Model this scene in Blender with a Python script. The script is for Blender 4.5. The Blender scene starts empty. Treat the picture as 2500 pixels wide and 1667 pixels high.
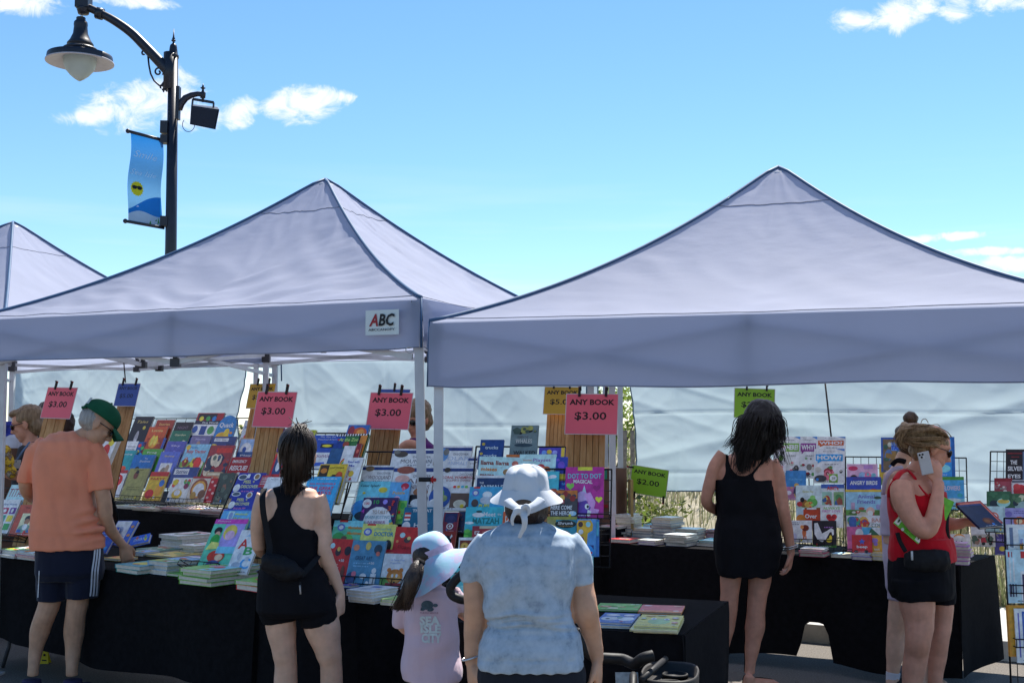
import bpy, math, random
from mathutils import Vector, Matrix, noise
from mathutils.bvhtree import BVHTree
R = math.radians
SC = bpy.context.scene
COL = SC.collection
rng = random.Random(7)
CAM_H, FOC, HALF_W, HALF_H = 1.54, 2976.0, 1250.0, 833.5
PITCH = math.atan(206.5 / FOC)
cd = bpy.data.cameras.new('camera')
cam = bpy.data.objects.new('camera', cd)
COL.objects.link(cam)
cam.location = (0, 0, CAM_H)
cam.rotation_euler = (math.pi / 2 + PITCH, 0, 0)
cd.sensor_width = 36.0
cd.lens = 36.0 * FOC / 2500.0
cd.clip_start, cd.clip_end = 0.05, 3000
SC.camera = cam
CF = Vector((0, math.cos(PITCH), math.sin(PITCH)))
CU = Vector((0, -math.sin(PITCH), math.cos(PITCH)))
CP = Vector((0, 0, CAM_H))
SUN_EL, SUN_AZ = R(58), R(24)          # azimuth measured from +Y towards +X
sd = bpy.data.lights.new('sun', 'SUN')
sun = bpy.data.objects.new('sun', sd)
COL.objects.link(sun)
sd.energy, sd.angle, sd.color = 4.3, R(0.53), (1.0, 0.95, 0.87)
S_DIR = Vector((math.sin(SUN_AZ) * math.cos(SUN_EL), math.cos(SUN_AZ) * math.cos(SUN_EL), math.sin(SUN_EL)))
sun.rotation_euler = (-S_DIR).to_track_quat('-Z', 'Y').to_euler()
sun.location = S_DIR * 60
vs = SC.view_settings
vs.view_transform, vs.look, vs.gamma, vs.exposure = 'Standard', 'None', 1.0, 1.17
vs.use_curve_mapping = False
SC.display_settings.display_device = 'sRGB'
SC.render.engine = 'CYCLES'
SC.cycles.max_bounces = 8
SC.cycles.transmission_bounces = 6
SC.cycles.transparent_max_bounces = 6
SC.cycles.use_denoising = True
SC.cycles.sample_clamp_indirect = 6.0
def ray(x, y):
 return (CF + Vector((1, 0, 0)) * ((x - HALF_W) / FOC) + CU * ((HALF_H - y) / FOC))
def at(x, y, Y):
 d = ray(x, y)
 return CP + d * (Y / d.y)
def on_z(x, y, z):
 d = ray(x, y)
 return CP + d * ((z - CAM_H) / d.z)
def on_plane(x, y, p, n):
 d = ray(x, y)
 return CP + d * ((p - CP).dot(n) / d.dot(n))
def proj(p):
 v = p - CP
 k = v.dot(CF)
 return HALF_W + FOC * v.x / k, HALF_H - FOC * v.dot(CU) / k
REG = {'A': (0, 850, 3.484), 'B': (0, 1240, 3.672), 'C': (480, 900, 3.564), 'D': (480, 1240, 3.672), 'E': (840, 920, 3.564),
 'F': (960, 1240, 3.672), 'G': (1300, 920, 3.564), 'H': (1400, 1240, 3.672), 'I': (1860, 900, 3.564), 'J': (1860, 1240, 3.672),
 'W': (0, 0, 2352 / 2500.0), 'P': (0, 0, 1.0), 'K': (2200, 1150, 910 / 300.0)}
def px(reg, x, y):
 a, b, s = REG[reg]
 return a + x / s, b + y / s
w = bpy.data.worlds.new('World')
SC.world = w
w.use_nodes = True
NT = w.node_tree
NT.nodes.clear()
def nd(t, kind, **kw):
 n = t.nodes.new(kind)
 for k, v in kw.items():
  setattr(n, k, v)
 return n
def mth(t, op, a, b=None, c=None, clamp=False):
 n = nd(t, 'ShaderNodeMath', operation=op)
 n.use_clamp = clamp
 for i, v in enumerate((a, b, c)):
  if v is None:
   continue
  if isinstance(v, (int, float)):
   n.inputs[i].default_value = v
  else:
   t.links.new(v, n.inputs[i])
 return n.outputs[0]
def build_world():
 t = NT
 L = t.links.new
 out = nd(t, 'ShaderNodeOutputWorld')
 bg = nd(t, 'ShaderNodeBackground')
 bg.inputs[1].default_value = 0.083
 sky = nd(t, 'ShaderNodeTexSky', sky_type='NISHITA')
 sky.sun_disc = False
 sky.sun_elevation = SUN_EL
 sky.sun_rotation = SUN_AZ
 sky.air_density, sky.dust_density, sky.ozone_density = 0.9, 0.05, 4.0
 hs = nd(t, 'ShaderNodeHueSaturation')
 hs.inputs['Hue'].default_value = 0.496
 hs.inputs['Saturation'].default_value = 1.12
 hs.inputs['Value'].default_value = 1.0
 L(sky.outputs[0], hs.inputs['Color'])
 tc = nd(t, 'ShaderNodeTexCoord')
 sp = nd(t, 'ShaderNodeSeparateXYZ')
 L(tc.outputs['Generated'], sp.inputs[0])
 az = mth(t, 'ARCTAN2', sp.outputs[0], sp.outputs[1])
 el = mth(t, 'ARCSINE', sp.outputs[2])
 # cumulus: ellipses in azimuth / elevation, broken up by noise
 def azel(x, y):
  d = ray(*px('W', x, y)).normalized()
  return math.atan2(d.x, d.y), math.asin(d.z)
 K = 1.0 / 2800.0
 clouds = [(325, 240, 120, 46, 0.2), (400, 210, 60, 45, 0.0), (240, 258, 95, 22, 0.25), (440, 270, 90, 28, 0.0), (700, 238, 80, 38, 0.1),
   (735, 225, 60, 26, 0.0), (640, 240, 45, 22, 0.35), (548, 262, 48, 30, 0.5), (785, 222, 30, 14, 0.0), (40, 4, 90, 26, 0.0), (1965, 48, 50, 24, -0.2),
   (2062, 36, 70, 34, 0.2), (2130, 12, 40, 20, 0.0), (2195, 20, 45, 26, 0.0), (2300, 4, 90, 24, 0.0), (300, 2, 90, 14, 0.0), (2160, 545, 100, 9, 0.03), (2265, 578, 100, 9, -.02), (2330, 608, 90, 18, -0.1)]
 # the same kind of cloud goes on round the sky outside the frame
 r2 = random.Random(3)
 for i in range(9):
  a0 = 0.62 + i * 0.6
  clouds.append(((a0, 0.12 + 0.5 * r2.random()), 230 * (0.6 + r2.random()), 70 * (0.6 + r2.random()), 0.1, 0))
 cov = None
 for c in clouds:
  if isinstance(c[0], tuple):
   a0, e0 = c[0]
   if a0 > math.pi:
    a0 -= 2 * math.pi
   rx, ry, rot = c[1] * K, c[2] * K, c[3]
  else:
   a0, e0 = azel(c[0], c[1])
   rx, ry, rot = c[2] * K * 1.2, c[3] * K * 1.25, c[4]
  da = mth(t, 'SUBTRACT', az, a0)
  de = mth(t, 'SUBTRACT', el, e0)
  cr, sr = math.cos(rot), math.sin(rot)
  u = mth(t, 'ADD', mth(t, 'MULTIPLY', da, cr / rx), mth(t, 'MULTIPLY', de, sr / rx))
  v = mth(t, 'ADD', mth(t, 'MULTIPLY', da, -sr / ry), mth(t, 'MULTIPLY', de, cr / ry))
  d2 = mth(t, 'ADD', mth(t, 'MULTIPLY', u, u), mth(t, 'MULTIPLY', v, v))
  m = mth(t, 'SUBTRACT', 1.0, d2)
  cov = m if cov is None else mth(t, 'MAXIMUM', cov, m)
 mp = nd(t, 'ShaderNodeMapping')
 mp.inputs['Scale'].default_value = (1, 1, 1.5)
 L(tc.outputs['Generated'], mp.inputs[0])
 nz = nd(t, 'ShaderNodeTexNoise')
 nz.inputs['Scale'].default_value = 40
 nz.inputs['Detail'].default_value = 12
 nz.inputs['Roughness'].default_value = 0.68
 nz.inputs['Distortion'].default_value = 0.6
 L(mp.outputs[0], nz.inputs['Vector'])
 k = mth(t, 'MULTIPLY_ADD', nz.outputs[0], 3.4, -1.95)
 covc = mth(t, 'MAXIMUM', cov, -1.2)
 dens = nd(t, 'ShaderNodeMapRange')
 dens.interpolation_type = 'SMOOTHSTEP'
 dens.inputs[1].default_value, dens.inputs[2].default_value = -0.25, 0.95
 L(mth(t, 'ADD', covc, k), dens.inputs[0])
 # thin wisps low on the horizon, all round
 nz2 = nd(t, 'ShaderNodeTexNoise')
 mp2 = nd(t, 'ShaderNodeMapping')
 mp2.inputs['Scale'].default_value = (2.2, 2.2, 26)
 mp2.inputs['Location'].default_value = (4.3, 0.4, 1.0)
 L(tc.outputs['Generated'], mp2.inputs[0])
 L(mp2.outputs[0], nz2.inputs['Vector'])
 nz2.inputs['Scale'].default_value = 1.6
 nz2.inputs['Detail'].default_value = 6
 wsp = nd(t, 'ShaderNodeMapRange')
 wsp.inputs[1].default_value, wsp.inputs[2].default_value, wsp.inputs[4].default_value = 0.5, 0.8, 0.75
 L(nz2.outputs[0], wsp.inputs[0])
 low = nd(t, 'ShaderNodeMapRange')
 low.inputs[1].default_value, low.inputs[2].default_value = 0.22, 0.06
 L(el, low.inputs[0])
 wis = mth(t, 'MULTIPLY', wsp.outputs[0], low.outputs[0])
 allc = mth(t, 'MAXIMUM', dens.outputs[0], wis)
 # a warmer, whiter colour for cloud, with softly shaded undersides
 nz3 = nd(t, 'ShaderNodeTexNoise')
 nz3.inputs['Scale'].default_value = 22
 nz3.inputs['Detail'].default_value = 5
 L(mp.outputs[0], nz3.inputs['Vector'])
 cc = nd(t, 'ShaderNodeMix', data_type='RGBA')
 cc.inputs[6].default_value = (5.0, 5.6, 6.6, 1)
 cc.inputs[7].default_value = (6.6, 6.6, 6.9, 1)
 L(nz3.outputs[0], cc.inputs[0])
 mx = nd(t, 'ShaderNodeMix', data_type='RGBA')
 L(allc, mx.inputs[0])
 L(hs.outputs[0], mx.inputs[6])
 L(cc.outputs[2], mx.inputs[7])
 L(mx.outputs[2], bg.inputs[0])
 L(bg.outputs[0], out.inputs[0])
build_world()
def lin(c):
 return c / 12.92 if c <= 0.04045 else ((c + 0.055) / 1.055) ** 2.4
def hexc(h):
 h = h.lstrip('#')
 if len(h) == 3:
  h = ''.join(a * 2 for a in h)
 return tuple(lin(int(h[i:i + 2], 16) / 255.0) for i in (0, 2, 4))
MATS = {}
def pm(name, col, rough=0.7, noise_amt=0.12, nscale=18.0, bump=0.0, bscale=60.0, metallic=0.0, spec=0.3, translucent=0.0,
 tcol=None, bdist=0.004, wave=None, detail=4.0, coat=0.0, sheen=0.0):
 """procedural material; col is a hex string or a linear rgb tuple"""
 if name in MATS:
  return MATS[name]
 c = hexc(col) if isinstance(col, str) else col
 m = bpy.data.materials.new(name)
 m.use_nodes = True
 t = m.node_tree
 t.nodes.clear()
 L = t.links.new
 out = nd(t, 'ShaderNodeOutputMaterial')
 b = nd(t, 'ShaderNodeBsdfPrincipled')
 b.inputs['Roughness'].default_value = rough
 b.inputs['Metallic'].default_value = metallic
 b.inputs['Specular IOR Level'].default_value = spec
 b.inputs['Coat Weight'].default_value = coat
 b.inputs['Sheen Weight'].default_value = sheen
 tc = nd(t, 'ShaderNodeTexCoord')
 colsock = None
 if noise_amt > 0:
  n = nd(t, 'ShaderNodeTexNoise')
  n.inputs['Scale'].default_value = nscale
  n.inputs['Detail'].default_value = detail
  L(tc.outputs['Object'], n.inputs['Vector'])
  r = nd(t, 'ShaderNodeMix', data_type='RGBA')
  r.inputs[6].default_value = tuple(v * (1 - noise_amt) for v in c) + (1,)
  r.inputs[7].default_value = tuple(min(1, v * (1 + noise_amt)) for v in c) + (1,)
  mr = nd(t, 'ShaderNodeMapRange')
  mr.inputs[1].default_value, mr.inputs[2].default_value = 0.3, 0.7
  L(n.outputs[0], mr.inputs[0])
  L(mr.outputs[0], r.inputs[0])
  colsock = r.outputs[2]
  L(colsock, b.inputs['Base Color'])
 else:
  b.inputs['Base Color'].default_value = c + (1,)
 if bump > 0:
  n2 = nd(t, 'ShaderNodeTexNoise')
  n2.inputs['Scale'].default_value = bscale
  n2.inputs['Detail'].default_value = 5
  mp = nd(t, 'ShaderNodeMapping')
  if wave:
   mp.inputs['Scale'].default_value = wave
  L(tc.outputs['Object'], mp.inputs[0])
  L(mp.outputs[0], n2.inputs['Vector'])
  bp = nd(t, 'ShaderNodeBump')
  bp.inputs['Strength'].default_value = bump
  bp.inputs['Distance'].default_value = bdist
  L(n2.outputs[0], bp.inputs['Height'])
  L(bp.outputs[0], b.inputs['Normal'])
 if translucent > 0:
  tr = nd(t, 'ShaderNodeBsdfTranslucent')
  tr.inputs[0].default_value = (tcol or c) + (1,)
  ms = nd(t, 'ShaderNodeMixShader')
  ms.inputs[0].default_value = translucent
  L(b.outputs[0], ms.inputs[1])
  L(tr.outputs[0], ms.inputs[2])
  L(ms.outputs[0], out.inputs[0])
 else:
  L(b.outputs[0], out.inputs[0])
 MATS[name] = m
 return m
def ink(h):
 """printed colour on coated card"""
 n = 'print ' + h
 if n in MATS:
  return MATS[n]
 return pm(n, tuple(min(0.8, 1.4 * c) for c in hexc(h)), rough=0.4, noise_amt=0.22, nscale=38, spec=0.42, detail=5)
def ramp_mat(name, stops, nscale, rough=0.8, bump=0.3, bscale=40, detail=6, bdist=0.01, stretch=(1, 1, 1), spec=0.2):
 if name in MATS:
  return MATS[name]
 m = bpy.data.materials.new(name)
 m.use_nodes = True
 t = m.node_tree
 L = t.links.new
 b = t.nodes['Principled BSDF']
 b.inputs['Roughness'].default_value = rough
 b.inputs['Specular IOR Level'].default_value = spec
 tc = nd(t, 'ShaderNodeTexCoord')
 mp = nd(t, 'ShaderNodeMapping')
 mp.inputs['Scale'].default_value = stretch
 L(tc.outputs['Object'], mp.inputs[0])
 n = nd(t, 'ShaderNodeTexNoise')
 n.inputs['Scale'].default_value = nscale
 n.inputs['Detail'].default_value = detail
 n.inputs['Roughness'].default_value = 0.65
 L(mp.outputs[0], n.inputs['Vector'])
 cr = nd(t, 'ShaderNodeValToRGB')
 e = cr.color_ramp.elements
 while len(e) < len(stops):
  e.new(0.5)
 for el, (p, c) in zip(e, stops):
  el.position = p
  el.color = (hexc(c) if isinstance(c, str) else c) + (1,)
 L(n.outputs[0], cr.inputs[0])
 L(cr.outputs[0], b.inputs['Base Color'])
 n2 = nd(t, 'ShaderNodeTexNoise')
 n2.inputs['Scale'].default_value = bscale
 n2.inputs['Detail'].default_value = 6
 L(mp.outputs[0], n2.inputs['Vector'])
 bp = nd(t, 'ShaderNodeBump')
 bp.inputs['Strength'].default_value = bump
 bp.inputs['Distance'].default_value = bdist
 L(n2.outputs[0], bp.inputs['Height'])
 L(bp.outputs[0], b.inputs['Normal'])
 MATS[name] = m
 return m
def link(o, parent=None):
 COL.objects.link(o)
 if parent is not None:
  o.parent = parent
 return o
def tag(o, label=None, cat=None, group=None, kind=None):
 if label: o['label'] = label
 if cat: o['category'] = cat
 if group: o['group'] = group
 if kind: o['kind'] = kind
 return o
def empty(name, loc=(0, 0, 0), label=None, cat=None, group=None, rot=None):
 o = bpy.data.objects.new(name, None)
 o.empty_display_size = 0.1
 if rot is not None:
  o.matrix_world = Matrix.Translation(Vector(loc)) @ rot.to_4x4()
 else:
  o.location = loc
 link(o)
 return tag(o, label, cat, group)
class MB:
 """collects shapes in WORLD space (or local); build() makes one mesh object"""
 def __init__(self):
  self.v, self.f, self.m, self.s = [], [], [], []
 def add(self, vs_, fs, mi=0, smooth=False):
  o = len(self.v)
  self.v += [Vector(p) for p in vs_]
  for f in fs:
   self.f.append([i + o for i in f])
   self.m.append(mi)
   self.s.append(smooth)
 def box(self, c, size, rot=None, mi=0):
  c = Vector(c)
  h = Vector(size) / 2
  vs_ = []
  for x in (-1, 1):
   for y in (-1, 1):
    for z in (-1, 1):
     p = Vector((x * h.x, y * h.y, z * h.z))
     if rot is not None:
      p = rot @ p
     vs_.append(c + p)
  self.add(vs_, [(0, 1, 3, 2), (4, 6, 7, 5), (0, 4, 5, 1), (2, 3, 7, 6), (0, 2, 6, 4), (1, 5, 7, 3)], mi)
 def bar(self, a, b, w, h=None, mi=0, up=Vector((0, 0, 1))):
  a, b = Vector(a), Vector(b)
  d = (b - a)
  L = d.length
  d.normalize()
  if abs(d.dot(up)) > 0.98:
   up = Vector((0, 1, 0))
  s = d.cross(up).normalized()
  u = s.cross(d)
  self.box((a + b) / 2, (L, w, h or w), Matrix((d, s, u)).transposed(), mi)
 def tube(self, pts, r, n=10, mi=0, smooth=True, caps=True, flat=1.0):
  """r a number or list; closed tube along pts"""
  pts = [Vector(p) for p in pts]
  k = len(pts)
  if isinstance(r, (int, float)):
   r = [r] * k
  rings = []
  prev = None
  for i, p in enumerate(pts):
   d = (pts[min(i + 1, k - 1)] - pts[max(i - 1, 0)])
   if d.length < 1e-9:
    d = Vector((0, 0, 1))
   d.normalize()
   if prev is None:
    a = Vector((1, 0, 0)) if abs(d.x) < 0.9 else Vector((0, 1, 0))
    s = (a - d * a.dot(d)).normalized()
   else:
    s = (prev - d * prev.dot(d)).normalized()
   prev = s
   u = d.cross(s)
   rings.append([p + s * (math.cos(2 * math.pi * j / n) * r[i]) + u * (math.sin(2 * math.pi * j / n) * r[i] * flat) for j in range(n)])
  self.loft(rings, mi, smooth, caps)
 def loft(self, rings, mi=0, smooth=True, caps=True):
  n = len(rings[0])
  vs_ = [p for r_ in rings for p in r_]
  fs = []
  for i in range(len(rings) - 1):
   for j in range(n):
    a, b = i * n + j, i * n + (j + 1) % n
    fs.append((a, b, b + n, a + n))
  if caps:
   fs.append(tuple(range(n - 1, -1, -1)))
   fs.append(tuple(range((len(rings) - 1) * n, len(rings) * n)))
  self.add(vs_, fs, mi, smooth)
 def lathe(self, c, prof, n=24, mi=0, axis=None, smooth=True, caps=True):
  """prof: list of (radius, z) about the z axis through c"""
  c = Vector(c)
  rings = []
  for r, z in prof:
   ring = [Vector((math.cos(2 * math.pi * j / n) * r, math.sin(2 * math.pi * j / n) * r, z)) for j in range(n)]
   if axis is not None:
    ring = [axis @ p for p in ring]
   rings.append([c + p for p in ring])
  self.loft(rings, mi, smooth, caps)
 def ell(self, c, r, n=16, mi=0, rot=None):
  c = Vector(c)
  rings = []
  m = max(6, n // 2)
  for i in range(m + 1):
   th = math.pi * (0.02 + 0.96 * i / m)
   ring = []
   for j in range(n):
    ph = 2 * math.pi * j / n
    p = Vector((math.sin(th) * math.cos(ph) * r[0], math.sin(th) * math.sin(ph) * r[1], -math.cos(th) * r[2]))
    if rot is not None:
     p = rot @ p
    ring.append(c + p)
   rings.append(ring)
  self.loft(rings, mi, True, True)
 def grid(self, fn, nu, nv, mi=0, smooth=True):
  vs_ = [fn(i / nu, j / nv) for j in range(nv + 1) for i in range(nu + 1)]
  fs = []
  for j in range(nv):
   for i in range(nu):
    a = j * (nu + 1) + i
    fs.append((a, a + 1, a + nu + 2, a + nu + 1))
  self.add(vs_, fs, mi, smooth)
 def mesh(self, name, mats):
  me = bpy.data.meshes.new(name)
  me.from_pydata([tuple(p) for p in self.v], [], self.f)
  for m in (mats if isinstance(mats, (list, tuple)) else [mats]):
   me.materials.append(m)
  me.polygons.foreach_set('material_index', self.m)
  me.polygons.foreach_set('use_smooth', self.s)
  me.update()
  return me
 def build(self, name, mats, parent=None, local=None):
  """world-space geometry; if parent given the vertices are moved into the parent's space"""
  if parent is not None and local is not True:
   inv = world_of(parent).inverted()
   self.v = [inv @ p for p in self.v]
  o = bpy.data.objects.new(name, self.mesh(name, mats))
  return link(o, parent)
def world_of(o):
 m = o.matrix_basis.copy()
 while o.parent is not None:
  o = o.parent
  m = o.matrix_basis @ m
 return m
def basis(xa, ya, za):
 return Matrix((xa, ya, za)).transposed()
TXT = {}
def text_mesh(s, bold=0.0, shear=0.0):
 key = (s, bold, shear)
 if key in TXT:
  return TXT[key]
 cu = bpy.data.curves.new('lettering', 'FONT')
 cu.body = s
 cu.resolution_u = 2
 cu.offset = bold
 cu.shear = shear
 cu.align_x = 'LEFT'
 o = bpy.data.objects.new('lettering', cu)
 COL.objects.link(o)
 dg = bpy.context.evaluated_depsgraph_get()
 me = bpy.data.meshes.new_from_object(o.evaluated_get(dg))
 COL.objects.unlink(o)
 bpy.data.objects.remove(o)
 me.name = 'lettering'
 xs = [v.co.x for v in me.vertices] or [0, 1]
 ys = [v.co.y for v in me.vertices] or [0, 1]
 x0, x1, y0, y1 = min(xs), max(xs), min(ys), max(ys)
 for v in me.vertices:
  v.co.x = (v.co.x - x0) / max(1e-6, x1 - x0) - 0.5
  v.co.y = (v.co.y - y0) / max(1e-6, y1 - y0) - 0.5
  v.co.z = 0
 TXT[key] = me
 return me
def letter(parent, s, cx, cy, w, h, z, m, bold=0.012, shear=0.0, rot=0.0, name='lettering'):
 """lettering in the parent's local XY plane, fitted to w x h"""
 me = text_mesh(s, bold, shear)
 o = bpy.data.objects.new(name, me)
 if not me.materials:
  me.materials.append(m)
 o.location = (cx, cy, z)
 o.scale = (w, h, 1)
 o.rotation_euler = (0, 0, rot)
 link(o, parent)
 o.material_slots[0].link = 'OBJECT'
 o.material_slots[0].material = m
 return o
asphalt = ramp_mat('asphalt', [(0.3, (0.075, 0.067, 0.058)), (0.5, (0.135, 0.12, 0.104)), (0.62, (0.19, 0.168, 0.145)), (0.75, (0.32, 0.285, 0.25))], 95, rough=0.9, bump=0.6, bscale=130, bdist=0.006)
concrete = ramp_mat('pale concrete', [(0.3, (0.36, 0.34, 0.31)), (0.7, (0.5, 0.48, 0.44))], 9, rough=0.85, bump=0.15, bscale=60)
sand = ramp_mat('dune sand', [(0.3, (0.15, 0.15, 0.085)), (0.48, (0.24, 0.215, 0.15)), (0.7, (0.36, 0.32, 0.25))], 2.5, rough=0.95, bump=0.5, bscale=14, bdist=0.03)
KD = Vector((math.cos(R(31.7)), -math.sin(R(31.7)), 0))     # direction of the kerb
KN = Vector((math.sin(R(31.7)), math.cos(R(31.7)), 0))      # away from the camera
K0 = Vector((2.31, 8.72, 0))
g = MB()
g.add([(-900, -900, 0), (900, -900, 0), (900, 900, 0), (-900, 900, 0)], [(0, 1, 2, 3)])
tag(g.build('road', asphalt), kind='structure')
def strip(name, d0, d1, z, mat_, thick=None):
 m = MB()
 a, b = K0 - KD * 60, K0 + KD * 40
 h = thick or z
 q = [a + KN * d0, b + KN * d0, b + KN * d1, a + KN * d1]
 top = [p + Vector((0, 0, z)) for p in q]
 bot = [p + Vector((0, 0, z - h)) for p in q]
 m.add(top + bot, [(0, 1, 2, 3), (4, 5, 1, 0), (5, 6, 2, 1), (6, 7, 3, 2), (7, 4, 0, 3)])
 return tag(m.build(name, mat_), kind='structure')
strip('kerb', 0.0, 0.16, 0.13, concrete)
strip('pavement', 0.165, 1.6, 0.125, concrete)
# dune behind
def dune_h(p):
 d = (p - K0).dot(KN) - 1.6
 base = 0.10 + 1.15 * (1 - math.exp(-max(0, d) / 8.0))
 return base + 0.25 * noise.noise(p * 0.22) * min(1, d / 3) + 0.08 * noise.noise(p * 0.9) * min(1, d / 2)
def dune_fn(u, v):
 d = 1.6 + 0.005 + (v ** 2.2) * 140
 l = (u - 0.62) * 2 * (18 + d * 1.4)
 p = K0 + KD * l + KN * d
 return Vector((p.x, p.y, dune_h(p)))
dm = MB()
dm.grid(dune_fn, 120, 70)
tag(dm.build('dune', sand), kind='structure')
leaf_mats = [pm('leaf olive', (0.085, 0.105, 0.03), 0.6, 0.35, 6, translucent=0.35, tcol=(0.16, 0.2, 0.04)), pm('leaf bright', (0.10, 0.15, 0.03), 0.6, 0.3, 6, translucent=0.4, tcol=(0.22, 0.3, 0.05)),
   pm('leaf dark', (0.045, 0.07, 0.025), 0.6, 0.3, 6, translucent=0.25)]
grass_mat = pm('beach grass', (0.20, 0.22, 0.10), 0.7, 0.4, 3, translucent=0.3)
straw_mat = pm('dry straw', (0.33, 0.28, 0.17), 0.8, 0.3, 3, translucent=0.2)
wood_grey = pm('weathered lath', (0.21, 0.18, 0.15), 0.9, 0.35, 25, bump=0.3, bscale=50)
bark = pm('bark', (0.09, 0.07, 0.05), 0.9, 0.3, 20)
def leaf_cloud(mb, c, rad, n, size, r, mi=0):
 for _ in range(n):
  d = Vector((r.gauss(0, 1), r.gauss(0, 1), r.gauss(0, 1))).normalized()
  q = c + Vector((d.x * rad[0], d.y * rad[1], d.z * rad[2])) * (0.35 + 0.65 * r.random() ** 0.5)
  if q.z < 0.02: continue
  a = Vector((r.gauss(0, 1), r.gauss(0, 1), r.gauss(0, 1) * 0.6 + 0.4)).normalized()
  b = a.cross(Vector((r.gauss(0, 1), r.gauss(0, 1), r.gauss(0, 1)))).normalized()
  s = size * (0.6 + 0.8 * r.random())
  mb.add([q - a * s, q + b * s * 0.4, q + a * s, q - b * s * 0.4], [(0, 1, 2, 3)], mi)
def bush(loc, w_, h_, label, seed, mi=0, n=900, size=0.05, group='bushes on the dune'):
 r = random.Random(seed)
 root = empty('bush', loc, label, 'bush', group)
 st = MB()
 fol = MB()
 nb = 6
 for i in range(nb):
  a = 2 * math.pi * i / nb + r.random()
  tip = Vector(loc) + Vector((math.cos(a) * w_ * 0.33 * r.random() + 0.05, math.sin(a) * w_ * 0.33 * r.random(), h_ * (0.55 + 0.3 * r.random())))
  st.tube([Vector(loc) - Vector((0, 0, 0.1)), (Vector(loc) + tip) / 2 + Vector((0.03, 0, 0.05)), tip], [0.02, 0.013, 0.005], 6)
  leaf_cloud(fol, tip, (w_ * 0.26, w_ * 0.26, h_ * 0.26), n // nb, size, r, 0)
 for i in range(5):
  a = r.random() * 6.28
  leaf_cloud(fol, Vector(loc) + Vector((math.cos(a) * w_ * 0.3, math.sin(a) * w_ * 0.3, h_ * 0.35)), (w_ * 0.25, w_ * 0.25, h_ * 0.3), n // 8, size, r, 0)
 st.build('stem', bark, root)
 fol.build('foliage', leaf_mats[mi], root)
def dz(x, y):
 return dune_h(Vector((x, y, 0)))
def bush_at(pxw, Y, w_, h_, label, seed, mi, **k):
 X = (pxw - 1176) / 2800.0 * Y
 bush((X, Y, dz(X, Y)), w_, h_, label, seed, mi, **k)
bush_at(12, 19.0, 2.4, 1.1, 'bright green bush at the far end of the dune, beyond the tarp edge', 1, 1)
bush_at(575, 20.5, 2.0, 1.0, 'olive green bush seen between the tent poles behind the yellow sign', 2, 0)
bush_at(625, 17.0, 1.3, 0.75, 'small leafy bush on the sand behind the middle tarp edge', 3, 1)
bush_at(1400, 19.5, 2.8, 1.7, 'tall yellow-green bush behind the tent poles beside the pink sign', 4, 1, n=1400)
bush_at(1432, 12.0, 0.7, 0.5, 'low weed growing behind the tilted green price sign', 5, 1, n=420, size=0.035)
bush_at(1385, 14.0, 0.9, 0.55, 'dark scrubby bush low behind the poles', 6, 2, n=500)
bush_at(1535, 11.3, 0.75, 0.42, 'broad leaved green plant below the hanging tarp', 7, 1, n=420, size=0.04)
bush_at(1470, 13.2, 0.9, 0.4, 'pale low plant on the sand under the tarp', 8, 0, n=400, size=0.035)
bush_at(2080, 12.2, 1.2, 0.5, 'low green plant behind the display of baby books', 9, 0, n=400)
bush_at(2310, 13.0, 1.4, 0.6, 'leafy plant beyond the tarp hem by the grid rack', 10, 2, n=400)
# beach grass: nobody could count it
gm = MB()
r = random.Random(12)
for i in range(15000):
 d = 1.7 + 22 * r.random() ** 1.8
 l = -14 + 21 * r.random()
 p = K0 + KD * l + KN * d
 if noise.noise(p * 0.5) < -0.15 and r.random() < 0.7: continue
 p.z = dune_h(p) - 0.02
 h = 0.16 + 0.36 * r.random()
 for b in range(4):
  a = r.random() * 6.28
  lean = 0.12 + 0.35 * r.random()
  dx, dy = math.cos(a) * lean * h, math.sin(a) * lean * h
  wv = Vector((math.sin(a), -math.cos(a), 0)) * 0.0045
  mid = p + Vector((dx * 0.4, dy * 0.4, h * 0.6))
  tip = p + Vector((dx, dy, h * (0.8 + 0.2 * r.random())))
  gm.add([p - wv, p + wv, mid + wv * 0.8, mid - wv * 0.8, tip], [(0, 1, 2, 3), (3, 2, 4)], 0 if r.random() < 0.62 else 1)
tag(gm.build('grass', [grass_mat, straw_mat]), 'tufts of pale beach grass growing over the dune sand', kind='stuff')
# lath fence along the dune, seen in the gaps between the tarps
def lath_fence(a, b, label, seed):
 r_ = random.Random(seed)
 root = empty('lath_fence', a, label, 'fence', 'lath fences on the dune')
 n = int((b - a).length / 0.1)
 me = None
 for i in range(n):
  p = a.lerp(b, i / n)
  p.z = dz(p.x, p.y) - 0.05
  if me is None:
   q = MB()
   q.box((0, 0, 0.62), (0.045, 0.012, 1.24))
   me = q.mesh('slat', wood_grey)
  o = bpy.data.objects.new('slat', me)
  o.matrix_basis = world_of(root).inverted() @ Matrix.Translation(p) @ Matrix.Rotation(math.atan2(b.y - a.y, b.x - a.x) + r_.gauss(0, 0.05), 4, 'Z') @ Matrix.Rotation(r_.gauss(0, 0.03), 4, 'Y')
  link(o, root)
 for hz in (0.3, 0.8):
  wv = MB()
  wv.tube([a.lerp(b, k / 8) + Vector((0, 0, dz(*a.lerp(b, k / 8).xy) - a.lerp(b, k / 8).z + hz)) for k in range(9)], 0.004, 5)
  wv.build('wire', pm('fence wire', (0.2, 0.2, 0.2), 0.4, 0.1, metallic=0.8), root)
def fpt(pxw, Y):
 X = (pxw - 1176) / 2800.0 * Y
 return Vector((X, Y, dz(X, Y)))
lath_fence(fpt(-60, 15.6), fpt(90, 15.0), 'weathered lath fence at the open end of the tarps', 1)
lath_fence(fpt(535, 14.0), fpt(665, 13.6), 'short run of lath fence between two tarps behind the yellow sign', 2)
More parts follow.
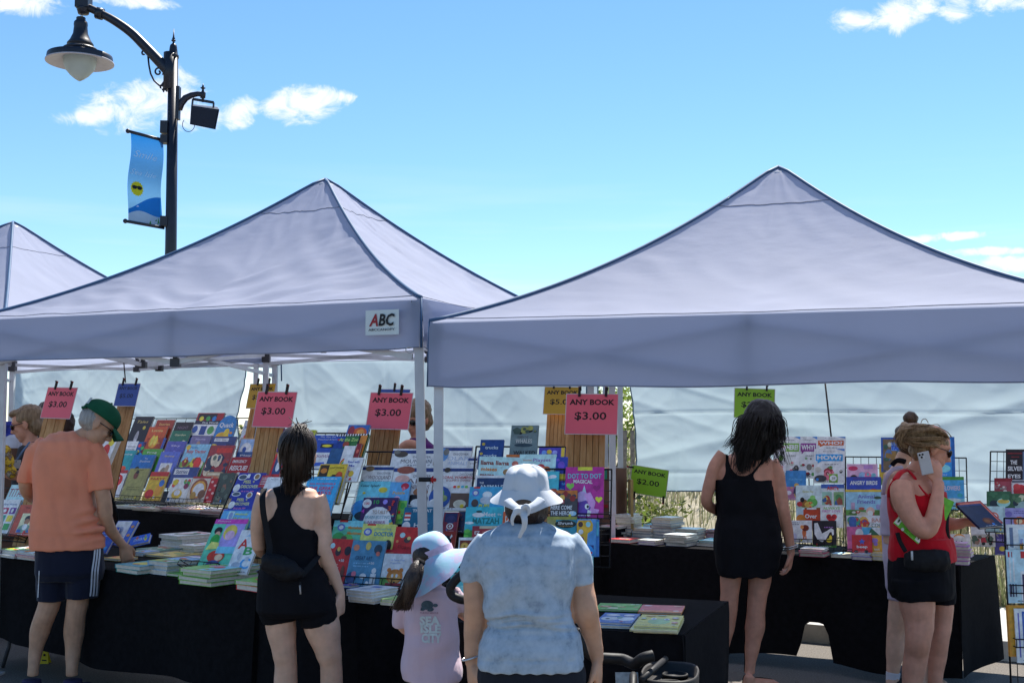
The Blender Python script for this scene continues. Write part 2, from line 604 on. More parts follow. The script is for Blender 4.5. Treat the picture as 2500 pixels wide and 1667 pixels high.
lath_fence(fpt(1340, 13.0), fpt(1475, 12.7), 'run of lath fence beside the tilted green sign', 3)
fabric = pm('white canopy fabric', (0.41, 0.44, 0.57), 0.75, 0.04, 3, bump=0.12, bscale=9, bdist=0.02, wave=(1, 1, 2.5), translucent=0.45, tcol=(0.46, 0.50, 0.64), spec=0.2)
trim_mat = pm('slate blue piping', (0.05, 0.105, 0.20), 0.6, 0.1, 10)
seam_mat = pm('seam stitching', (0.16, 0.17, 0.22), 0.8, 0.1, 10)
frame_white = pm('white powder coated steel', (0.55, 0.56, 0.58), 0.4, 0.08, 12, spec=0.4)
frame_grey = pm('grey nylon joint', (0.05, 0.05, 0.055), 0.5, 0.1, 20)
steel = pm('bright steel', (0.5, 0.5, 0.5), 0.3, 0.1, 20, metallic=0.9)
def tent(name, corner, yaw, which, z_e, z_p, val, label, wr=1.0, seed=0, sag=0.5, legs=(1, 1, 1, 1), size=3.05, short=(2, 3), splay=0.0):
 """corner = front-right or front-left eave corner (x, y)"""
 ux, vy = Vector((math.cos(yaw), -math.sin(yaw), 0)), Vector((math.sin(yaw), math.cos(yaw), 0))
 h = size / 2
 c0 = Vector((corner[0], corner[1], 0)) + ux * (-h if which == 'R' else h) + vy * h
 root = empty('canopy_tent', c0, label, 'canopy tent', 'white canopy tents over the book stalls')
 def pt(u, v, z):
  return c0 + ux * u + vy * v + Vector((0, 0, z))
 corners = [(-h, -h), (h, -h), (h, h), (-h, h)]
 rise = z_p - z_e
 def prof(t):
  f = (1 - sag) * t + sag * t * t
  if t > 0.94:                                     # rounded tip
   f -= (t - 0.94) ** 2 * 5.0
  return z_e + rise * f
 r_ = random.Random(seed)
 for k in range(4):
  a, b = corners[k], corners[(k + 1) % 4]
  nin = Vector((-(b[1] - a[1]), b[0] - a[0], 0)).normalized()
  off = r_.random() * 50
  def roof(u, v, a=a, b=b, off=off):
   t = v
   s = u * 2 - 1
   ex, ey = a[0] + (b[0] - a[0]) * u, a[1] + (b[1] - a[1]) * u
   x, y = ex * (1 - t), ey * (1 - t)
   z = prof(t)
   e = (1 - s * s)
   z -= 0.05 * e * math.sin(math.pi * min(1, t * 1.05)) ** 0.8
   # wrinkles: diagonal pulls near the eave corners and fine horizontal ones near the hips
   edge = max(0.0, abs(s) - 0.35) / 0.65
   w1 = (noise.noise(Vector((u * 7 + off, t * 5 + s * 2.5, 0))) * 0.016 - abs(noise.noise(Vector((u * 6 + t * 7 * (1 if s < 0 else -1) + off, t * 4, 9)))) * 0.035) * (1 - t) ** 0.5
   w2 = noise.noise(Vector((u * 3.2, t * 34 + off + u * 4 * (1 if s < 0 else -1), 2))) * 0.016 * edge
   w3 = noise.noise(Vector((u * 17 + t * 14 * (1 if s < 0 else -1), t * 3 + off, 7))) * 0.016 * max(0, 1 - t * 2.0)
   z += (w1 + w2 + w3) * wr * min(1, e * 4) * min(1, t * 9)
   return pt(x, y, z)
  m = MB()
  m.grid(roof, 72, 56)
  m.build('roof_panel', fabric, root)
  # valance
  def valn(u, v, a=a, b=b, off=off, nin=nin):
   x, y = a[0] + (b[0] - a[0]) * u, a[1] + (b[1] - a[1]) * u
   s = u * 2 - 1
   e = min(1, (1 - s * s) * 5)
   d = v * val * (0.42 if k in short else 1)
   out = 0.004 + 0.012 * math.sin(v * 1.6) + (noise.noise(Vector((u * 5.2 + v * 1.7 * s + off, v * 3.2, 1))) * 0.020 + noise.noise(Vector((u * 2 + off, v * 9 + u * 3, 4))) * 0.010) * v * e * wr
   z = z_e - d - 0.012 * noise.noise(Vector((u * 4 + off, 0, 3))) * v * e - 0.01 * e * v
   p = pt(x, y, z)
   return p - (ux * nin.x + vy * nin.y) * out
  m = MB()
  m.grid(valn, 60, 14)
  m.build('valance', fabric, root)
  hem = MB()
  hem.tube([valn(i / 40, 0.985) for i in range(41)], 0.0035, 5, flat=0.6)
  hem.build('hem', seam_mat, root)
  # hip piping, from this corner to the peak
  pp = MB()
  pts = [pt(a[0] * (1 - t), a[1] * (1 - t), prof(t) + 0.006) for t in [i / 26 for i in range(27)]]
  pp.tube(pts, 0.0105, 8, flat=0.8)
  pp.tube([pt(a[0], a[1], z_e + 0.004), pt(a[0] * 1.004, a[1] * 1.004, z_e - val)], 0.006, 6)
  pp.build('piping', trim_mat, root)
  sm = MB()
  for t0, bow in ((0.80, 0.02), (0.035, 0.0)):
   sm.tube([roof(i / 40, t0 + bow * (1 - (i / 20 - 1) ** 2)) + Vector((0, 0, 0.002)) for i in range(41)], 0.0022, 4, smooth=False)
  sm.build('seam', seam_mat, root)
 # frame
 lx = h - 0.035
 for k, (sx, sy) in enumerate(((-1, -1), (1, -1), (1, 1), (-1, 1))):
  if not legs[k]: continue
  m = MB()
  lean = 0.05 * sx if (k in (0, 1)) else 0
  top = pt(sx * lx, sy * lx, z_e - 0.03)
  mid = pt(sx * lx, sy * lx, z_e * 0.42)
  bot = pt(sx * lx, sy * lx, 0)
  if k == 1 and splay:
   mid += ux * splay * .6
   bot += ux * splay
  m.bar(mid, top, 0.044, mi=0)
  lg = m.build('leg', frame_white, root)
  m = MB()
  m.bar(bot, mid + (top - mid) * 0.1, 0.034)
  m.box(bot + Vector((0, 0, 0.006)), (0.1, 0.1, 0.012))
  m.build('lower_leg', frame_white, lg)
  m = MB()
  m.box(pt(sx * lx, sy * lx, z_e - 0.06), (0.062, 0.062, 0.1))
  m.build('bracket', frame_grey, lg)
 zt, zb = z_e - 0.05, z_e - 0.285
 for k in range(4):
  zb = z_e - (0.285, 0.2, 0.12, 0.2)[k]
  a, b = corners[k], corners[(k + 1) % 4]
  sc_ = lx / h
  P_ = lambda f, z: pt((a[0] + (b[0] - a[0]) * f) * sc_, (a[1] + (b[1] - a[1]) * f) * sc_, z)
  for f0, f1 in ((0.01, 0.5), (0.5, 0.99)):
   for za, zb_ in ((zt, zb), (zb, zt)):
    m = MB()
    m.bar(P_(f0, za), P_(f1, zb_), 0.014, 0.028)
    m.build('truss_bar', frame_white, root)
  m = MB()
  m.box(P_(0.5, zb), (0.05, 0.05, 0.045))
  m.box(P_(0.5, zt), (0.05, 0.05, 0.045))
  m.bar(P_(0.5, zb - 0.0), P_(0.5, zt + 0.05), 0.026)
  m.build('joint', frame_grey, root)
  m = MB()
  m.bar(P_(0.5, zt), pt(0, 0, z_e + 0.25), 0.014, 0.028)
  m.build('roof_strut', frame_white, root)
 m = MB()
 m.tube([pt(0, 0, z_e - 0.15), pt(0, 0, z_p - 0.06)], 0.02, 10)
 m.lathe(pt(0, 0, z_p - 0.1), [(0.02, 0), (0.06, 0.02), (0.055, 0.05), (0.0, 0.06)], 12)
 m.build('peak_pole', frame_white, root)
 return root, pt, h
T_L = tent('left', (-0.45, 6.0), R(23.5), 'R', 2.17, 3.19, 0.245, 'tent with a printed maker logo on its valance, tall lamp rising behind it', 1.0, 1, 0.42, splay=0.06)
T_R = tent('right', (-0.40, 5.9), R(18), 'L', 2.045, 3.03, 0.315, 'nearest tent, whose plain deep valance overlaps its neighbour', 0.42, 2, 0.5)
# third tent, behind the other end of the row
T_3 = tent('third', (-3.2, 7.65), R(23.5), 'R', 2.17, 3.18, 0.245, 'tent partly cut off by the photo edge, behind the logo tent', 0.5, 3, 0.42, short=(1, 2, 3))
# maker's patch on the valance
root, pt, h = T_L
ux, vy = Vector((math.cos(R(23.5)), -math.sin(R(23.5)), 0)), Vector((math.sin(R(23.5)), math.cos(R(23.5)), 0))
pc = pt(h - 0.20, -h - 0.034, 2.17 - 0.115)
lp = bpy.data.objects.new('logo_patch', None)
lp.matrix_basis = world_of(root).inverted() @ (Matrix.Translation(pc) @ basis(ux, Vector((0, 0, 1)), -vy).to_4x4())
q = MB()
q.grid(lambda u, v: Vector(((u - 0.5) * 0.19, (v - 0.5) * 0.125, 0.002 * math.sin(u * 6))), 8, 4)
lp = bpy.data.objects.new('logo_patch', q.mesh('logo_patch', pm('white vinyl patch', (0.62, 0.68, 0.68), 0.5, 0.03)))
lp.matrix_basis = world_of(root).inverted() @ (Matrix.Translation(pc) @ basis(ux, Vector((0, 0, 1)), -vy).to_4x4())
link(lp, root)
letter(lp, 'A', -0.046, 0.012, 0.052, 0.062, 0.005, pm('logo red', (0.32, 0.02, 0.03), 0.5, 0), 0.03, 0.25)
letter(lp, 'BC', 0.028, 0.012, 0.092, 0.062, 0.005, pm('logo black', (0.012, 0.012, 0.016), 0.5, 0), 0.03, 0.2)
letter(lp, 'ABCCANOPY', 0.0, -0.036, 0.15, 0.012, 0.005, MATS['logo black'], 0.01)
m = MB()
rp = pt(h - 0.045, -h - 0.03, 2.17 - 0.255)
m.tube([rp + Vector((math.cos(a) * 0.02, -0.002, math.sin(a) * 0.014)) for a in [i * 0.52 for i in range(13)]], 0.0028, 6)
m.build('ring', steel, root)
# bungee cord tying two legs together
bl = at(*px('C', 1935, 962), 5.93)
br = at(*px('C', 2075, 962), 5.93)
bt = MB()
root = empty('bungee_cord', bl, 'black bungee strap with a red end tying two tent legs together', 'strap')
bt.tube([bl, bl.lerp(br, 0.5) + Vector((0, -0.004, 0)), br], 0.011, 8)
bt.build('cord', pm('black rubber', (0.012, 0.012, 0.013), 0.5, 0.1), root)
bt = MB()
bt.tube([br + Vector((0, -0.028, 0)), br + Vector((0, 0.012, 0))], 0.02, 14)
bt.tube([br + Vector((0, -0.034, 0)), br + Vector((0, -0.027, 0))], 0.009, 10)
bt.build('end_ball', pm('red plastic', (0.42, 0.015, 0.02), 0.4, 0.05), root)
tarp_mat = pm('white tarpaulin', (0.55, 0.63, 0.68), 0.55, 0.05, 2, bump=0.3, bscale=7, bdist=0.02, translucent=0.42, tcol=(0.38, 0.48, 0.53), spec=0.3)
def tarp(pa, pb, zt, zb_fn, label, seed, edge_l=0.0, edge_r=0.0, drape=0.06, diag=0.0):
 off = seed * 7.3
 d = (pb - pa)
 nrm = Vector((d.y, -d.x, 0)).normalized()      # towards the camera side
 if nrm.y > 0: nrm = -nrm
 root = empty('tarp', pa, label, 'tarp', 'white tarps hung behind the stalls')
 def fn(u, v):
  s = v
  ul = edge_l * (math.sin(s * 2.2) ** 2)
  ur = edge_r * math.sin(min(1, s) * math.pi)
  uu = u + (1 - u) * ul - u * ur
  p = pa + d * uu
  zb = zb_fn(u)
  z = zt + (zb - zt) * s
  o = 0.8 * drape * noise.noise(Vector((u * 2.4 + off, s * 1.2 + u, 0))) + 0.02 * noise.noise(Vector((u * 9 - s * 3 + off, s * 3, 5)))
  o += diag * math.sin((u * 16 + s * 7) + 2 * noise.noise(Vector((u * 3, s * 2, off)))) * 0.03 * max(0, u - 0.35)
  # fold lines from packing
  fu = abs(((u * 3.9 + 0.13) % 1) - 0.5) * 2
  fv = abs(((s * 2.6 + 0.2) % 1) - 0.5) * 2
  o += 0.013 * max(0, 1 - fu * 14) + 0.013 * max(0, 1 - fv * 14)
  for fx, fy, sk, am in ((2.6, 1.1, 1.6, .022), (5, 2.2, -2.4, .011), (11, 3.5, 4, .005), (17, 6, -7, .003)):
   o -= am * max(0, 1 - 5 * abs(noise.noise(Vector((u * fx + s * sk + off, s * fy, fx))))) ** 1.5
  return Vector((p.x, p.y, z)) + nrm * o
 m = MB()
 m.grid(fn, 170, 84)
 m.build('sheet', tarp_mat, root)
 hm = MB()
 hm.tube([fn(i / 50, 1.0) for i in range(51)], 0.006, 5)
 hm.tube([fn(0, i / 30) for i in range(31)], 0.006, 5)
 hm.tube([fn(1, i / 30) for i in range(31)], 0.006, 5)
 hm.build('hem', pm('tarp hem cord', (0.14, 0.2, 0.26), 0.6, 0.1), root)
 rp_ = MB()
 rp_.tube([pa + Vector((0, 0, zt)), pb + Vector((0, 0, zt))], 0.006, 6)
 rp_.build('rope', pm('rope', (0.25, 0.25, 0.27), 0.8, 0.2), root)
 return fn
tarp(fpt(28, 12.0) * Vector((1, 1, 0)) if False else Vector((-4.92, 12.0, 0)), Vector((-2.33, 10.7, 0)), 2.30, lambda u: 0.95 + 0.55 * max(0, 1 - u / 0.16) ** 2, 'tarp behind the orange shirted man, its folds slanting towards the tent poles', 1, 0.0, 0.03, 0.08, 1.0)
tarp(Vector((-2.07, 10.6, 0)), Vector((0.69, 9.72, 0)), 2.28, lambda u: 0.8, 'tarp hung between two pairs of tent poles, behind the animal book rack', 2, 0.03, 0.0, 0.09)
TARP_R = tarp(Vector((0.90, 9.62, 0)), Vector((4.3, 7.75, 0)), 2.25, lambda u: 1.03 + 0.02 * math.sin(u * 7), 'tarp with square fold creases behind the long dark haired woman', 3, 0.02, 0.0, 0.07)
# pole ropes and hanging tie
def pole(pxw, Y, z0, z1, label):
 X = (pxw - 1176) / 2800.0 * Y
 m = MB()
 m.bar((X, Y, z0), (X, Y, z1), 0.04)
 o = m.build('tent_pole', frame_white)
 return tag(o, label, 'pole', 'grey steel poles behind the stalls')
pole(588, 10.5, 0, 2.3, 'steel pole behind the yellow price sign beside the slanting tarp folds')
pole(1390, 9.75, 0, 2.2, 'steel pole just behind the large pink price sign')
pole(1424, 9.7, 0, 2.2, 'steel pole standing along the edge of the creased tarp')
def cord(a, b, label, rad=0.006, col=(0.03, 0.02, 0.02)):
 m = MB()
 m.tube([a, a.lerp(b, 0.5), b], rad, 6)
 return tag(m.build('cord', pm('dark cord', col, 0.7, 0.1)), label, 'cord')
cord(at(*px('W', 1894, 868), 8.35), at(*px('W', 1910, 1010), 8.3), 'thin brown cord hanging from the tent down to the question book rack')
cord(at(*px('A', 1050, 85), 9.9), at(*px('A', 1068, 290), 9.8), 'short dark cord holding up the plain blue sign', 0.005)
LY = 14.0
def W(x, y, Y=LY):
 return at(*px('W', x, y), Y)
iron = pm('dark painted iron', (0.010, 0.012, 0.022), 0.42, 0.2, 12, bump=0.15, bscale=40, spec=0.45)
base = W(386, 700)
base.z = 0.125
lamp = empty('street_lamp', base, 'tall black street lamp with a hooked arm rising behind the tents', 'street lamp')
m = MB()
pts = [Vector((base.x, LY, z)) for z in (0.125, 0.5, 0.55, 1.3, 1.35)]
top = W(398, 128)
m.tube([base, base + Vector((0, 0, 0.4)), base + Vector((0, 0, 0.45)), base + Vector((0, 0, 1.2)), base + Vector((0, 0, 1.3)), Vector((base.x + 0.02, LY, 3.6)), top],
 [0.16, 0.16, 0.13, 0.11, 0.078, 0.066, 0.056], 24)
m.build('post', iron, lamp)
m = MB()
m.lathe(top, [(0.064, -0.03), (0.064, 0.0), (0.052, 0.015), (0.047, 0.06), (0.042, 0.10), (0.038, 0.12), (0.02, 0.14), (0.011, 0.15), (0.012, 0.163), (0.026, 0.172), (0.024, 0.185),
    (0.012, 0.19), (0.02, 0.2), (0.011, 0.215), (0.002, 0.32)], 18)
m.build('finial', iron, lamp)
m = MB()
pts = [W(x, y) for x, y in ((392, 168), (372, 148), (338, 112), (302, 76), (262, 48), (228, 30), (205, 19), (192, 14))]
sm = []
for i in range(len(pts) - 1):
 for k in range(4):
  f = k / 4
  p0, p1, p2, p3 = pts[max(0, i - 1)], pts[i], pts[i + 1], pts[min(len(pts) - 1, i + 2)]
  sm.append(0.5 * ((2 * p1) + (p2 - p0) * f + (2 * p0 - 5 * p1 + 4 * p2 - p3) * f * f + (3 * p1 - p0 - 3 * p2 + p3) * f ** 3))
sm.append(pts[-1])
m.tube(sm, [0.068 - 0.022 * min(1, i / 20) for i in range(len(sm))], 14)
m.build('arm', iron, lamp)
m = MB()
m.tube([W(391, 122), W(390, 205)], 0.075, 16)
m.build('collar', iron, lamp)
def spiral(cx, cy, r0, r1, a0, a1, n=26):
 return [W(cx + (r0 + (r1 - r0) * i / n) * math.cos(a0 + (a1 - a0) * i / n), cy + (r0 + (r1 - r0) * i / n) * math.sin(a0 + (a1 - a0) * i / n)) for i in range(n + 1)]
for pts in ([W(340, 130), W(342, 150), W(346, 170), W(354, 186), W(366, 197), W(374, 196), W(380, 188)],
   spiral(331, 123, 9, 2, 0.2, -5.2), spiral(364, 166, 12, 2, 0.6, -7.5), spiral(371, 201, 6, 1.5, 1.4, -4.5), spiral(378, 210, 5, 1.5, 0.2, -4.0),
   [W(376, 160), W(379, 172), W(378, 186), W(371, 196)]):
 m = MB()
 m.tube(pts, 0.011, 8)
 m.build('scroll', iron, lamp)
m = MB()
hc = W(192, 12)
m.box(hc + Vector((0, 0, 0.02)), (0.155, 0.155, 0.13))
m.lathe(hc, [(0.06, -0.11), (0.075, -0.06), (0.085, -0.03), (0.05, -0.02)], 16)
m.tube([hc + Vector((0, 0, 0.08)), hc + Vector((0.01, 0, 0.22))], 0.05, 14)
m.build('knuckle', iron, lamp)
m = MB()
m.tube([W(222, 30), W(236, 34)], 0.07, 12)
m.build('clamp_ring', iron, lamp)
lc = W(186, 40)
m = MB()
m.tube([lc + Vector((0.02, 0, 0.06)), lc + Vector((0.0, 0, -0.03))], 0.016, 10)
m.build('hanger', steel, lamp)
lh = MB()
lh.lathe(lc, [(0.0, 0.0), (0.05, -0.005), (0.055, -0.02), (0.048, -0.03), (0.075, -0.06), (0.08, -0.09), (0.076, -0.12), (0.085, -0.2), (0.12, -0.28), (0.15, -0.32), (0.15, -0.335), (0.13, -0.345),
   (0.14, -0.35), (0.19, -0.375), (0.20, -0.39), (0.19, -0.405), (0.17, -0.41), (0.165, -0.43), (0.2, -0.44)], 32)
hs_ = lh.build('lamp_housing', iron, lamp)
m = MB()
m.lathe(lc, [(0.19, -0.425), (0.30, -0.44), (0.365, -0.46), (0.37, -0.49), (0.372, -0.53)], 48, caps=False)
m.build('shade', iron, lamp)
m = MB()
m.lathe(lc, [(0.18, -0.46), (0.3, -0.49), (0.368, -0.53), (0.385, -0.532), (0.385, -0.545), (0.366, -0.546), (0.3, -0.52), (0.18, -0.49)], 48, caps=False)
m.build('reflector', pm('pale enamel', (0.42, 0.40, 0.44), 0.5, 0.05), lamp)
m = MB()
m.lathe(lc, [(0.18, -0.47), (0.19, -0.52), (0.182, -0.57), (0.152, -0.64), (0.105, -0.695), (0.05, -0.74), (0.008, -0.765)], 36)
m.build('globe', pm('frosted globe', (0.55, 0.62, 0.62), 0.35, 0.1, 8, translucent=0.5, tcol=(0.7, 0.74, 0.72), spec=0.5), lamp)
for y0, y1, wd in ((280, 308, 0.05), (312, 330, 0.035), (498, 520, 0.035)):
 m = MB()
 a, b = W(380, y0), W(379, y1)
 m.bar(a, b, 0.085, 0.13)
 m.build('banner_clamp', iron, lamp)
# loudspeaker on its bracket
sp_ = empty('loudspeaker', W(412, 245), 'black box loudspeaker hanging from a curved bracket on the lamp post', 'loudspeaker')
m = MB()
m.tube([W(411, 252), W(416, 238), W(426, 226), W(440, 219), W(455, 216), W(466, 218)], [0.04, 0.042, 0.04, 0.034, 0.03, 0.03], 12)
m.bar(W(410, 200), W(408, 275), 0.04, 0.09)
m.build('bracket', iron, sp_)
m = MB()
tp = W(466, 214)
m.lathe(tp, [(0.03, -0.06), (0.035, 0.0), (0.015, 0.02), (0.012, 0.045), (0.03, 0.055), (0.03, 0.062), (0.012, 0.065), (0.014, 0.075), (0.002, 0.11)], 12)
m.build('finial', iron, sp_)
m = MB()
for a, b in ((W(443, 228), W(441, 250)), (W(443, 228), W(491, 236)), (W(491, 236), W(490, 252))):
 m.bar(a, b, 0.016, 0.03)
m.tube([W(466, 215), W(466, 235)], 0.015, 8)
m.build('yoke', iron, sp_)
m = MB()
q = [W(439, 243, LY - 0.05), W(504, 252, LY - 0.12), W(495, 298, LY - 0.16), W(436, 286, LY - 0.09)]
bk = [W(443, 240, LY + 0.2), W(499, 246, LY + 0.2), W(492, 290, LY + 0.12), W(440, 282, LY + 0.12)]
m.add(q + bk, [(3, 2, 1, 0), (4, 5, 6, 7), (0, 1, 5, 4), (1, 2, 6, 5), (2, 3, 7, 6), (3, 0, 4, 7)])
m.build('cabinet', iron, sp_)
m = MB()
n_ = (q[1] - q[0]).cross(q[3] - q[0]).normalized()
if n_.y > 0: n_ = -n_
ctr = sum(q, Vector()) / 4
m.add([ctr + (p - ctr) * 0.9 + n_ * 0.006 for p in q], [(0, 1, 2, 3)])
m.build('grille', pm('speaker grille', (0.02, 0.022, 0.034), 0.8, 0.3, 200), sp_)
m = MB()
m.tube([W(437 - 0 + 14 * math.cos(a) - 4, 287 + 16 * math.sin(a)) for a in [-0.6 + i * 0.32 for i in range(15)]], 0.004, 6)
m.build('cable', iron, sp_)
# banner
TL, TR, BL, BR = W(300, 303, 13.9), W(374, 322, 14.0), W(294, 509, 13.9), W(372, 523, 14.0)
bn = empty('banner', W(300, 303, 13.9), 'blue street banner with a sun in sunglasses, strapped to the lamp post', 'banner')
def bfn(u, v):
 v2 = 1 - v
 p = TL.lerp(TR, u).lerp(BL.lerp(BR, u), v2)
 bow = math.sin(math.pi * v2)
 p += Vector((-0.05 * math.sin(math.pi * v2) * (1 - 0.1 * u) * (0.4 + 0.8 * v2), 0.10 * bow + 0.03 * math.sin(v2 * 9), 0))
 return p
BW = (TR - TL).length
def gradm(name, c0, c1, axis='Z', a=0, b=1):
 m_ = bpy.data.materials.new(name)
 m_.use_nodes = True
 t = m_.node_tree
 bs = t.nodes['Principled BSDF']
 bs.inputs['Roughness'].default_value = 0.5
 tc = nd(t, 'ShaderNodeTexCoord')
 s = nd(t, 'ShaderNodeSeparateXYZ')
 t.links.new(tc.outputs['Generated'], s.inputs[0])
 r_ = nd(t, 'ShaderNodeMix', data_type='RGBA')
 r_.inputs[6].default_value = hexc(c0) + (1,)
 r_.inputs[7].default_value = hexc(c1) + (1,)
 t.links.new(s.outputs['XYZ'.index(axis)], r_.inputs[0])
 t.links.new(r_.outputs[2], bs.inputs['Base Color'])
 tr = nd(t, 'ShaderNodeBsdfTranslucent')
 t.links.new(r_.outputs[2], tr.inputs[0])
 ms = nd(t, 'ShaderNodeMixShader')
 ms.inputs[0].default_value = 0.45
 t.links.new(bs.outputs[0], ms.inputs[1])
 t.links.new(tr.outputs[0], ms.inputs[2])
 t.links.new(ms.outputs[0], t.nodes['Material Output'].inputs[0])
 return m_
m = MB()
m.grid(bfn, 10, 30)
m.build('cloth', gradm('banner print', '78aed0', '0a68b0'), bn)
def on_banner(poly, lift):
 return [bfn(u, v) + Vector((0, -lift, 0)) for u, v in poly]
def bprint(name, polys, col, lift):
 m_ = MB()
 for p in polys:
  m_.add(on_banner(p, lift), [tuple(range(len(p)))])
 return m_.build(name, pm('banner ' + col, col, 0.5, 0.05, translucent=0.4), bn)
wave_t = [(i / 12, 0.20 + 0.06 * math.sin(i / 12 * 3.0 - 0.9) + 0.10 * (i / 12)) for i in range(13)]
wave_b = [(i / 12, 0.10 + 0.035 * math.sin(i / 12 * 5.0) + 0.06 * (i / 12)) for i in range(13)]
bprint('printed_sea', [[wave_b[i], wave_b[i + 1], wave_t[i + 1], wave_t[i]] for i in range(12)], '1f7fcb', 0.004)
bprint('printed_beach', [[(i / 12, 0.005), ((i + 1) / 12, 0.005), wave_b[i + 1], wave_b[i]] for i in range(12)], 'c8d2de', 0.004)
sc_ = 1.0
bprint('printed_sun', [[(0.29 + 0.20 * math.cos(a) * (1.0 if k % 2 else 0.86), 0.40 + 0.085 * math.sin(a) * (1.0 if k % 2 else 0.86)) for k, a in enumerate([i * math.pi / 16 for i in range(32)])]], 'd8c820', 0.006)
bprint('printed_sunglasses', [[(cx_ + 0.075 * math.cos(a), 0.412 + 0.022 * math.sin(a)) for a in [i * math.pi / 6 for i in range(12)]] for cx_ in (0.22, 0.37)] + [[(0.15, 0.428), (0.44, 0.428), (0.44, 0.42), (0.15, 0.42)]], '15202e', 0.009)
bprint('printed_gull', [[(0.24, 0.195), (0.30, 0.215), (0.33, 0.2), (0.29, 0.2)], [(0.80, 0.25), (0.86, 0.265), (0.93, 0.30), (0.9, 0.25)]], 'e6eef6', 0.008)
bprint('printed_flowers', [[(0.86, 0.03), (0.9, 0.12), (0.92, 0.05)], [(0.92, 0.04), (0.97, 0.13), (0.98, 0.05)], [(0.62, 0.02), (0.66, 0.07), (0.68, 0.02)], [(0.78, 0.06), (0.84, 0.09), (0.85, 0.07)]], '4d9a4a', 0.008)
for s, u0, v0, wd, hg in (('Smile', 0.45, 0.79, 0.72, 0.075), ('Sea Isle', 0.45, 0.585, 0.78, 0.06)):
 me = text_mesh(s, 0.0, 0.35)
 m_ = MB()
 m_.add([bfn(u0 + v.co.x * wd, v0 + v.co.y * hg) + Vector((0, -0.008, 0)) for v in me.vertices], [tuple(p.vertices) for p in me.polygons])
 m_.build('lettering', pm('banner pale ink', 'c4e0f2', 0.5, 0, translucent=0.4), bn)
for a, b in ((TL, TR), (BL, BR)):
 m = MB()
 d = (b - a).normalized()
 m.tube([a - d * 0.02, b + d * 0.03], 0.018, 10)
 m.ell(a - d * 0.03, (0.028, 0.028, 0.028), 12)
 m.build('rod', iron, bn)
cloth_mat = pm('black table cloth', (0.0085, 0.0078, 0.009), 0.95, 0.25, 30, bump=0.25, bscale=120, spec=0.08, bdist=0.002)
grey_leg = pm('grey tube steel', (0.12, 0.12, 0.13), 0.4, 0.1, metallic=0.6)
ply = pm('table board', (0.25, 0.23, 0.2), 0.6, 0.1)
def table(A, B, depth, z, bottom, label, clabel, seed, side_r=True, side_l=True, rise=0.0, waves=14, corner_r=0.05):
 """A,B: front edge ends on the ground plan; bottom(u) gives the height of the cloth hem along the front"""
 A, B = Vector((A[0], A[1], 0)), Vector((B[0], B[1], 0))
 d = (B - A)
 Ln = d.length
 d.normalize()
 nb = Vector((-d.y, d.x, 0))
 if nb.y < 0: nb = -nb
 tb = empty('folding_table', A, label, 'table', 'folding tables under black cloths')
 m = MB()
 mid = (A + B) / 2 + nb * depth / 2
 rot = basis(d, nb, Vector((0, 0, 1)))
 m.box(mid + Vector((0, 0, z - 0.025)), (Ln - 0.03, depth - 0.03, 0.035), rot)
 m.build('table_top', ply, tb)
 for f in (0.12, 0.88):
  for g_ in (0.1, 0.9):
   p = A + d * Ln * f + nb * depth * g_
   m = MB()
   sgn = 1 if f < 0.5 else -1
   m.tube([p + Vector((0, 0, z - 0.04)), p + Vector((0, 0, 0.35)), p - d * 0.03 * sgn + Vector((0, 0, 0.15)), p - d * 0.10 * sgn + Vector((0, 0, 0.012))], 0.014, 8)
   m.build('leg', grey_leg, tb)
 off = seed * 3.1
 # cloth: one sheet over top, with front, back and side drops
 def hang(u, v, base, along, outw, Lh, bt, phase):
  s = u * Lh
  zb = bt(u)
  zz = z + 0.004 + (zb - z) * v
  amp = 0.030 * v ** 0.8
  o = amp * (math.sin(s * waves / 2.0 + phase + 1.3 * noise.noise(Vector((s * 1.5, off, v)))) + 0.6 * noise.noise(Vector((s * 4, off + 3, v * 1.5)))) + 0.012 * v
  return base + along * s + outw * (o + 0.002 + 0.006 * math.sin(min(1, v * 8) * math.pi / 2)) + Vector((0, 0, zz))
 m = MB()
 def topfn(u, v):
  p = A + d * Ln * u + nb * depth * v
  return p + Vector((0, 0, z + 0.004 + 0.0025 * noise.noise(p * 4)))
 m.grid(topfn, 40, 12)
 m.grid(lambda u, v: hang(u, v, A - d * .01, d, -nb, Ln + .02, bottom, off), 90, 26)
 if side_r: m.grid(lambda u, v: hang(u * 1.03 - .03, v, B, nb, d, depth, lambda q: bottom(1.0), off + 1), 30, 20)
 if side_l: m.grid(lambda u, v: hang(u * 1.03 - .03, v, A, nb, -d, depth, lambda q: bottom(0.0), off + 2), 30, 20)
 m.grid(lambda u, v: hang(u, v, A + nb * depth, d, nb, Ln, lambda q: z - 0.25, off + 2), 40, 8)
 o = m.build('tablecloth', cloth_mat)
 tag(o, clabel, 'tablecloth', 'black table cloths')
 return dict(A=A, B=B, d=d, n=nb, z=z + 0.008, depth=depth)
E0, E1, E2 = on_z(-60, 1349, 0.72), on_z(634, 1441, 0.72), on_z(1668, 1553, 0.72)
E1b = E1 + (E2 - E1).normalized() * 0.012
TF1 = table(E0.xy, E1.xy, 0.76, 0.72, lambda u: 0.19 + 0.02 * math.sin(u * 9), 'folding table in front of the orange shirted man', 'black cloth on the table in front of the orange shirted man', 1)
dF = (E2 - E1b).normalized()
sA = (Vector((-0.47, 6.05, 0.72)) - E1b).dot(dF) - 0.07       # the two tent legs stand in the gap between the tables
sB = (Vector((-0.355, 5.92, 0.72)) - E1b).dot(dF) + 0.07
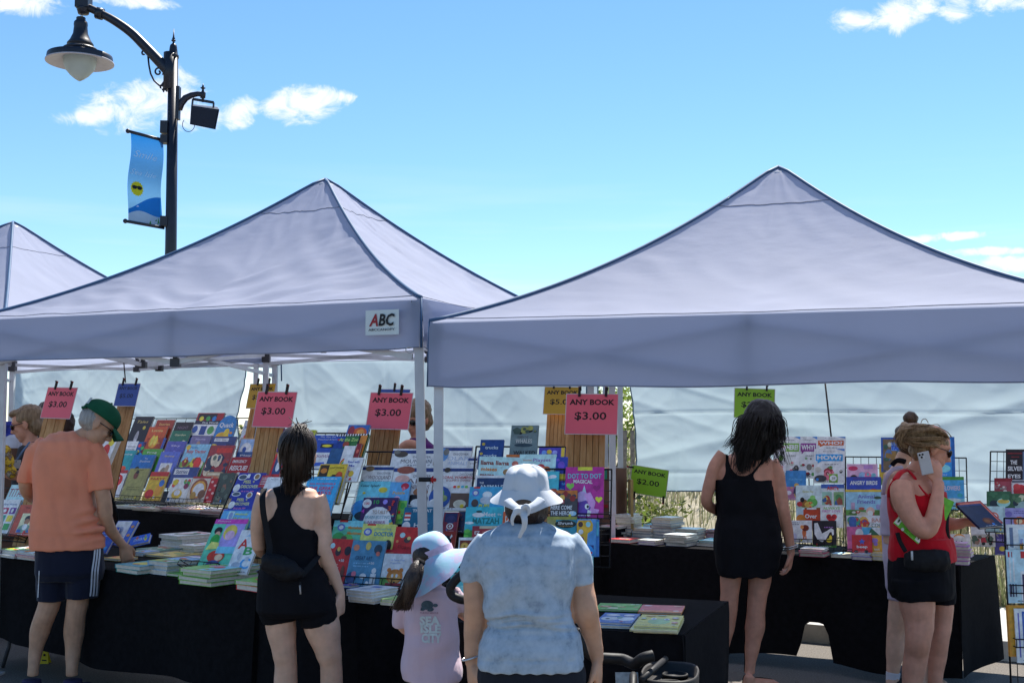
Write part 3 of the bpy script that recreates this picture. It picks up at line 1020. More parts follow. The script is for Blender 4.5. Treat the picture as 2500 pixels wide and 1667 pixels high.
TF2 = table(E1b.xy, (E1b + dF * min(sA, sB)).xy, 0.76, 0.72, lambda u: 0.16 + 0.02 * math.sin(u * 7), 'folding table in front of the woman in the black tank top', 'black cloth on the table before the woman in the black tank top', 2)
E3 = E2 + Vector((-math.cos(R(20)), math.sin(R(20)), 0)) * 1.0
TF3 = table(E3.xy, E2.xy, 1.0, 0.72, lambda u: 0.16 + 0.02 * math.sin(u * 7), 'folding table carrying the four flat picture books', 'black cloth under the four flat picture books', 7)
B0, B1 = on_z(150, 1229, 0.84), on_z(545, 1266, 0.84)
dB = (B1 - B0).normalized()
TB1 = table((B0).xy, (B1 + dB * 0.1).xy, 0.7, 0.84, lambda u: 0.06, 'high folding table at the back of the stall behind the man', 'black cloth hanging to the ground from the high back table', 3)
def scallop(u):
 # separate lengths of cloth hang from the long edge, with gaps near the ground
 s = u * 2.6
 zb = 0.07 + 0.02 * math.sin(s * 5)
 for c, wd, h in ((1.74, 0.21, 0.26), (2.36, 0.24, 0.27)):
  k = abs(s - c) / (wd / 2)
  if k < 1: zb = max(zb, 0.05 + h * (1 - k ** 5))
 return zb
RA0 = Vector((0.42, 8.81, 0))
RDIR = Vector((1.67, -1.22, 0)).normalized()
RA1 = RA0 + RDIR * 2.72
TR1 = table(RA0.xy, RA1.xy, 0.75, 0.72, lambda u: scallop(u), 'long folding table in front of the creased tarp', 'black cloth with gaps along its hem under the creased tarp', 5, waves=9)
C0, C1 = on_z(720, 1262, 0.80), on_z(1440, 1300, 0.80)
TB2 = table(C0.xy, C1.xy, 0.6, 0.80, lambda u: 0.06, 'folding table at the back behind the animal book rack', 'black cloth on the back table behind the animal books', 6)
paper = pm('page edges', (0.62, 0.58, 0.50), 0.8, 0.12, 60)
wire_mat = pm('black wire', (0.012, 0.012, 0.014), 0.4, 0.1, metallic=0.3)
LAYER = 0.024
def ops_draw(root, w, h, ops, z0, name='illustration'):
 """flat print on a cover; coordinates 0..1 from the lower edge; returns nothing"""
 m = MB()
 mats, idx = [], {}
 z = z0
 def mi(c):
  if c not in idx:
   idx[c] = len(mats)
   mats.append(ink(c))
  return idx[c]
 def q(x, y):
  return Vector(((x - 0.5) * w, (y - 0.5) * h, z))
 texts = []
 for op in ops:
  z += 0.00035
  k = op[0]
  if k == 'R':
   _, x0, y0, x1, y1, c = op
   m.add([q(x0, y0), q(x1, y0), q(x1, y1), q(x0, y1)], [(0, 1, 2, 3)], mi(c))
  elif k == 'E':
   _, cx, cy, rx, ry, c = op
   n = 14
   m.add([q(cx + rx * math.cos(2 * math.pi * i / n), cy + ry * math.sin(2 * math.pi * i / n)) for i in range(n)], [tuple(range(n))], mi(c))
  elif k == 'P':
   m.add([q(x, y) for x, y in op[1]], [tuple(range(len(op[1])))], mi(op[2]))
  elif k == 'A':
   _, seed, n, cols, (x0, y0, x1, y1) = op
   r_ = random.Random(seed)
   for _i in range(n):
    z += 0.0001
    cx, cy = x0 + (x1 - x0) * r_.random(), y0 + (y1 - y0) * r_.random()
    s = (0.05 + 0.12 * r_.random()) * min(1, (x1 - x0) + 0.2)
    ry = min(s * w / h * (0.6 + 0.8 * r_.random()), (y1 - y0) * 0.4)
    cx = min(max(cx, x0 + s), x1 - s) if x1 - x0 > 2 * s else (x0 + x1) / 2
    cy = min(max(cy, y0 + ry), y1 - ry) if y1 - y0 > 2 * ry else (y0 + y1) / 2
    nn = r_.choice((5, 8, 12, 12))
    ph = r_.random() * 6
    m.add([q(cx + s * math.cos(ph + 2 * math.pi * i / nn) * (0.75 + 0.5 * r_.random() if nn < 12 else 1), cy + ry * math.sin(ph + 2 * math.pi * i / nn)) for i in range(nn)], [tuple(range(nn))], mi(r_.choice(cols)))
    if r_.random() < 0.5:
     z += 0.0001
     m.add([q(cx + s * 0.45 * math.cos(2 * math.pi * i / 8), cy + ry * 0.3 + ry * 0.4 * math.sin(2 * math.pi * i / 8)) for i in range(8)], [tuple(range(8))], mi(r_.choice(cols)))
  elif k == 'L':       # lines of small print
   _, x0, y0, x1, y1, n, c = op
   for i in range(n):
    yy = y1 - (y1 - y0) * (i + 0.5) / n
    hh = (y1 - y0) / n * 0.2
    r_ = random.Random(int(x0 * 999) + i)
    xx = x0
    while xx < x1 - 0.03:
     ww = min(0.03 + 0.09 * r_.random(), x1 - xx)
     m.add([q(xx, yy - hh), q(xx + ww, yy - hh), q(xx + ww, yy + hh), q(xx, yy + hh)], [(0, 1, 2, 3)], mi(c))
     xx += ww + 0.025
  elif k == 'H':       # heart
   _, cx, cy, s, c = op
   pts = []
   for i in range(20):
    t_ = 2 * math.pi * i / 20
    pts.append((cx + s * 16 * math.sin(t_) ** 3 / 17, cy + s * w / h * (13 * math.cos(t_) - 5 * math.cos(2 * t_) - 2 * math.cos(3 * t_) - math.cos(4 * t_)) / 17))
   m.add([q(x, y) for x, y in pts], [tuple(range(20))], mi(c))
  elif k == 'T':
   texts.append((op, z + 0.0004))
 if m.v:
  o = m.build(name, mats, root, local=True)
 for op, zt_ in texts:
  op = list(op) + [0.012, 0.0, 0.0][len(op) - 7:]
  _, s, cx, cy, ww, hh, c, bold, shear, rot = op
  letter(root, s, (cx - 0.5) * w, (cy - 0.5) * h, ww * w, hh * h, zt_, ink(c), bold, shear, rot)
COVER = {}
def book(pos, rot, w, h, th, col, ops, label, name='book', cat='book', group=None, rounded=False, spine=None, lie=False):
 """local frame: x across, y up the cover, z out of the cover; origin in the middle of the back"""
 root = empty(name, pos, label, cat, group, rot)
 c = ink(col)
 key = (round(w, 3), round(h, 3), round(th, 3), rounded, 'c')
 e = 0.0016
 if key not in COVER:
  m = MB()
  if rounded:
   pts = []
   rr = min(w * 0.5, h * 0.35)
   for i in range(13):
    a = math.pi * i / 12
    pts.append((math.cos(a) * w / 2, h / 2 - rr + math.sin(a) * rr))
   pts = pts + [(-w / 2, -h / 2), (w / 2, -h / 2)]
   for z0, z1 in ((0, e), (th - e, th)):
    n = len(pts)
    m.add([(x, y, z0) for x, y in pts] + [(x, y, z1) for x, y in pts], [tuple(range(n - 1, -1, -1)), tuple(range(n, 2 * n))] + [(i, (i + 1) % n, n + (i + 1) % n, n + i) for i in range(n)])
  else:
   m.box((0, 0, e / 2), (w, h, e))
   m.box((0, 0, th - e / 2), (w, h, e))
  m.box((-w / 2 + e / 2, -h * (0.15 if rounded else 0), th / 2), (e, h * (0.69 if rounded else 0.999), th - 2 * e - 0.0002))
  COVER[key] = m.mesh('cover', c)
  m = MB()
  if rounded:
   pts2 = [(x * 0.97, y * 0.97) for x, y in pts]
   n = len(pts2)
   m.add([(x, y, e + 0.0003) for x, y in pts2] + [(x, y, th - e - 0.0003) for x, y in pts2], [tuple(range(n - 1, -1, -1)), tuple(range(n, 2 * n))] + [(i, (i + 1) % n, n + (i + 1) % n, n + i) for i in range(n)])
  else:
   m.box((0.0005, 0, th / 2), (w - 0.007, h - 0.006, th - 2 * e - 0.0006))
  COVER[key[:-1] + ('p',)] = m.mesh('pages', paper)
 o = bpy.data.objects.new('cover', COVER[key])
 link(o, root)
 o.material_slots[0].link = 'OBJECT'
 o.material_slots[0].material = c
 p = bpy.data.objects.new('pages', COVER[key[:-1] + ('p',)])
 link(p, root)
 if ops:
  r_ = random.Random(label)
  k = 'e2ddd2' if sum(hexc(col)) < 0.7 else '3a3a40'
  x0 = 0.1 + 0.3 * r_.random()
  ops = list(ops) + [('L', x0, 0.025, x0 + 0.5, 0.06, 1, k)]
  if r_.random() < 0.5: ops.append(('E', 0.1 + 0.8 * r_.random(), 0.1, 0.05, 0.05 * w / h, r_.choice(('d8b52e', 'b8302e', 'e2ddd2', '2f6fb0'))))
  ops_draw(root, w, h, ops, th)
 return root
PL = {}
def rack(key, x, y, Y, yaw, tilt):
 yaw, tilt = R(yaw), R(tilt)
 xa = Vector((math.cos(yaw), -math.sin(yaw), 0))
 back = Vector((math.sin(yaw), math.cos(yaw), 0))
 ya = Vector((0, 0, 1)) * math.cos(tilt) + back * math.sin(tilt)
 PL[key] = (at(x, y, Y), xa, ya, xa.cross(ya))
rack('RA', 20, 1318, 8.25, 38, 25)
rack('RB', 570, 1400, 6.55, 36, 30)
rack('RC', 780, 1440, 6.42, 30, 27)
rack('RD', 940, 1436, 6.38, 24, 22)
rack('RE', 1250, 1460, 5.95, 16, 17)
rack('RF', 1420, 1440, 5.85, 12, 12)
rack('BA', 373, 1223, 10.35, 36, 24)
rack('BB', 580, 1180, 9.9, 34, 20)
rack('BC', 900, 1120, 9.0, 20, 18)
rack('R1', 1944, 1335, 8.03, 24, 10)
rack('R2', 2100, 1340, 7.75, 22, 7)
rack('R3', 2330, 1300, 7.45, 20, 7)
rack('R4', 2440, 1290, 7.0, 30, 16)
rack('R5', 2480, 1500, 5.3, 8, 3)
def rb(key, layer, reg, x0, y0, x1, y1, col, ops, label, th=0.012, rounded=False, cat='book', dy=0.0, group='books facing out on the wire racks', name='book'):
 p0, xa, ya, n = PL[key]
 p0 = p0 + n * (LAYER * layer)
 a = on_plane(*px(reg, x0, y0), p0, n)
 b = on_plane(*px(reg, x1, y0 + dy), p0, n)
 w_ = (b - a).length
 X = (b - a).normalized()
 Yv = n.cross(X)
 yb = px(reg, 0, y1)[1]
 lo, hi = 0.02, 1.2
 for _ in range(30):
  mid = (lo + hi) / 2
  if proj(a - Yv * mid)[1] < yb: lo = mid
  else: hi = mid
 h_ = lo
 c = a + X * w_ / 2 - Yv * h_ / 2 - n * th
 return book(c, basis(X, Yv, n), w_, h_, th, col, ops, label, cat=cat, rounded=rounded, group=group, name=name)
def T(s, cx, cy, w_, h_, c, bold=0.012, shear=0.0, rot=0.0): return ('T', s, cx, cy, w_, h_, c, bold, shear, rot)
def Rc(*a): return ('R',) + a
def E(*a): return ('E',) + a
def A(seed, n, cols, box): return ('A', seed, n, cols, box)
def Ln(*a): return ('L',) + a
bright = ['c8322b', 'e0b52e', '3f8f4a', '2f6fb0', 'd97a2b', 'e8e2d4']
# back rack of the far stall
D = rb
D('BA', 0, 'A', 980, 640, 1112, 900, '3a62a8', [E(.5, .5, .35, .16, 'b83a30'), E(.5, .5, .25, .1, 'd9d3c6'), E(.4, .8, .3, .08, 'c8d4e6')], 'blue book with a red oval, beside the green cap')
D('BA', 0, 'A', 1158, 580, 1312, 900, '17161f', [T('Tales', .5, .86, .6, .07, 'b8a25c', 0, .3), E(.45, .42, .10, .2, '8d8a90'), E(.7, .7, .08, .05, 'a99b3c'), Rc(.4, .2, .52, .4, 'b9b6ba')], 'black book with gold script standing tallest on the back rack')
D('BA', 0, 'A', 1340, 608, 1492, 860, '8c3524', [T('Stories', .5, .85, .6, .08, 'd8a05c'), A(3, 6, ['6d2a1c', 'b05a30'], (.1, .2, .9, .7))], 'rust red book behind an orange one on the back rack')
D('BA', 1, 'A', 1275, 668, 1432, 900, 'b24d26', [T('Little', .5, .86, .6, .08, 'e0b26a'), E(.5, .45, .25, .22, 'd9892f'), E(.42, .5, .08, .2, 'e8b44a'), E(.6, .5, .08, .18, 'e8b44a')], 'orange book with a yellow leaf shape')
D('BA', 0, 'A', 1500, 628, 1650, 860, '231a20', [T('NIGHT', .5, .8, .6, .1, '6d5a6a')], 'dark plum book, top right of the fairy tale row')
D('BA', 0, 'A', 1690, 550, 1915, 900, '20233a', [Rc(0, .82, 1, 1, '8e1d26'), Rc(.05, .84, .75, .98, '1c1c26'), E(.2, .86, .08, .06, 'd8b73a'), E(.45, .86, .08, .06, '3f8f4a'), E(.68, .86, .08, .06, '2f6fb0'), Rc(0, .45, 1, .72, 'c9c8cc'),
E(.1, .6, .1, .09, '2f4f90'), Rc(.3, .47, .52, .68, '27407e'), E(.7, .58, .12, .1, '4f8f4a'), T('First Words', .6, .76, .6, .05, 'd6dbe6'), Rc(0, .1, 1, .4, '3a5aa0')], 'black and red board book with traffic light dots above rows of pictures')
D('BA', 1, 'A', 1880, 570, 2042, 900, '2a6fa8', [T('Quack', .5, .74, .75, .14, 'dfe8f0', .02), E(.45, .45, .34, .12, 'c99a2e'), E(.62, .56, .14, .1, 'd9ab35'), E(.85, .55, .08, .03, 'd97a2b')], 'rounded blue book with a yellow duck', rounded=True)
D('BB', 0, 'A', 2085, 612, 2190, 900, 'b9bfd0', [T('Baby', .5, .78, .7, .1, '3f5f9a'), E(.5, .5, .25, .1, 'c23a48'), E(.3, .3, .12, .08, '3a62a8')], 'pale book with small red print under the yellow price sign')
D('BB', 1, 'A', 2050, 762, 2182, 960, 'a9845c', [Rc(.05, .05, .95, .95, '8aa3c4'), E(.5, .5, .36, .3, 'e1e2e6'), E(.42, .5, .12, .12, '34549a')], 'tan book showing a white oval with a blue shape')
D('BB', 2, 'A', 2020, 880, 2180, 1060, '33507f', [Rc(.05, .2, .95, .7, '7d8fae'), T('Play', .5, .82, .6, .1, 'd6dbe6')], 'slate blue book below the tan one')
D('BA', 1, 'A', 1055, 790, 1182, 1010, 'd9d6d0', [T('COLORS', .5, .5, .8, .12, 'b8332b', .02), Ln(.1, .62, .9, .85, 2, '8a8a92')], 'white book lettered COLORS in red')
D('BA', 1, 'A', 1182, 795, 1252, 1010, '1f4f8a', [E(.3, .85, .2, .07, 'c8322b'), E(.7, .75, .2, .07, '3f9a4a'), E(.3, .6, .2, .07, 'e0b52e'), E(.7, .5, .2, .07, '2f8fc0'), E(.35, .35, .2, .07, 'd97a2b')], 'narrow navy book covered in coloured dots')
D('BA', 1, 'A', 1255, 762, 1412, 990, '35509e', [T('Farm', .5, .82, .5, .08, 'c9a44c'), E(.5, .42, .38, .16, 'c9793a'), E(.3, .5, .15, .1, 'e0b24a')], 'royal blue book with an orange hill, above the green one')
D('BA', 1, 'A', 1470, 700, 1628, 900, '22624a', [T('Garden', .5, .82, .6, .08, 'c9c39c'), A(9, 5, ['2f7a58', '194a38', 'd8cba0'], (.1, .1, .9, .6))], 'dark green book on the back rack')
D('BA', 2, 'A', 1430, 790, 1592, 1040, '4d4f9a', [T('Sky', .5, .84, .5, .08, 'b8b2cc'), A(10, 6, ['6d6ab2', '8a6a9a', '3a3c7e'], (.1, .2, .9, .7))], 'violet blue book under the dark green one')
D('BA', 1, 'A', 1635, 745, 1802, 960, '6b6488', [E(.45, .6, .12, .2, '9a7a6a'), T('Home', .5, .87, .5, .07, 'b5aec6')], 'dusty mauve book beside the navy collage')
D('BA', 2, 'A', 1810, 750, 2018, 960, '2c3a6c', [Rc(.12, .8, .7, .93, 'd6d8e0'), T('First Steps', .42, .865, .5, .07, '33446e'), E(.2, .5, .16, .2, 'b79a3a'), E(.75, .5, .2, .22, '24305a'), A(4, 7, ['6d7aa8', 'c9b04a', '3a4f90'], (.05, .1, .95, .7))], 'navy picture book with a white name strip under the rounded duck book')
D('BA', 2, 'A', 985, 868, 1168, 1110, '2b8a8f', [T('Counting', .5, .86, .7, .07, 'd9dccb'), E(.4, .42, .14, .07, 'b83a2a'), E(.62, .38, .16, .08, 'c04a2a'), E(.25, .6, .1, .06, '2f6a3a')], 'teal book with red fruit')
D('BA', 2, 'A', 1225, 855, 1388, 1090, '4d8f3a', [E(.5, .55, .35, .25, '78b04a'), T('Frog', .5, .86, .5, .08, 'dce6c0')], 'grass green book mostly hidden behind a blue one')
D('BA', 3, 'A', 1145, 905, 1328, 1180, '1f62a2', [T('The', .62, .88, .15, .05, 'd6dbe6', 0), T('Shadows', .6, .8, .5, .06, 'd6dbe6', 0, .2), E(.35, .52, .12, .12, '1a1a22'), E(.45, .40, .1, .12, 'c9a08a'), Rc(0, 0, 1, .1, '14477a')], 'blue book with a small dark haired figure')
D('BA', 3, 'A', 1375, 880, 1542, 1180, '5766b4', [T('Bunny', .5, .87, .5, .06, 'c9b05c'), Rc(.18, .25, .78, .68, 'd2cfc8'), E(.42, .42, .14, .14, '8a7a6a'), E(.58, .52, .1, .12, 'a08a74')], 'periwinkle book with a framed pair of rabbits')
D('BA', 3, 'A', 1592, 815, 1797, 1090, '7fb0d8', [T('Busy Tractor', .5, .76, .8, .13, 'b8332b', .02), E(.12, .9, .1, .08, 'e8a83a'), T('Farm', .35, .9, .3, .06, '3a7fb4'), Rc(0, .0, 1, .45, '6a8f3a'), A(21, 16, ['c8322b', '8a3a2a', 'd8c23a', '3f7a3a', 'cfc9b8'], (.03, .05, .97, .6))], 'pale blue book titled Busy Tractor')
D('BA', 3, 'A', 1800, 825, 2003, 1110, '8a2f36', [Rc(.3, .78, .95, .92, 'b83028'), A(22, 18, ['3a4a6a', 'a83a30', 'c9b8a0', '5a6a5a', '22304a'], (.03, .05, .97, .75))], 'crowded red book beside the Busy Tractor one')
D('BA', 4, 'A', 1975, 925, 2148, 1130, '8f1a24', [T('EMERGENCY', .45, .82, .7, .12, 'e2dcd6', .02, .15), T('RESCUE!', .5, .55, .85, .2, 'e8e4de', .03, .15), A(23, 8, ['3a3a42', 'b8b4ae', '5a1a1e'], (.05, .03, .95, .38))], 'dark red book titled EMERGENCY RESCUE!')
D('BA', 4, 'A', 940, 1035, 1092, 1262, 'd4cfc9', [Rc(0, .88, 1, 1, 'a8302e'), E(.62, .62, .26, .22, 'c22a20'), E(.55, .3, .22, .24, 'b82a20'), E(.62, .7, .08, .05, 'e8e4de'), E(.3, .15, .2, .1, 'd8d4ce')], 'white book with a fuzzy red shape at the low end of the back rack')
D('BA', 4, 'A', 1110, 1020, 1277, 1290, '8f8a4e', [E(.42, .78, .12, .12, '6d3a2a'), E(.45, .88, .08, .05, '2a201c'), Ln(.2, .3, .85, .45, 2, '6d6a3a'), T('Classic', .5, .95, .5, .04, '4a4528')], 'olive gold book with a plain cover on the bottom row')
D('BA', 4, 'A', 1290, 1050, 1443, 1290, 'd8a52e', [Rc(0, .84, 1, 1, 'b02a26'), T('PARTY', .5, .75, .8, .08, 'b02a26', .02), E(.3, .22, .24, .16, 'c22a20'), E(.75, .35, .2, .2, 'd88a2a'), E(.8, .6, .14, .12, '3a6ab0')], 'yellow book with a red band and red ball')
D('BA', 4, 'A', 1480, 1010, 1697, 1150, '2c3f78', [Rc(.08, .55, .65, .9, 'd2d6de'), T('Stories', .38, .73, .45, .25, '33446e')], 'navy book with a white name strip on the bottom rows')
D('BA', 5, 'A', 1478, 1100, 1642, 1305, 'd6d2c4', [A(24, 8, ['3a9a4a', 'c8322b', '8a4a9a', 'e0b52e'], (.05, .6, .95, .95)), E(.45, .32, .26, .2, 'd8a52e'), E(.45, .38, .16, .12, 'e6e0d2'), E(.8, .65, .12, .12, '7a2a4a')], 'white book with a yellow seal shape')
D('BA', 4, 'A', 1760, 1050, 1892, 1160, 'a88e6e', [E(.5, .4, .4, .3, 'b86a4a'), Rc(.1, .75, .9, .9, 'c9bda2')], 'small beige book peeping over the rainbow one')
D('BA', 5, 'A', 1650, 1090, 1803, 1305, 'c2b8aa', [E(.5, .52, .46, .4, '8a4a32'), E(.5, .5, .38, .33, 'c9923a'), E(.5, .48, .3, .26, 'd9d5cc'), E(.3, .25, .16, .15, 'a8823a'), E(.75, .3, .2, .18, '6d4a36'), Rc(0, .93, 1, 1, 'a02a2c')], 'book with a brown and gold rainbow arch')
D('BA', 5, 'A', 1795, 1105, 1875, 1310, 'a8242c', [E(.3, .85, .14, .05, 'd9a09a'), E(.7, .7, .14, .05, 'd9a09a'), E(.3, .52, .14, .05, 'd9a09a'), E(.7, .38, .14, .05, 'd9a09a'), E(.3, .2, .14, .05, 'd9a09a')], 'slim red book dotted with pink')
D('BA', 5, 'A', 1875, 1060, 2012, 1325, '3c4a44', [A(25, 12, ['54645a', '2a3432', '6d7a6a', '7a5a4a'], (.05, .05, .95, .95))], 'dark grey green book at the end of the back rack')
# near end rack, front table
D('RA', 0, 'A', 100, 1160, 330, 1400, 'a9c6c8', [T('TITAN', .36, .72, .62, .28, '8a2a3a', .0, .1), Rc(0, 0, 1, .4, '7fb0c0')], 'pale aqua book with tall red letters, half behind the orange shirt')
D('RA', 1, 'A', 0, 1285, 182, 1575, 'd2d6d8', [T('160 First Words', .5, .86, .8, .06, '3a5a8a'), Rc(.02, .58, .28, .76, '3a9ac4'), Rc(.36, .58, .62, .76, 'a83a56'), Rc(.70, .58, .96, .76, '6a3a8a'), Rc(.02, .36, .28, .54, 'b8563a'), Rc(.36, .36, .62, .54, '2f8f7a'), Rc(.70, .36, .96, .54, 'd8b83a'),
Rc(.36, .08, .62, .26, '6ab0d0'), E(.15, .2, .16, .12, 'd8b52e'), Rc(.70, .12, .96, .3, '3f8f4a'), E(.15, .67, .06, .05, 'e8e4de'), E(.49, .67, .08, .05, 'e8e4de'), E(.83, .67, .06, .06, 'e8e4de'), A(31, 8, ['3f8f4a', 'c8322b', '2f6fb0', 'e0b52e'], (.05, .03, .6, .3))], 'white word book with a grid of little coloured pictures')
D('RA', 1, 'A', 178, 1330, 395, 1590, 'a8452a', [T('The Snowy', .5, .9, .5, .07, '5a2a1c', .02), Rc(.24, .1, .9, .72, 'cfc39c'), E(.52, .55, .12, .10, '20161a'), E(.52, .45, .1, .1, '9a6a4a'), E(.52, .22, .25, .14, '6d8a7a'), E(.52, .28, .1, .1, 'd9d5cc'), Rc(.26, .1, .42, .2, '33549a'), Rc(.66, .1, .85, .2, '33549a')], 'rust brown book with a framed dark haired child')
# tall book by the man's face, held up in the first rack
D('RA', 2, 'A', 858, 745, 1012, 1020, 'd8d3cc', [E(.75, .8, .16, .12, 'd8b52e'), E(.6, .5, .22, .25, 'b82a20'), E(.4, .3, .15, .15, 'c84a30'), Rc(.8, .85, .95, .93, '3f8f4a')], 'white book with red shapes and thick white pages in front of the bowed face', th=0.03)
# rack beside the black tank top
D('RB', 0, 'C', 375, 905, 612, 1120, '22308c', [T('PEEL +', .5, .64, .4, .12, 'c9c46a', .02), T('DISCOVER', .58, .45, .62, .13, 'd8d28a', .02), T('PAINT', .58, .2, .45, .16, 'c06a9a', .03), E(.2, .82, .18, .12, 'd2d6de'), E(.2, .82, .14, .09, '3a4a5a'), E(.72, .84, .12, .14, 'd2d6de'), E(.72, .84, .08, .1, '8a6a4a'), E(.14, .38, .12, .16, 'd2d6de'), Rc(.36, .78, .46, .94, 'd2d6de')], 'upper of two blue PEEL + DISCOVER sticker books')
D('RB', 1, 'C', 332, 1070, 560, 1270, '22308c', [T('PEEL +', .42, .66, .4, .12, 'c9c46a', .02), T('DISCOVER', .45, .48, .62, .13, 'd8d28a', .02), T('PAINT', .45, .24, .45, .16, 'c06a9a', .03), E(.1, .9, .18, .1, 'd2d6de'), E(.1, .9, .14, .07, '3a4a5a'), E(.62, .85, .12, .14, 'd2d6de'), E(.62, .85, .08, .1, '8a6a4a'), E(.1, .42, .12, .16, 'd2d6de')], 'lower of two blue PEEL + DISCOVER sticker books')
D('RB', 0, 'C', 575, 925, 650, 1030, 'a8303a', [Ln(.1, .2, .9, .85, 5, 'e2d6d2')], 'little red book with white lines behind the sticker books')
D('RB', 1, 'C', 620, 942, 760, 1150, 'd6d6d8', [T('My Day', .5, .9, .5, .05, '8a8a92')], 'plain white book behind the bare shoulder')
D('RB', 2, 'C', 240, 1222, 520, 1380, '5f9ed2', [Rc(.2, .35, .38, .9, 'a9c6e2'), E(.29, .65, .06, .18, '7a8ab0'), T('Melody', .62, .72, .4, .16, 'b8cc6a', .02), T('All Around', .64, .48, .48, .16, 'b8cc6a', .02), Rc(0, .92, 1, 1, '3a5ab0')], 'light blue book titled Melody')
D('RB', 3, 'D', 178, 98, 470, 525, '57b394', [Rc(0, .9, 1, 1, 'b83a9a'), Rc(.38, .42, .98, .9, '9a8ac8'), E(.6, .72, .2, .16, 'd8b24a'), E(.62, .66, .14, .10, 'c9a0b8'), E(.22, .75, .12, .08, '1c1418'), E(.24, .68, .08, .06, 'c99a80'), E(.22, .55, .13, .13, '2f8f3a'), ('P', [(.05, .35), (.42, .38), (.4, .5), (.15, .52)], 'd8c86a'), E(.45, .22, .26, .13, 'b8321c'), E(.55, .2, .12, .07, 'd8a88a'), E(.45, .06, .2, .08, '3a4a7a'), Rc(.4, .28, .98, .42, '6ab0d8'), T('Princess', .3, .95, .4, .04, 'e2c0dc', 0, .2)], 'big storybook of panels with a yellow gown and a mop of red hair')
D('RB', 4, 'D', 408, 195, 600, 590, 'd6d9e0', [T('ABC', .62, .87, .6, .06, '6aa0c8', 0, .2), T('A', .35, .68, .44, .22, 'b8302a', .02), T('B', .68, .52, .4, .18, '3a8f4a', .02), T('C', .72, .24, .45, .24, '3f8fc4', .02), E(.35, .4, .08, .08, 'a8acb4'), E(.35, .2, .22, .07, '9aa0aa'), E(.75, .35, .1, .05, 'a8acb4'), Ln(.1, .02, .9, .08, 1, '8a8a92')], 'white alphabet book with large A, B and C')
# middle rack behind the tank top
D('RC', 0, 'C', 760, 522, 880, 720, '5a3a7a', [E(.4, .6, .3, .2, '8a5a9a'), T('Dream', .5, .85, .6, .08, 'c9b8d6')], 'purple book beside a slatted board')
D('RC', 0, 'C', 980, 532, 1042, 700, 'a8ac3a', [E(.5, .7, .3, .1, 'd8d88a'), T('Zoom', .5, .88, .7, .06, '3a4a1a')], 'yellow green book showing behind the ponytail')
D('RC', 1, 'C', 1030, 577, 1303, 870, '24489a', [T('The Get Set', .45, .95, .5, .04, 'd2d6de', 0, .2), T('Preschool School', .45, .87, .6, .04, 'd2d6de', 0, .2), Rc(.78, .84, .95, .88, 'b83028'), Rc(.3, .62, .7, .74, '1c2430'), E(.5, .68, .15, .04, 'd8b52e'), Rc(.05, .0, .85, .48, 'd2d4da'), T('Counting', .46, .37, .72, .14, '8a5a7a', .01), E(.1, .12, .1, .09, 'd8b52e'), ('P', [(.3, .08), (.62, .1), (.58, .2), (.3, .18)], '3a5ab0'), ('P', [(.7, .1), (.8, .22), (.9, .1)], 'b83a30')], 'blue workbook with a white panel lettered Counting')
D('RC', 0, 'C', 1325, 488, 1512, 700, '2f5a9a', [E(.6, .65, .35, .25, 'b8502a'), E(.2, .75, .15, .2, '8a2a3a'), E(.65, .7, .18, .12, 'd8803a')], 'blue book with an orange swirl, topmost by the slatted board')
chk = []
for i in range(12):
 chk.append(Rc(i / 12, .94, i / 12 + .042, 1, 'e2e0da'))
 chk.append(Rc(i / 12 + .042, .94, i / 12 + .083, 1, '15151a'))
D('RC', 1, 'C', 1225, 570, 1505, 860, '2f6a3a', chk + [T('At the Zoo', .45, .82, .6, .1, '9ac06a', .02, .1), E(.4, .68, .1, .08, '8a3a2a'), Rc(.74, .0, .8, .94, '15151a'), Rc(.74, .3, .8, .42, 'e2e0da'), Rc(.74, .55, .8, .67, 'e2e0da'), Rc(.8, 0, 1, .94, 'b8742e'), A(41, 8, ['8a3a2a', 'c9a03a', '3a5a3a'], (.8, .1, 1, .85)), Rc(.0, .0, .74, .55, '24507a')], 'green zoo book with a black and white checked border')
D('RC', 2, 'C', 1290, 670, 1388, 860, 'd6d4ce', [E(.5, .2, .48, .25, 'b8332b'), E(.5, .18, .4, .2, 'd8a53a'), E(.5, .16, .32, .16, '3f8f4a'), E(.5, .12, .24, .12, 'd6d4ce')], 'white book with a rainbow')
D('RC', 2, 'C', 1400, 650, 1440, 820, '7a1f2a', [E(.5, .6, .3, .1, 'b85a4a')], 'narrow maroon book beside the rainbow one')
D('RC', 3, 'C', 1290, 772, 1455, 980, 'cdd0da', [T('Read with', .55, .82, .6, .1, '3a4a9a', .02), T('Me', .5, .66, .3, .1, '3a4a9a', .02), E(.3, .4, .2, .08, 'b83a30'), A(42, 6, ['3a5ab0', 'd8a53a', 'b8332b'], (.1, .05, .9, .45))], 'white book lettered Read with Me in blue')
D('RC', 4, 'C', 1080, 828, 1318, 1160, 'c9a22c', [Rc(.04, .04, .96, .97, 'd2ab30'), Rc(.04, .55, .36, .97, '3a2a1a'), E(.2, .82, .12, .07, 'b8702a'), T('LOST WORLD', .66, .9, .5, .04, '3a2a1a'), Rc(.55, .58, .75, .72, '2a221c'), E(.65, .6, .22, .1, '2a221c'), E(.8, .7, .12, .1, 'b84a24'), Ln(.1, .2, .9, .45, 4, '6d5a2a')], 'mustard yellow adventure book with dark shapes', th=0.03)
D('RC', 4, 'C', 690, 740, 780, 960, 'b8302e', [Rc(.2, .2, .95, .9, '33446e'), E(.6, .5, .2, .2, 'd2d6de')], 'red edged book behind the woman with the ponytail')
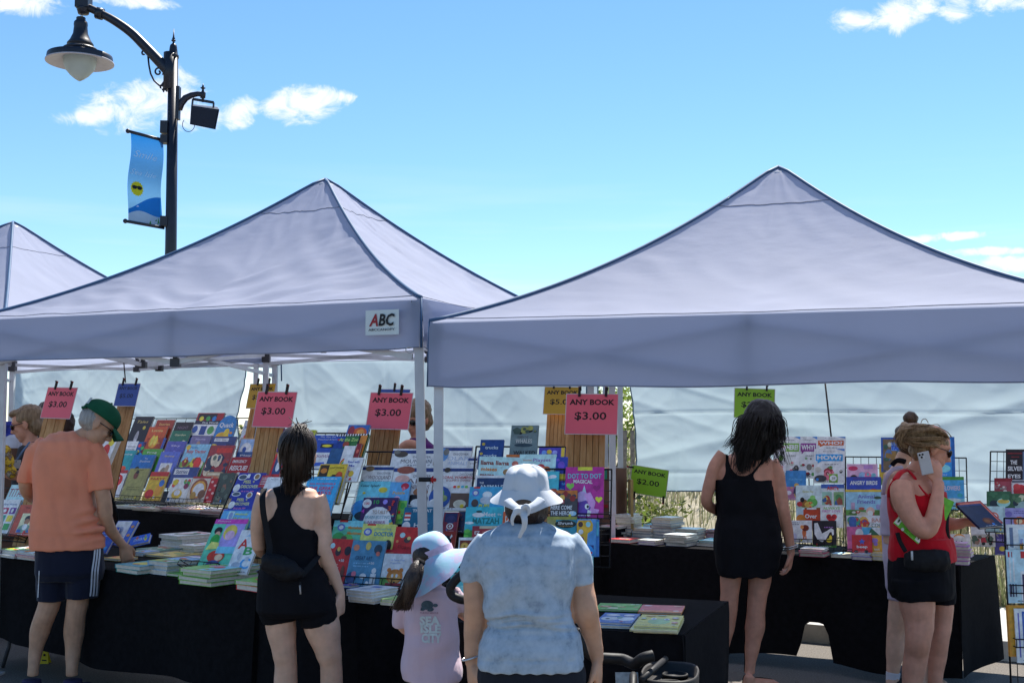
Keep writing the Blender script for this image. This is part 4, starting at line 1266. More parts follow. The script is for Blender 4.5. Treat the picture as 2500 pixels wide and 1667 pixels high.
D('RC', 5, 'C', 975, 938, 1258, 1330, '3f9ad8', [T('AN INCREDIBLE', .5, .84, .8, .04, 'c83a5a'), T('THE GREAT', .5, .74, .75, .08, 'd8405a', .02), T('MESS', .6, .64, .5, .07, 'd8405a', .02), Ln(.3, .93, .9, .97, 1, 'd2e2ee'), E(.4, .3, .25, .15, '2f7fc0'), Ln(.1, .1, .9, .5, 5, '2f7fc0')], 'bright blue book with pink lettering beside the bare shoulder')
# animal rack behind the tent legs
def disc(title, sub, tcol='5a5a66', extra=()):
 o = [Rc(0, .86, 1, .95, '24366e'), T('DISCOVER', .72, .76, .42, .06, '5a5a66', 0)]
 o.append(T(title, .6, .64, .72, .11, tcol, .0))
 if sub: o.append(T(sub, .66, .5, .55, .1, tcol, .0))
 return o + list(extra)
DG = 'books facing out on the wire racks'
D('RD', 0, 'C', 1712, 695, 2080, 1000, 'd6d4d2', disc('MOUNTAIN', 'ANIMALS', '5a5a66', [E(.22, .84, .16, .09, '4a4038'), E(.12, .9, .08, .06, '6d6a64')]), 'white DISCOVER MOUNTAIN book with an eagle on its blue band')
D('RD', 0, 'E', 810, 600, 1120, 900, 'd6d6d8', disc('POLAR', 'ANIMALS', '9aa6bc', [E(.2, .74, .17, .2, '5a86b4'), E(.3, .82, .08, .1, '6d6a64'), E(.2, .2, .2, .05, '5a5a60'), E(.6, .22, .15, .04, '4a4a50')]), 'white DISCOVER POLAR ANIMALS book at the top of the animal rack')
D('RD', 0, 'E', 1085, 690, 1165, 900, 'd0d0d4', [Rc(0, .82, 1, .92, '24366e'), T('DIS', .6, .7, .6, .06, '5a5a66', 0)], 'edge of a white DISCOVER book peeping out at the rack corner')
D('RD', 1, 'C', 1450, 840, 1722, 1130, 'd8d6d2', disc('WOODLAND', 'ANIMALS', '6d5a5a', [E(.25, .9, .14, .08, '6d5a44'), E(.08, .45, .08, .1, '3a3a36'), A(51, 6, ['6d5a44', '3a4a2a', '8a7a5a'], (.02, .1, .4, .4))]), 'white DISCOVER WOODLAND ANIMALS book')
D('RD', 1, 'C', 1725, 845, 2080, 1210, 'd8d6d2', disc('FARM', 'ANIMALS', '6d5a5a', [E(.3, .9, .22, .09, '8a4a3a'), E(.25, .68, .18, .1, 'c99a90'), E(.75, .38, .18, .1, '8a5a3a'), E(.6, .2, .2, .12, '1c1a1c'), E(.7, .12, .15, .1, 'd8d4ce'), E(.85, .22, .1, .1, '1c1a1c')]), 'white DISCOVER FARM ANIMALS book with a pig and a cow')
D('RD', 1, 'E', 805, 788, 1145, 1160, 'd4d4d6', [Rc(0, .91, 1, .98, '24366e'), T('DISCOVER', .8, .84, .34, .05, '5a5a66', 0), T('GLOBAL WARMING', .55, .77, .82, .065, 'a83a36', .005), T('& CLIMATE CHANGE', .62, .7, .62, .045, '8a3a36', 0), E(.55, .55, .04, .03, 'c8322b'), E(.65, .55, .04, .03, 'd8a53a'), E(.75, .55, .04, .03, '3fa0b4'), E(.85, .55, .04, .03, '6aa84a'), E(.3, .94, .08, .06, '3a3028'),
E(.22, .3, .28, .26, '2a4a8a'), E(.2, .4, .12, .1, '5a8a4a'), E(.3, .28, .12, .08, '7a8a5a'), E(.12, .14, .18, .13, 'cfd6de'), Rc(.5, .05, 1, .4, '5a463a'), E(.75, .15, .16, .1, 'b8b4a2'), Rc(.4, 0, 1, .06, 'cdd0d4')], 'white GLOBAL WARMING book with a globe')
D('RD', 2, 'C', 1418, 978, 1692, 1320, '6ab8da', [T('Color Splash!', .38, .88, .62, .08, '22303a', .02), E(.8, .78, .14, .07, 'd8b53a'), E(.22, .7, .05, .03, 'd8b53a'), T('SPLASH', .52, .58, .4, .06, 'e2dcd2', .03), E(.2, .3, .3, .22, '3a86c4'), E(.3, .12, .25, .12, '22303a'), E(.6, .25, .2, .15, 'd8d4ce')], 'sky blue spiral bound Color Splash! book')
D('RD', 2, 'C', 1690, 985, 1865, 1345, '5a9ac8', [T('Puzzle', .5, .74, .6, .07, 'c89a3a', .02), E(.75, .9, .2, .08, 'a8283a'), E(.7, .84, .08, .05, 'd86a7a'), E(.45, .6, .15, .06, 'd89ab0'), Rc(0, .0, 1, .55, '6aa84a'), A(52, 8, ['3f8f3a', '8ac04a', 'c8322b'], (.05, .05, .95, .5))], 'blue and green puzzle book with red flowers')
D('RD', 3, 'C', 1455, 1120, 1758, 1420, '3a1f4e', [E(.5, .32, .4, .42, 'd6cfd0'), E(.13, .83, .13, .13, 'e2dede'), T('100', .13, .83, .14, .07, 'b8304a', .02), T('TOTALLY', .55, .58, .45, .1, '8a6a4a', .0), T('BRAIN-BUSTING', .5, .43, .7, .09, '5a8a9a', 0), T('NUMBER', .5, .28, .5, .09, '8a3a6a', 0), T('10', .4, .87, .16, .12, '3a8f4a', .03), E(.65, .87, .07, .07, '8a7ac8'), T('?', .88, .84, .1, .16, 'b8302a', .03), T('3', .8, .68, .1, .14, 'b8502a', .03), T('4', .06, .6, .09, .12, 'a83a9a', .03), A(53, 6, ['c8a03a', '3a8f9a', 'b8304a'], (.85, .05, .98, .55))], 'purple number puzzle book with a big white circle')
D('RD', 3, 'C', 1812, 1203, 2085, 1420, '1f5f7c', [T('THE CAT', .58, .86, .62, .12, 'd8dce0', .03), T('IN', .6, .66, .12, .1, 'd8dce0', .03), T('THE', .6, .5, .24, .11, 'd8dce0', .03), T('HAT', .62, .28, .46, .16, 'd8dce0', .03), Rc(.05, .7, .24, .78, 'b8302a'), Rc(.05, .62, .24, .7, 'd8d4d0'), Rc(.05, .54, .24, .62, 'b8302a'), Rc(.05, .46, .24, .54, 'd8d4d0'), E(.15, .2, .14, .22, 'd2d4d8')], 'teal book lettered THE CAT IN THE HAT')
D('RD', 3, 'E', 812, 1165, 872, 1340, 'a8b0bc', [T('LY', .6, .5, .5, .15, '2a2a32'), E(.4, .8, .3, .1, '6d86a4')], 'grey book lettered LY beside the tent leg')
D('RD', 4, 'E', 875, 1175, 1003, 1345, '7a2230', [Rc(.08, .5, .92, .95, '24264e'), E(.5, .62, .34, .22, '33305a'), E(.5, .28, .24, .16, 'cdd0d4'), E(.5, .28, .16, .11, '7a2230'), E(.5, .28, .08, .06, 'd6d6da')], 'maroon book with a white ringed star badge')
D('RD', 3, 'E', 1000, 1170, 1065, 1350, '26324e', [A(54, 6, ['3a4a6a', '5a3a3a', '1c2030'], (.05, .1, .95, .9))], 'dark blue book beside the maroon badge book')
D('RD', 5, 'E', 815, 1340, 978, 1520, '8a2a1c', [E(.55, .5, .25, .3, '1c1616'), ('P', [(.38, .85), (.45, .7), (.42, .62), (.32, .75)], 'd6d0c8'), ('P', [(.78, .85), (.7, .7), (.74, .62), (.84, .75)], 'd6d0c8')], 'rust book with a black horned head')
D('RD', 4, 'D', 1238, 108, 1500, 330, '5aa88a', [Rc(.0, .75, 1, 1, '7ac0d8'), T('Marvelous', .75, .72, .48, .12, 'c87a2a', .03, .2), T('Machines', .75, .5, .48, .12, 'c87a2a', .03, .2), E(.28, .72, .13, .14, '5a6ab0'), E(.28, .72, .08, .08, 'd0d4dc'), E(.25, .3, .2, .22, '3f8f4a'), E(.55, .25, .2, .2, '57a04a'), Rc(.2, .93, .48, 1, 'b83028'), E(.45, .3, .1, .08, '5a4a3a')], 'teal and green book with slanted orange title', dy=6)
D('RD', 4, 'D', 1490, 138, 1795, 400, 'd2d06a', [Rc(.15, .94, .4, 1, 'b83028'), T("LET'S VISIT THE", .62, .82, .5, .07, '4a9aa8', .01), T('DOCTOR', .68, .66, .56, .15, '2f7a9a', .03), E(.2, .72, .12, .13, '5a6ab0'), E(.2, .72, .07, .07, 'd0d4dc'), E(.52, .22, .16, .2, '4a4a9a'), E(.55, .16, .1, .1, 'c9a98a'), E(.85, .25, .11, .22, '2a2420')], 'yellow book titled LET\'S VISIT THE DOCTOR', dy=8)
D('RD', 4, 'D', 1790, 165, 2030, 430, 'b82c26', [E(.3, .72, .1, .09, 'a8d0d0'), E(.5, .56, .12, .1, '4a3a36'), E(.56, .62, .07, .06, 'd8b06a'), T('STORIES', .45, .3, .5, .1, '7a1a1a', .01, 0, -.15), Ln(.15, .08, .8, .22, 2, 'd8908a'), E(.15, .5, .05, .05, 'd8804a')], 'red book with a small blue bird', dy=8)
D('RD', 5, 'D', 1210, 272, 1420, 690, 'b82c26', [E(.12, .85, .1, .06, 'a8d0d0'), E(.4, .72, .12, .09, '3a2a2a'), E(.8, .75, .14, .1, '2a2026'), E(.42, .78, .07, .05, 'd8a04a'), T('+30', .62, .54, .22, .06, 'e2d6d2', .02), Ln(.1, .36, .55, .48, 2, 'd8908a'), E(.75, .3, .08, .14, '6d3a2a'), E(.6, .1, .2, .05, '7a1a1a')], 'red activity book marked +30', dy=8)
D('RD', 6, 'D', 1405, 285, 1705, 705, '4d7f9c', [T('GREAT ART', .42, .62, .5, .09, '2f4f6a', .03), T('+30', .68, .52, .16, .05, 'd6dce2', .02), Ln(.15, .42, .6, .54, 2, '7aa6c0'), E(.15, .84, .09, .07, 'c87a5a'), E(.5, .88, .08, .09, 'c8b05a'), E(.8, .82, .12, .1, '2f3f4a'), E(.82, .72, .06, .05, 'c86a5a'), E(.15, .2, .14, .12, '33446e'), E(.22, .28, .07, .06, 'c86a7a'), E(.5, .24, .1, .06, 'd6dce2'), Rc(.72, .06, .88, .3, 'd6dce2'), E(.8, .36, .07, .06, 'd6dce2')], 'slate blue GREAT ART activity book', dy=10)
D('RD', 5, 'D', 1690, 370, 1960, 520, 'a82026', [Rc(.03, .6, .3, .85, 'b8503a'), Ln(.05, .65, .28, .8, 1, 'e2d6c8')], 'red band of a book behind the ginger cat one')
D('RD', 6, 'D', 1688, 405, 1945, 735, 'c4c8de', [E(.5, .72, .48, .26, 'd2d6e8'), T('A New Day', .5, .82, .5, .06, '6a86b8', 0, .2), T('Together', .45, .74, .4, .05, '6a86b8', 0, .2), Rc(0, 0, .3, .35, '6a9a4a'), E(.48, .38, .28, .2, 'b8702e'), E(.48, .34, .2, .13, 'c8924a'), E(.4, .4, .04, .05, 'e2e2e2'), E(.55, .4, .04, .05, 'e2e2e2'), E(.26, .55, .07, .06, 'b8702e'), E(.68, .55, .07, .06, 'b8702e'), Rc(.2, 0, .75, .2, '8a2a2c'), E(.5, .22, .04, .02, '3a2a20')], 'pale lilac book with a ginger cat in red', dy=6)
# rack with the llama book
D('RE', 0, 'E', 1190, 545, 1392, 760, '23407a', [T('trucks', .5, .68, .56, .13, 'b8c4d8', .02), E(.14, .82, .07, .06, 'b8a03a'), Rc(.12, .36, .55, .46, 'a83040'), Rc(.55, .36, .75, .46, 'b8bcc4')], 'upper navy trucks book')
D('RE', 1, 'E', 1172, 638, 1375, 800, '23407a', [T('trucks', .5, .72, .56, .16, 'b8c4d8', .02), E(.12, .82, .07, .07, 'b8a03a')], 'lower navy trucks book, above the llama title')
D('RE', 0, 'E', 1458, 420, 1694, 720, '5f6f72', [E(.55, .84, .25, .07, '1c1c1e'), E(.35, .78, .08, .05, '1c1c1e'), T('WHEN THE', .45, .66, .4, .06, '4a3a44', 0), T('WHALES', .5, .54, .6, .12, 'b4b4b0', .01), E(.5, .42, .34, .05, '2a3a44'), T('WALKED', .55, .2, .8, .12, '24282c', .02), A(61, 5, ['8a8a4a', '3a4a44'], (.05, .7, .95, .98))], 'grey green book WHEN THE WHALES WALKED on the top wire')
D('RE', 1, 'E', 1700, 615, 1922, 760, '4a3f9a', [Rc(.86, 0, 1, 1, 'c8a83a'), E(.2, .7, .1, .14, '6a8ad8'), E(.4, .75, .1, .14, 'd8a53a'), E(.62, .7, .1, .14, '8a8ad8'), E(.3, .35, .1, .14, '3a6ad8')], 'violet and yellow pop toy book below the slatted board')
D('RE', 2, 'E', 1845, 695, 1945, 990, '33409a', [E(.5, .75, .3, .12, '6a4ab0'), Rc(.1, .3, .9, .5, 'c8b83a'), A(62, 5, ['6a4ab0', '3a8ac0'], (.05, .05, .95, .95))], 'indigo book beside the playset box')
D('RE', 1, 'E', 1412, 675, 1535, 760, 'b8602a', [E(.5, .5, .3, .25, 'd8944a')], 'orange book edge over the llama title')
D('RE', 2, 'E', 1180, 690, 1530, 900, 'a8cdd2', [T('llama llama', .40, .75, .7, .18, '7a2a1c', .03), T('misses', .27, .48, .4, .15, 'b8702a', .03), T('mama', .24, .2, .36, .15, '7a2a1c', .03), E(.72, .38, .1, .13, '8a6a44'), E(.9, .72, .08, .13, 'b86a5a'), E(.8, .25, .12, .1, '6d5a4a')], 'pale book titled llama llama misses mama', dy=10)
D('RE', 2, 'E', 1530, 672, 1848, 840, 'a6c8d6', [T('Playset', .62, .68, .48, .22, '8a5a9a', .01), T('wooden', .22, .7, .24, .1, 'b8744a'), E(.6, .28, .12, .22, 'a83a3a'), E(.75, .2, .12, .18, 'b8603a'), Rc(.5, 0, 1, .12, '5aa0b8')], 'pale blue Playset box book')
D('RE', 3, 'E', 1145, 855, 1410, 1020, 'cfd4dc', [Rc(.06, 0, 1, .86, '24365a'), T('THE', .22, .6, .14, .1, 'd6dae2', .02), T("ANIMALS'", .56, .4, .8, .2, 'd6dae2', .03), Rc(.2, .88, .5, .97, 'b8bcc4')], "navy book titled THE ANIMALS'")
D('RE', 3, 'E', 1770, 820, 1872, 1010, '4aa8b4', [E(.5, .76, .32, .08, 'd6dee2'), E(.3, .72, .2, .06, 'd6dee2'), E(.6, .15, .3, .06, 'a83a2a')], 'turquoise book with a cloud, behind the white hat')
D('RE', 4, 'E', 1095, 955, 1400, 1200, '3f93b8', [Rc(.12, .94, .3, 1, 'b83028'), E(.18, .78, .1, .12, '5a6ab0'), E(.18, .78, .06, .07, 'd0d4dc'), E(.52, .72, .14, .12, 'c2c6cc'), E(.78, .55, .15, .14, 'b87a4a'), E(.5, .52, .18, .14, 'a8b0ba'), E(.18, .42, .1, .14, '4a3a36'), T('PUPS', .45, .32, .32, .12, 'd8c04a', .03, .2)], 'blue book lettered PUPS in yellow')
D('RE', 5, 'E', 1062, 1130, 1390, 1420, '3fa3b0', [T('Meet', .64, .78, .32, .13, 'dce2e2', .02), T('the', .9, .78, .1, .07, 'dce2e2', .01), T('MATZAH', .55, .58, .7, .18, '24686a', .03), E(.34, .76, .16, .07, 'dce2e2'), E(.36, .86, .08, .04, '2a4a4a'), E(.12, .52, .12, .04, 'cfe0e0'), Rc(0, 0, .3, .3, '3f8f4a'), A(63, 6, ['3f9a3a', '6ab84a'], (0, .02, .4, .35))], 'turquoise book titled Meet the MATZAH')
D('RE', 6, 'E', 1385, 1170, 1460, 1300, 'b8562e', [T('D', .5, .5, .4, .4, 'e2d0c0', .02)], 'small orange book under the hat ties')
D('RE', 6, 'E', 1118, 1295, 1340, 1450, '8a2e34', [Rc(.28, .85, .95, 1, 'b0a48a'), T('EZ', .2, .62, .2, .18, 'e2d6d2', .02), T('DINER', .6, .62, .4, .16, 'b86a5a', .02), T('ME', .2, .3, .2, .18, 'e2d6d2', .02)], 'dark red book behind the white shoulder')
D('RE', 6, 'E', 1000, 1395, 1180, 1640, 'd2d2d0', [Rc(.06, .0, 1, .9, '6d2f1e'), E(.3, .68, .2, .15, 'b88a3a'), E(.3, .68, .15, .11, 'd0a24a'), T('5', .3, .68, .1, .1, '6d4a1c', .02), T('DIARY', .76, .72, .3, .08, 'c9a06a', .01), E(.6, .25, .3, .14, '4a2418')], 'white edged brown book with a gold medal numbered 5')
D('RE', 7, 'F', 520, 535, 720, 800, '5ab0b0', [Rc(0, 0, 1, .4, '8ac0b8'), E(.5, .7, .3, .1, 'cfe0de')], 'pale turquoise book above the pushchair handle')
# rack with the unicorn book
D('RF', 1, 'G', 290, 783, 622, 1222, 'a82a80', [Rc(.32, .93, .7, 1, 'd2c43a'), T('DOT TO DOT', .5, .82, .88, .1, '6aa8b8', .03), T('MAGICAL', .46, .71, .5, .075, 'e2d6e0', .03, 0, -.03), ('H', .13, .62, .11, '7ab84a'), ('H', .88, .36, .1, 'd8d03a'), ('H', .82, .58, .1, '8a1f6a'), ('P', [(.43, .47), (.5, .64), (.56, .47)], 'a8bcc8'), E(.45, .40, .16, .12, 'b89ac8'), ('P', [(.5, .46), (.66, .5), (.8, .3), (.76, .18), (.9, .16), (.86, .06), (.7, .08), (.62, .12), (.6, .3)], 'c48ac0'),
('P', [(.36, .3), (.55, .34), (.68, .2), (.56, .02), (.36, .02)], '5a3a94'), E(.58, .22, .06, .055, 'e6e6ea'), E(.6, .215, .03, .03, '1c1420'), ('P', [(.6, .16), (.7, .12), (.64, .02), (.58, .04)], 'd2cce0')], 'magenta DOT TO DOT MAGICAL book with a unicorn')
D('RF', 2, 'G', 158, 985, 392, 1228, '3f3a3c', [Rc(0, .72, 1, 1, 'b86a2a'), A(71, 14, ['8a2a24', 'd8a04a', '5a3a30', 'c8c0b0', '3a3a44'], (.02, .6, .98, .98)), Rc(.2, .53, .52, .66, 'b83030'), T('MARVEL', .36, .595, .3, .09, 'e6e0dc', .02), T('HERE COME', .42, .38, .8, .15, 'dcdcd8', .02, .15), T('THE HEROES', .45, .18, .85, .15, 'dcdcd8', .02, .15), E(.84, .17, .14, .09, '8ab4d0'), Ln(.05, .02, .6, .08, 1, '8a8a5a')], 'dark book lettered HERE COME THE HEROES')
D('RF', 3, 'G', 128, 1215, 388, 1470, '2f7f90', [Rc(0, .9, 1, 1, '8f8a3a'), Rc(0, .5, .3, .9, '8a8450'), E(.62, .75, .36, .14, '1c2018'), T('Shrunk', .62, .78, .52, .1, 'd6d6c8', .01, .1), T('Sing-Along', .64, .68, .44, .05, 'b8883a', 0, .1), E(.45, .4, .35, .16, '5a4436'), A(72, 6, ['4a6a4a', '8a6a4a', '1c2a2a'], (.02, .1, .95, .5))], 'teal and olive book with a black oval title')
D('RF', 3, 'G', 378, 1236, 552, 1560, '4f86b8', [('P', [(.05, .3), (.05, .88), (.14, .97), (.75, .97), (.86, .86), (.84, .7), (.6, .62), (.56, .3)], 'd89a2a'), E(.24, .86, .12, .075, '4a2a28'), E(.62, .86, .12, .075, '8ac0cc'), E(.26, .66, .12, .07, 'd6d6d8'), E(.3, .46, .12, .075, '6a3a5a'), Rc(.0, 0, .9, .3, '33306a'), E(.62, .12, .3, .18, '2f86c8'), T('EV', .16, .18, .2, .07, 'e2e2e6', .02)], 'blue book shaped round a yellow toy phone', th=0.02)
D('RF', 2, 'G', 505, 1240, 580, 1560, '3f74b4', [Rc(.5, .55, .95, .95, '5aa8b8'), E(.3, .8, .2, .05, 'd89a2a')], 'edge of a second blue toy phone book')
D('RF', 4, 'F', 1640, 425, 1792, 640, '8ac0c0', [E(.75, .65, .08, .12, 'b8744a'), Rc(0, 0, 1, .3, 'a8d0cc')], 'pale aqua book just above the woman\'s white sleeve')
# question rack
def quest(word, c, box=True):
 return [('P', [(.7, 1), (1, 1), (1, .93)], '4a7ab4'), T('First facts', .5, .92, .4, .035, '4a4a56', 0), Rc(.06, .64, .94, .84, c), ('P', [(.12, .66), (.3, .66), (.12, .57)], c), T(word, .5, .74, .8, .13, 'e0e2e6', .04), A(len(word) + ord(word[1]), 9, ['8a2a34', '6d6a64', '4a8a4a', 'b8b4a8', '2a2a30', 'c86a7a'], (.05, .05, .95, .5)), Ln(.35, .52, .8, .56, 1, '4a4a56')]
D('R1', 0, 'I', 160, 590, 335, 950, 'c6c8d2', quest('WHERE?', '6a9a3a'), 'white question book WHERE? with a green bubble')
D('R1', 0, 'I', 330, 590, 482, 950, 'c6c8d2', quest('WHY?', '7a2a78'), 'white question book WHY? with a purple bubble')
D('R1', 0, 'I', 475, 590, 728, 800, 'c6c8d2', quest('WHO?', 'b8562a'), 'white question book WHO? with an orange bubble')
D('R1', 1, 'I', 455, 695, 720, 992, 'ccced8', quest('HOW?', '2f8fc8') + [Rc(.5, .02, .78, .26, '6a9a2a'), E(.64, .14, .12, .09, 'e0e2e0'), T('25', .64, .14, .1, .06, '2a5a2a', .02), E(.22, .13, .2, .1, '3a3a40')], 'white question book HOW? with a blue bubble')
D('R1', 2, 'I', 110, 672, 208, 900, 'cdc4cc', [E(.6, .55, .2, .12, '6a9a3a'), Rc(.05, .94, .95, .97, 'b8506a'), E(.5, .2, .3, .08, 'b86a7a')], 'pink edged white book beside the dark hair')
D('R1', 1, 'I', 205, 885, 382, 1140, '3a7ab0', [T('Sailing', .5, .7, .7, .08, '6aa8d0', 0, .2), E(.55, .5, .12, .07, 'd8a04a'), Rc(0, 0, 1, .45, 'a86a8a'), A(81, 8, ['8a2a44', 'c8c0c8', '3a3a5a', 'd8a04a'], (.02, .05, .98, .48))], 'blue and pink book left of the cartoon one on the question rack'.replace('left of', 'beside'))
D('R1', 2, 'I', 515, 1003, 718, 1200, 'c2ccd4', [Rc(0, .82, 1, 1, '3a5aa0'), T("ABC's", .5, .82, .5, .16, 'b8302a', .03), Rc(.04, .04, .46, .66, '8ab0a0'), Rc(.54, .04, .97, .66, '7a9a6a'), E(.25, .3, .14, .2, 'a8302a'), E(.75, .4, .14, .16, '4a7a4a'), A(82, 6, ['d8b04a', '8a4a3a', '3a5a8a'], (.05, .05, .95, .6))], 'alphabet book headed ABC\'s below the HOW? book')
D('R1', 2, 'I', 295, 1013, 532, 1230, 'b8d0cc', [T('Garden Play', .45, .74, .4, .1, 'a8a83a', .01), E(.3, .28, .16, .16, '8a5a2a'), E(.24, .42, .08, .1, '1c1a1c'), E(.6, .32, .2, .18, '5a9a4a'), E(.62, .52, .1, .08, '8ac06a'), Rc(0, 0, 1, .12, '8ab86a'), A(83, 5, ['d8a04a', 'b83a3a', '8ac06a'], (.05, .05, .95, .35))], 'pale green book with toy creatures in a garden')
D('R1', 3, 'I', 298, 1208, 507, 1400, '8a4a2a', [Rc(.0, .0, .35, 1, 'a8bcc4'), Rc(.3, 0, 1, .92, 'a83e24'), T('Over', .62, .62, .5, .2, 'e6ded6', .03), T('on a', .62, .34, .3, .1, 'e6ded6', .02), E(.2, .5, .2, .2, 'b8702e'), Rc(.45, .92, .85, 1, 'cdd0ca')], 'red brown book lettered Over')
D('R1', 3, 'I', 508, 1185, 703, 1380, 'd2ced0', [T('ALWAYS', .5, .86, .74, .12, '8ab06a', .03), T('FIRST LOVE', .5, .73, .8, .1, 'b86aa0', .02), ('H', .5, .42, .26, 'b8262a'), E(.41, .46, .08, .06, '8a1a20'), E(.58, .46, .08, .06, '8a1a20')], 'white book with a big red heart')
D('R1', 4, 'I', 258, 1318, 434, 1510, 'd4d0dc', [Ln(.02, .78, .4, .94, 2, '5a5a6a'), E(.62, .45, .1, .2, 'b8623a'), E(.68, .66, .18, .14, '6d2a1c'), E(.52, .7, .09, .09, 'c8824a'), E(.16, .25, .1, .18, 'b0acc0'), Rc(.56, .14, .62, .3, 'b8623a'), Rc(.68, .14, .73, .3, 'b8623a')], 'white book with a small orange deer')
D('R1', 4, 'I', 440, 1320, 645, 1552, '231c22', [Rc(0, 0, 1, .1, '3f7a2a'), ('P', [(.08, .9), (.22, .92), (.4, .52), (.62, .62), (.78, .72), (.9, .66), (.9, .48), (.84, .44), (.8, .58), (.72, .56), (.56, .3), (.4, .2), (.2, .3), (.08, .5)], 'd2d2d4'), E(.7, .26, .12, .08, 'c8b02a'), E(.76, .36, .06, .1, 'c8b02a'), Ln(.5, .7, .9, .8, 1, '8a5a9a'), E(.3, .12, .14, .08, '15100e')], 'black book with a white goose')
# baby book rack
D('R2', 1, 'I', 740, 828, 1005, 1000, 'c89ab4', [E(.2, .78, .16, .12, 'b8305a'), E(.22, .3, .12, .16, '3a2420'), E(.22, .2, .09, .1, 'c89a80'), Rc(.55, .75, .85, .95, 'a87ab0'), E(.5, .4, .12, .2, '8aa8d0'), E(.75, .4, .2, .15, 'c0a8c8'), A(91, 6, ['8aa8d0', 'd06a8a', '6aa0a8'], (.4, .1, .95, .6))], 'pink book at the top of the baby book rack')
D('R2', 0, 'I', 1020, 828, 1200, 1010, 'b89a2a', [E(.5, .45, .3, .2, '6d5a2a'), E(.35, .3, .1, .1, '5a7a3a'), Rc(0, 0, 1, .3, '6a8a4a')], 'mustard book behind the fair haired woman')
D('R2', 0, 'I', 1035, 597, 1260, 900, '2a4f9a', [Rc(.08, .05, 1, .95, '6d5a44'), Rc(.4, .62, .95, .86, '5a86d0'), A(92, 16, ['8a6a3a', '4a6a9a', 'a8a89a', '3a5a4a', 'b87a4a'], (.1, .05, .98, .9)), T('TALES', .65, .7, .5, .12, '2a4ab0', .03)], 'tall picture book with a blue border, behind the fair haired woman\'s head')
D('R2', 2, 'I', 735, 940, 1035, 1090, '2f429a', [T('ANGRY BIRDS', .5, .66, .8, .24, 'd6dae6', .04, .1), Rc(.2, .88, .75, .93, '5a3a7a'), ('P', [(.0, .2), (.25, .28), (.35, .2), (.6, .24), (1, .12), (1, 0), (0, 0)], '8ab0d8'), E(.78, .16, .14, .16, 'a8242a')], 'blue book lettered ANGRY BIRDS')
D('R2', 3, 'I', 728, 1050, 1055, 1300, '8ab4dc', [Rc(0, .92, 1, 1, 'c8a83a'), T('Animal', .55, .76, .45, .13, '6a5aa8', .01), T('Friends', .55, .58, .48, .13, '6a5aa8', .01), Rc(0, 0, 1, .3, '5a8a3a'), Rc(.14, .3, .24, .55, 'a88aa0'), E(.85, .72, .1, .05, '3a4a3a'), E(.65, .24, .12, .16, 'c8a090'), E(.42, .34, .08, .05, 'a84a3a'), E(.86, .4, .06, .1, '8a8ab0'), A(93, 8, ['d8d0c0', 'a84a3a', '4a6a2a', 'b8b0a0'], (.05, .03, .95, .28))], 'sky blue book titled Animal Friends')
D('R2', 4, 'I', 735, 1275, 1130, 1420, 'd6d4d0', [T('BABY', .72, .72, .32, .24, 'b87a6a', .01), T('COLOR', .73, .42, .36, .22, '3a6a5a', .01), A(94, 26, ['b8332b', '3a8a6a', 'd8a04a', '3a5a9a'], (.02, .25, .5, .95)), Rc(0, 0, 1, .18, 'c8a83a')], 'white BABY COLOR book sprinkled with dots')
D('R2', 5, 'I', 738, 1372, 1128, 1580, 'b8588a', [Rc(.35, .0, 1, 1, 'c8a83a'), Rc(.34, .4, .7, .98, '4a9ac0'), ('P', [(.55, .95), (.95, 1), (.75, .6)], 'd8d8d0'), ('P', [(.55, .95), (.75, .6), (.7, .4), (.5, .75)], '2a5a3a'), ('P', [(.4, .62), (.55, .75), (.5, .5), (.42, .45)], 'd6d6d8'), E(.28, .72, .09, .2, 'd2d2d6')], 'pink and teal book with an open envelope')
D('R2', 7, 'J', 805, 238, 985, 395, 'b82024', [('P', [(.5, .8), (.55, .68), (.66, .66), (.58, .58), (.6, .45), (.5, .53), (.4, .45), (.42, .58), (.34, .66), (.45, .68)], '3a5ab0'), T('beep', .5, .3, .54, .2, 'e6dcdc', .03), E(.2, .05, .1, .09, '1c1416'), E(.7, .05, .1, .09, '1c1416')], 'red car shaped book lettered beep')
D('R2', 6, 'J', 978, 242, 1075, 400, 'c8922a', [E(.3, .7, .34, .14, '8a6ab0'), E(.4, .5, .2, .1, '8a6ab0'), T('toot', .5, .2, .5, .12, 'e6dcdc', .02)], 'amber book with a purple cloud')
D('R2', 6, 'J', 1072, 220, 1185, 410, '8a78b8', [Ln(.1, .6, .9, .85, 3, '6a58a0'), E(.5, .3, .3, .12, 'a898d0')], 'lilac book beside the red tank top')
D('R3', 0, 'I', 1480, 592, 1675, 935, '1f5a9e', [Rc(.0, .0, .85, .95, '2f86d0'), E(.5, .2, .3, .1, '7ac0e8')], 'tall deep blue book behind the telephone')
D('R3', 1, 'I', 1560, 938, 1757, 1230, '4a9ad4', [Rc(0, .9, 1, 1, '4a8a3a'), T('FLOWERS', .45, .66, .75, .14, 'c4b8cc', .03), E(.8, .45, .12, .06, '3a9aa0'), Rc(0, 0, 1, .35, '7ab8e0'), E(.5, .3, .35, .06, 'b8d8ec')], 'sky blue book with a green top band')
D('R3', 3, 'J', 1668, 232, 1868, 345, 'd4cec0', [E(.5, .72, .26, .3, 'c88a3a'), E(.5, .5, .32, .4, 'e0d2ba'), E(.36, .42, .04, .06, '2a2020'), E(.6, .42, .04, .06, '2a2020'), E(.45, .2, .08, .04, 'c86a5a')], 'cream book with a smiling orange haired face')
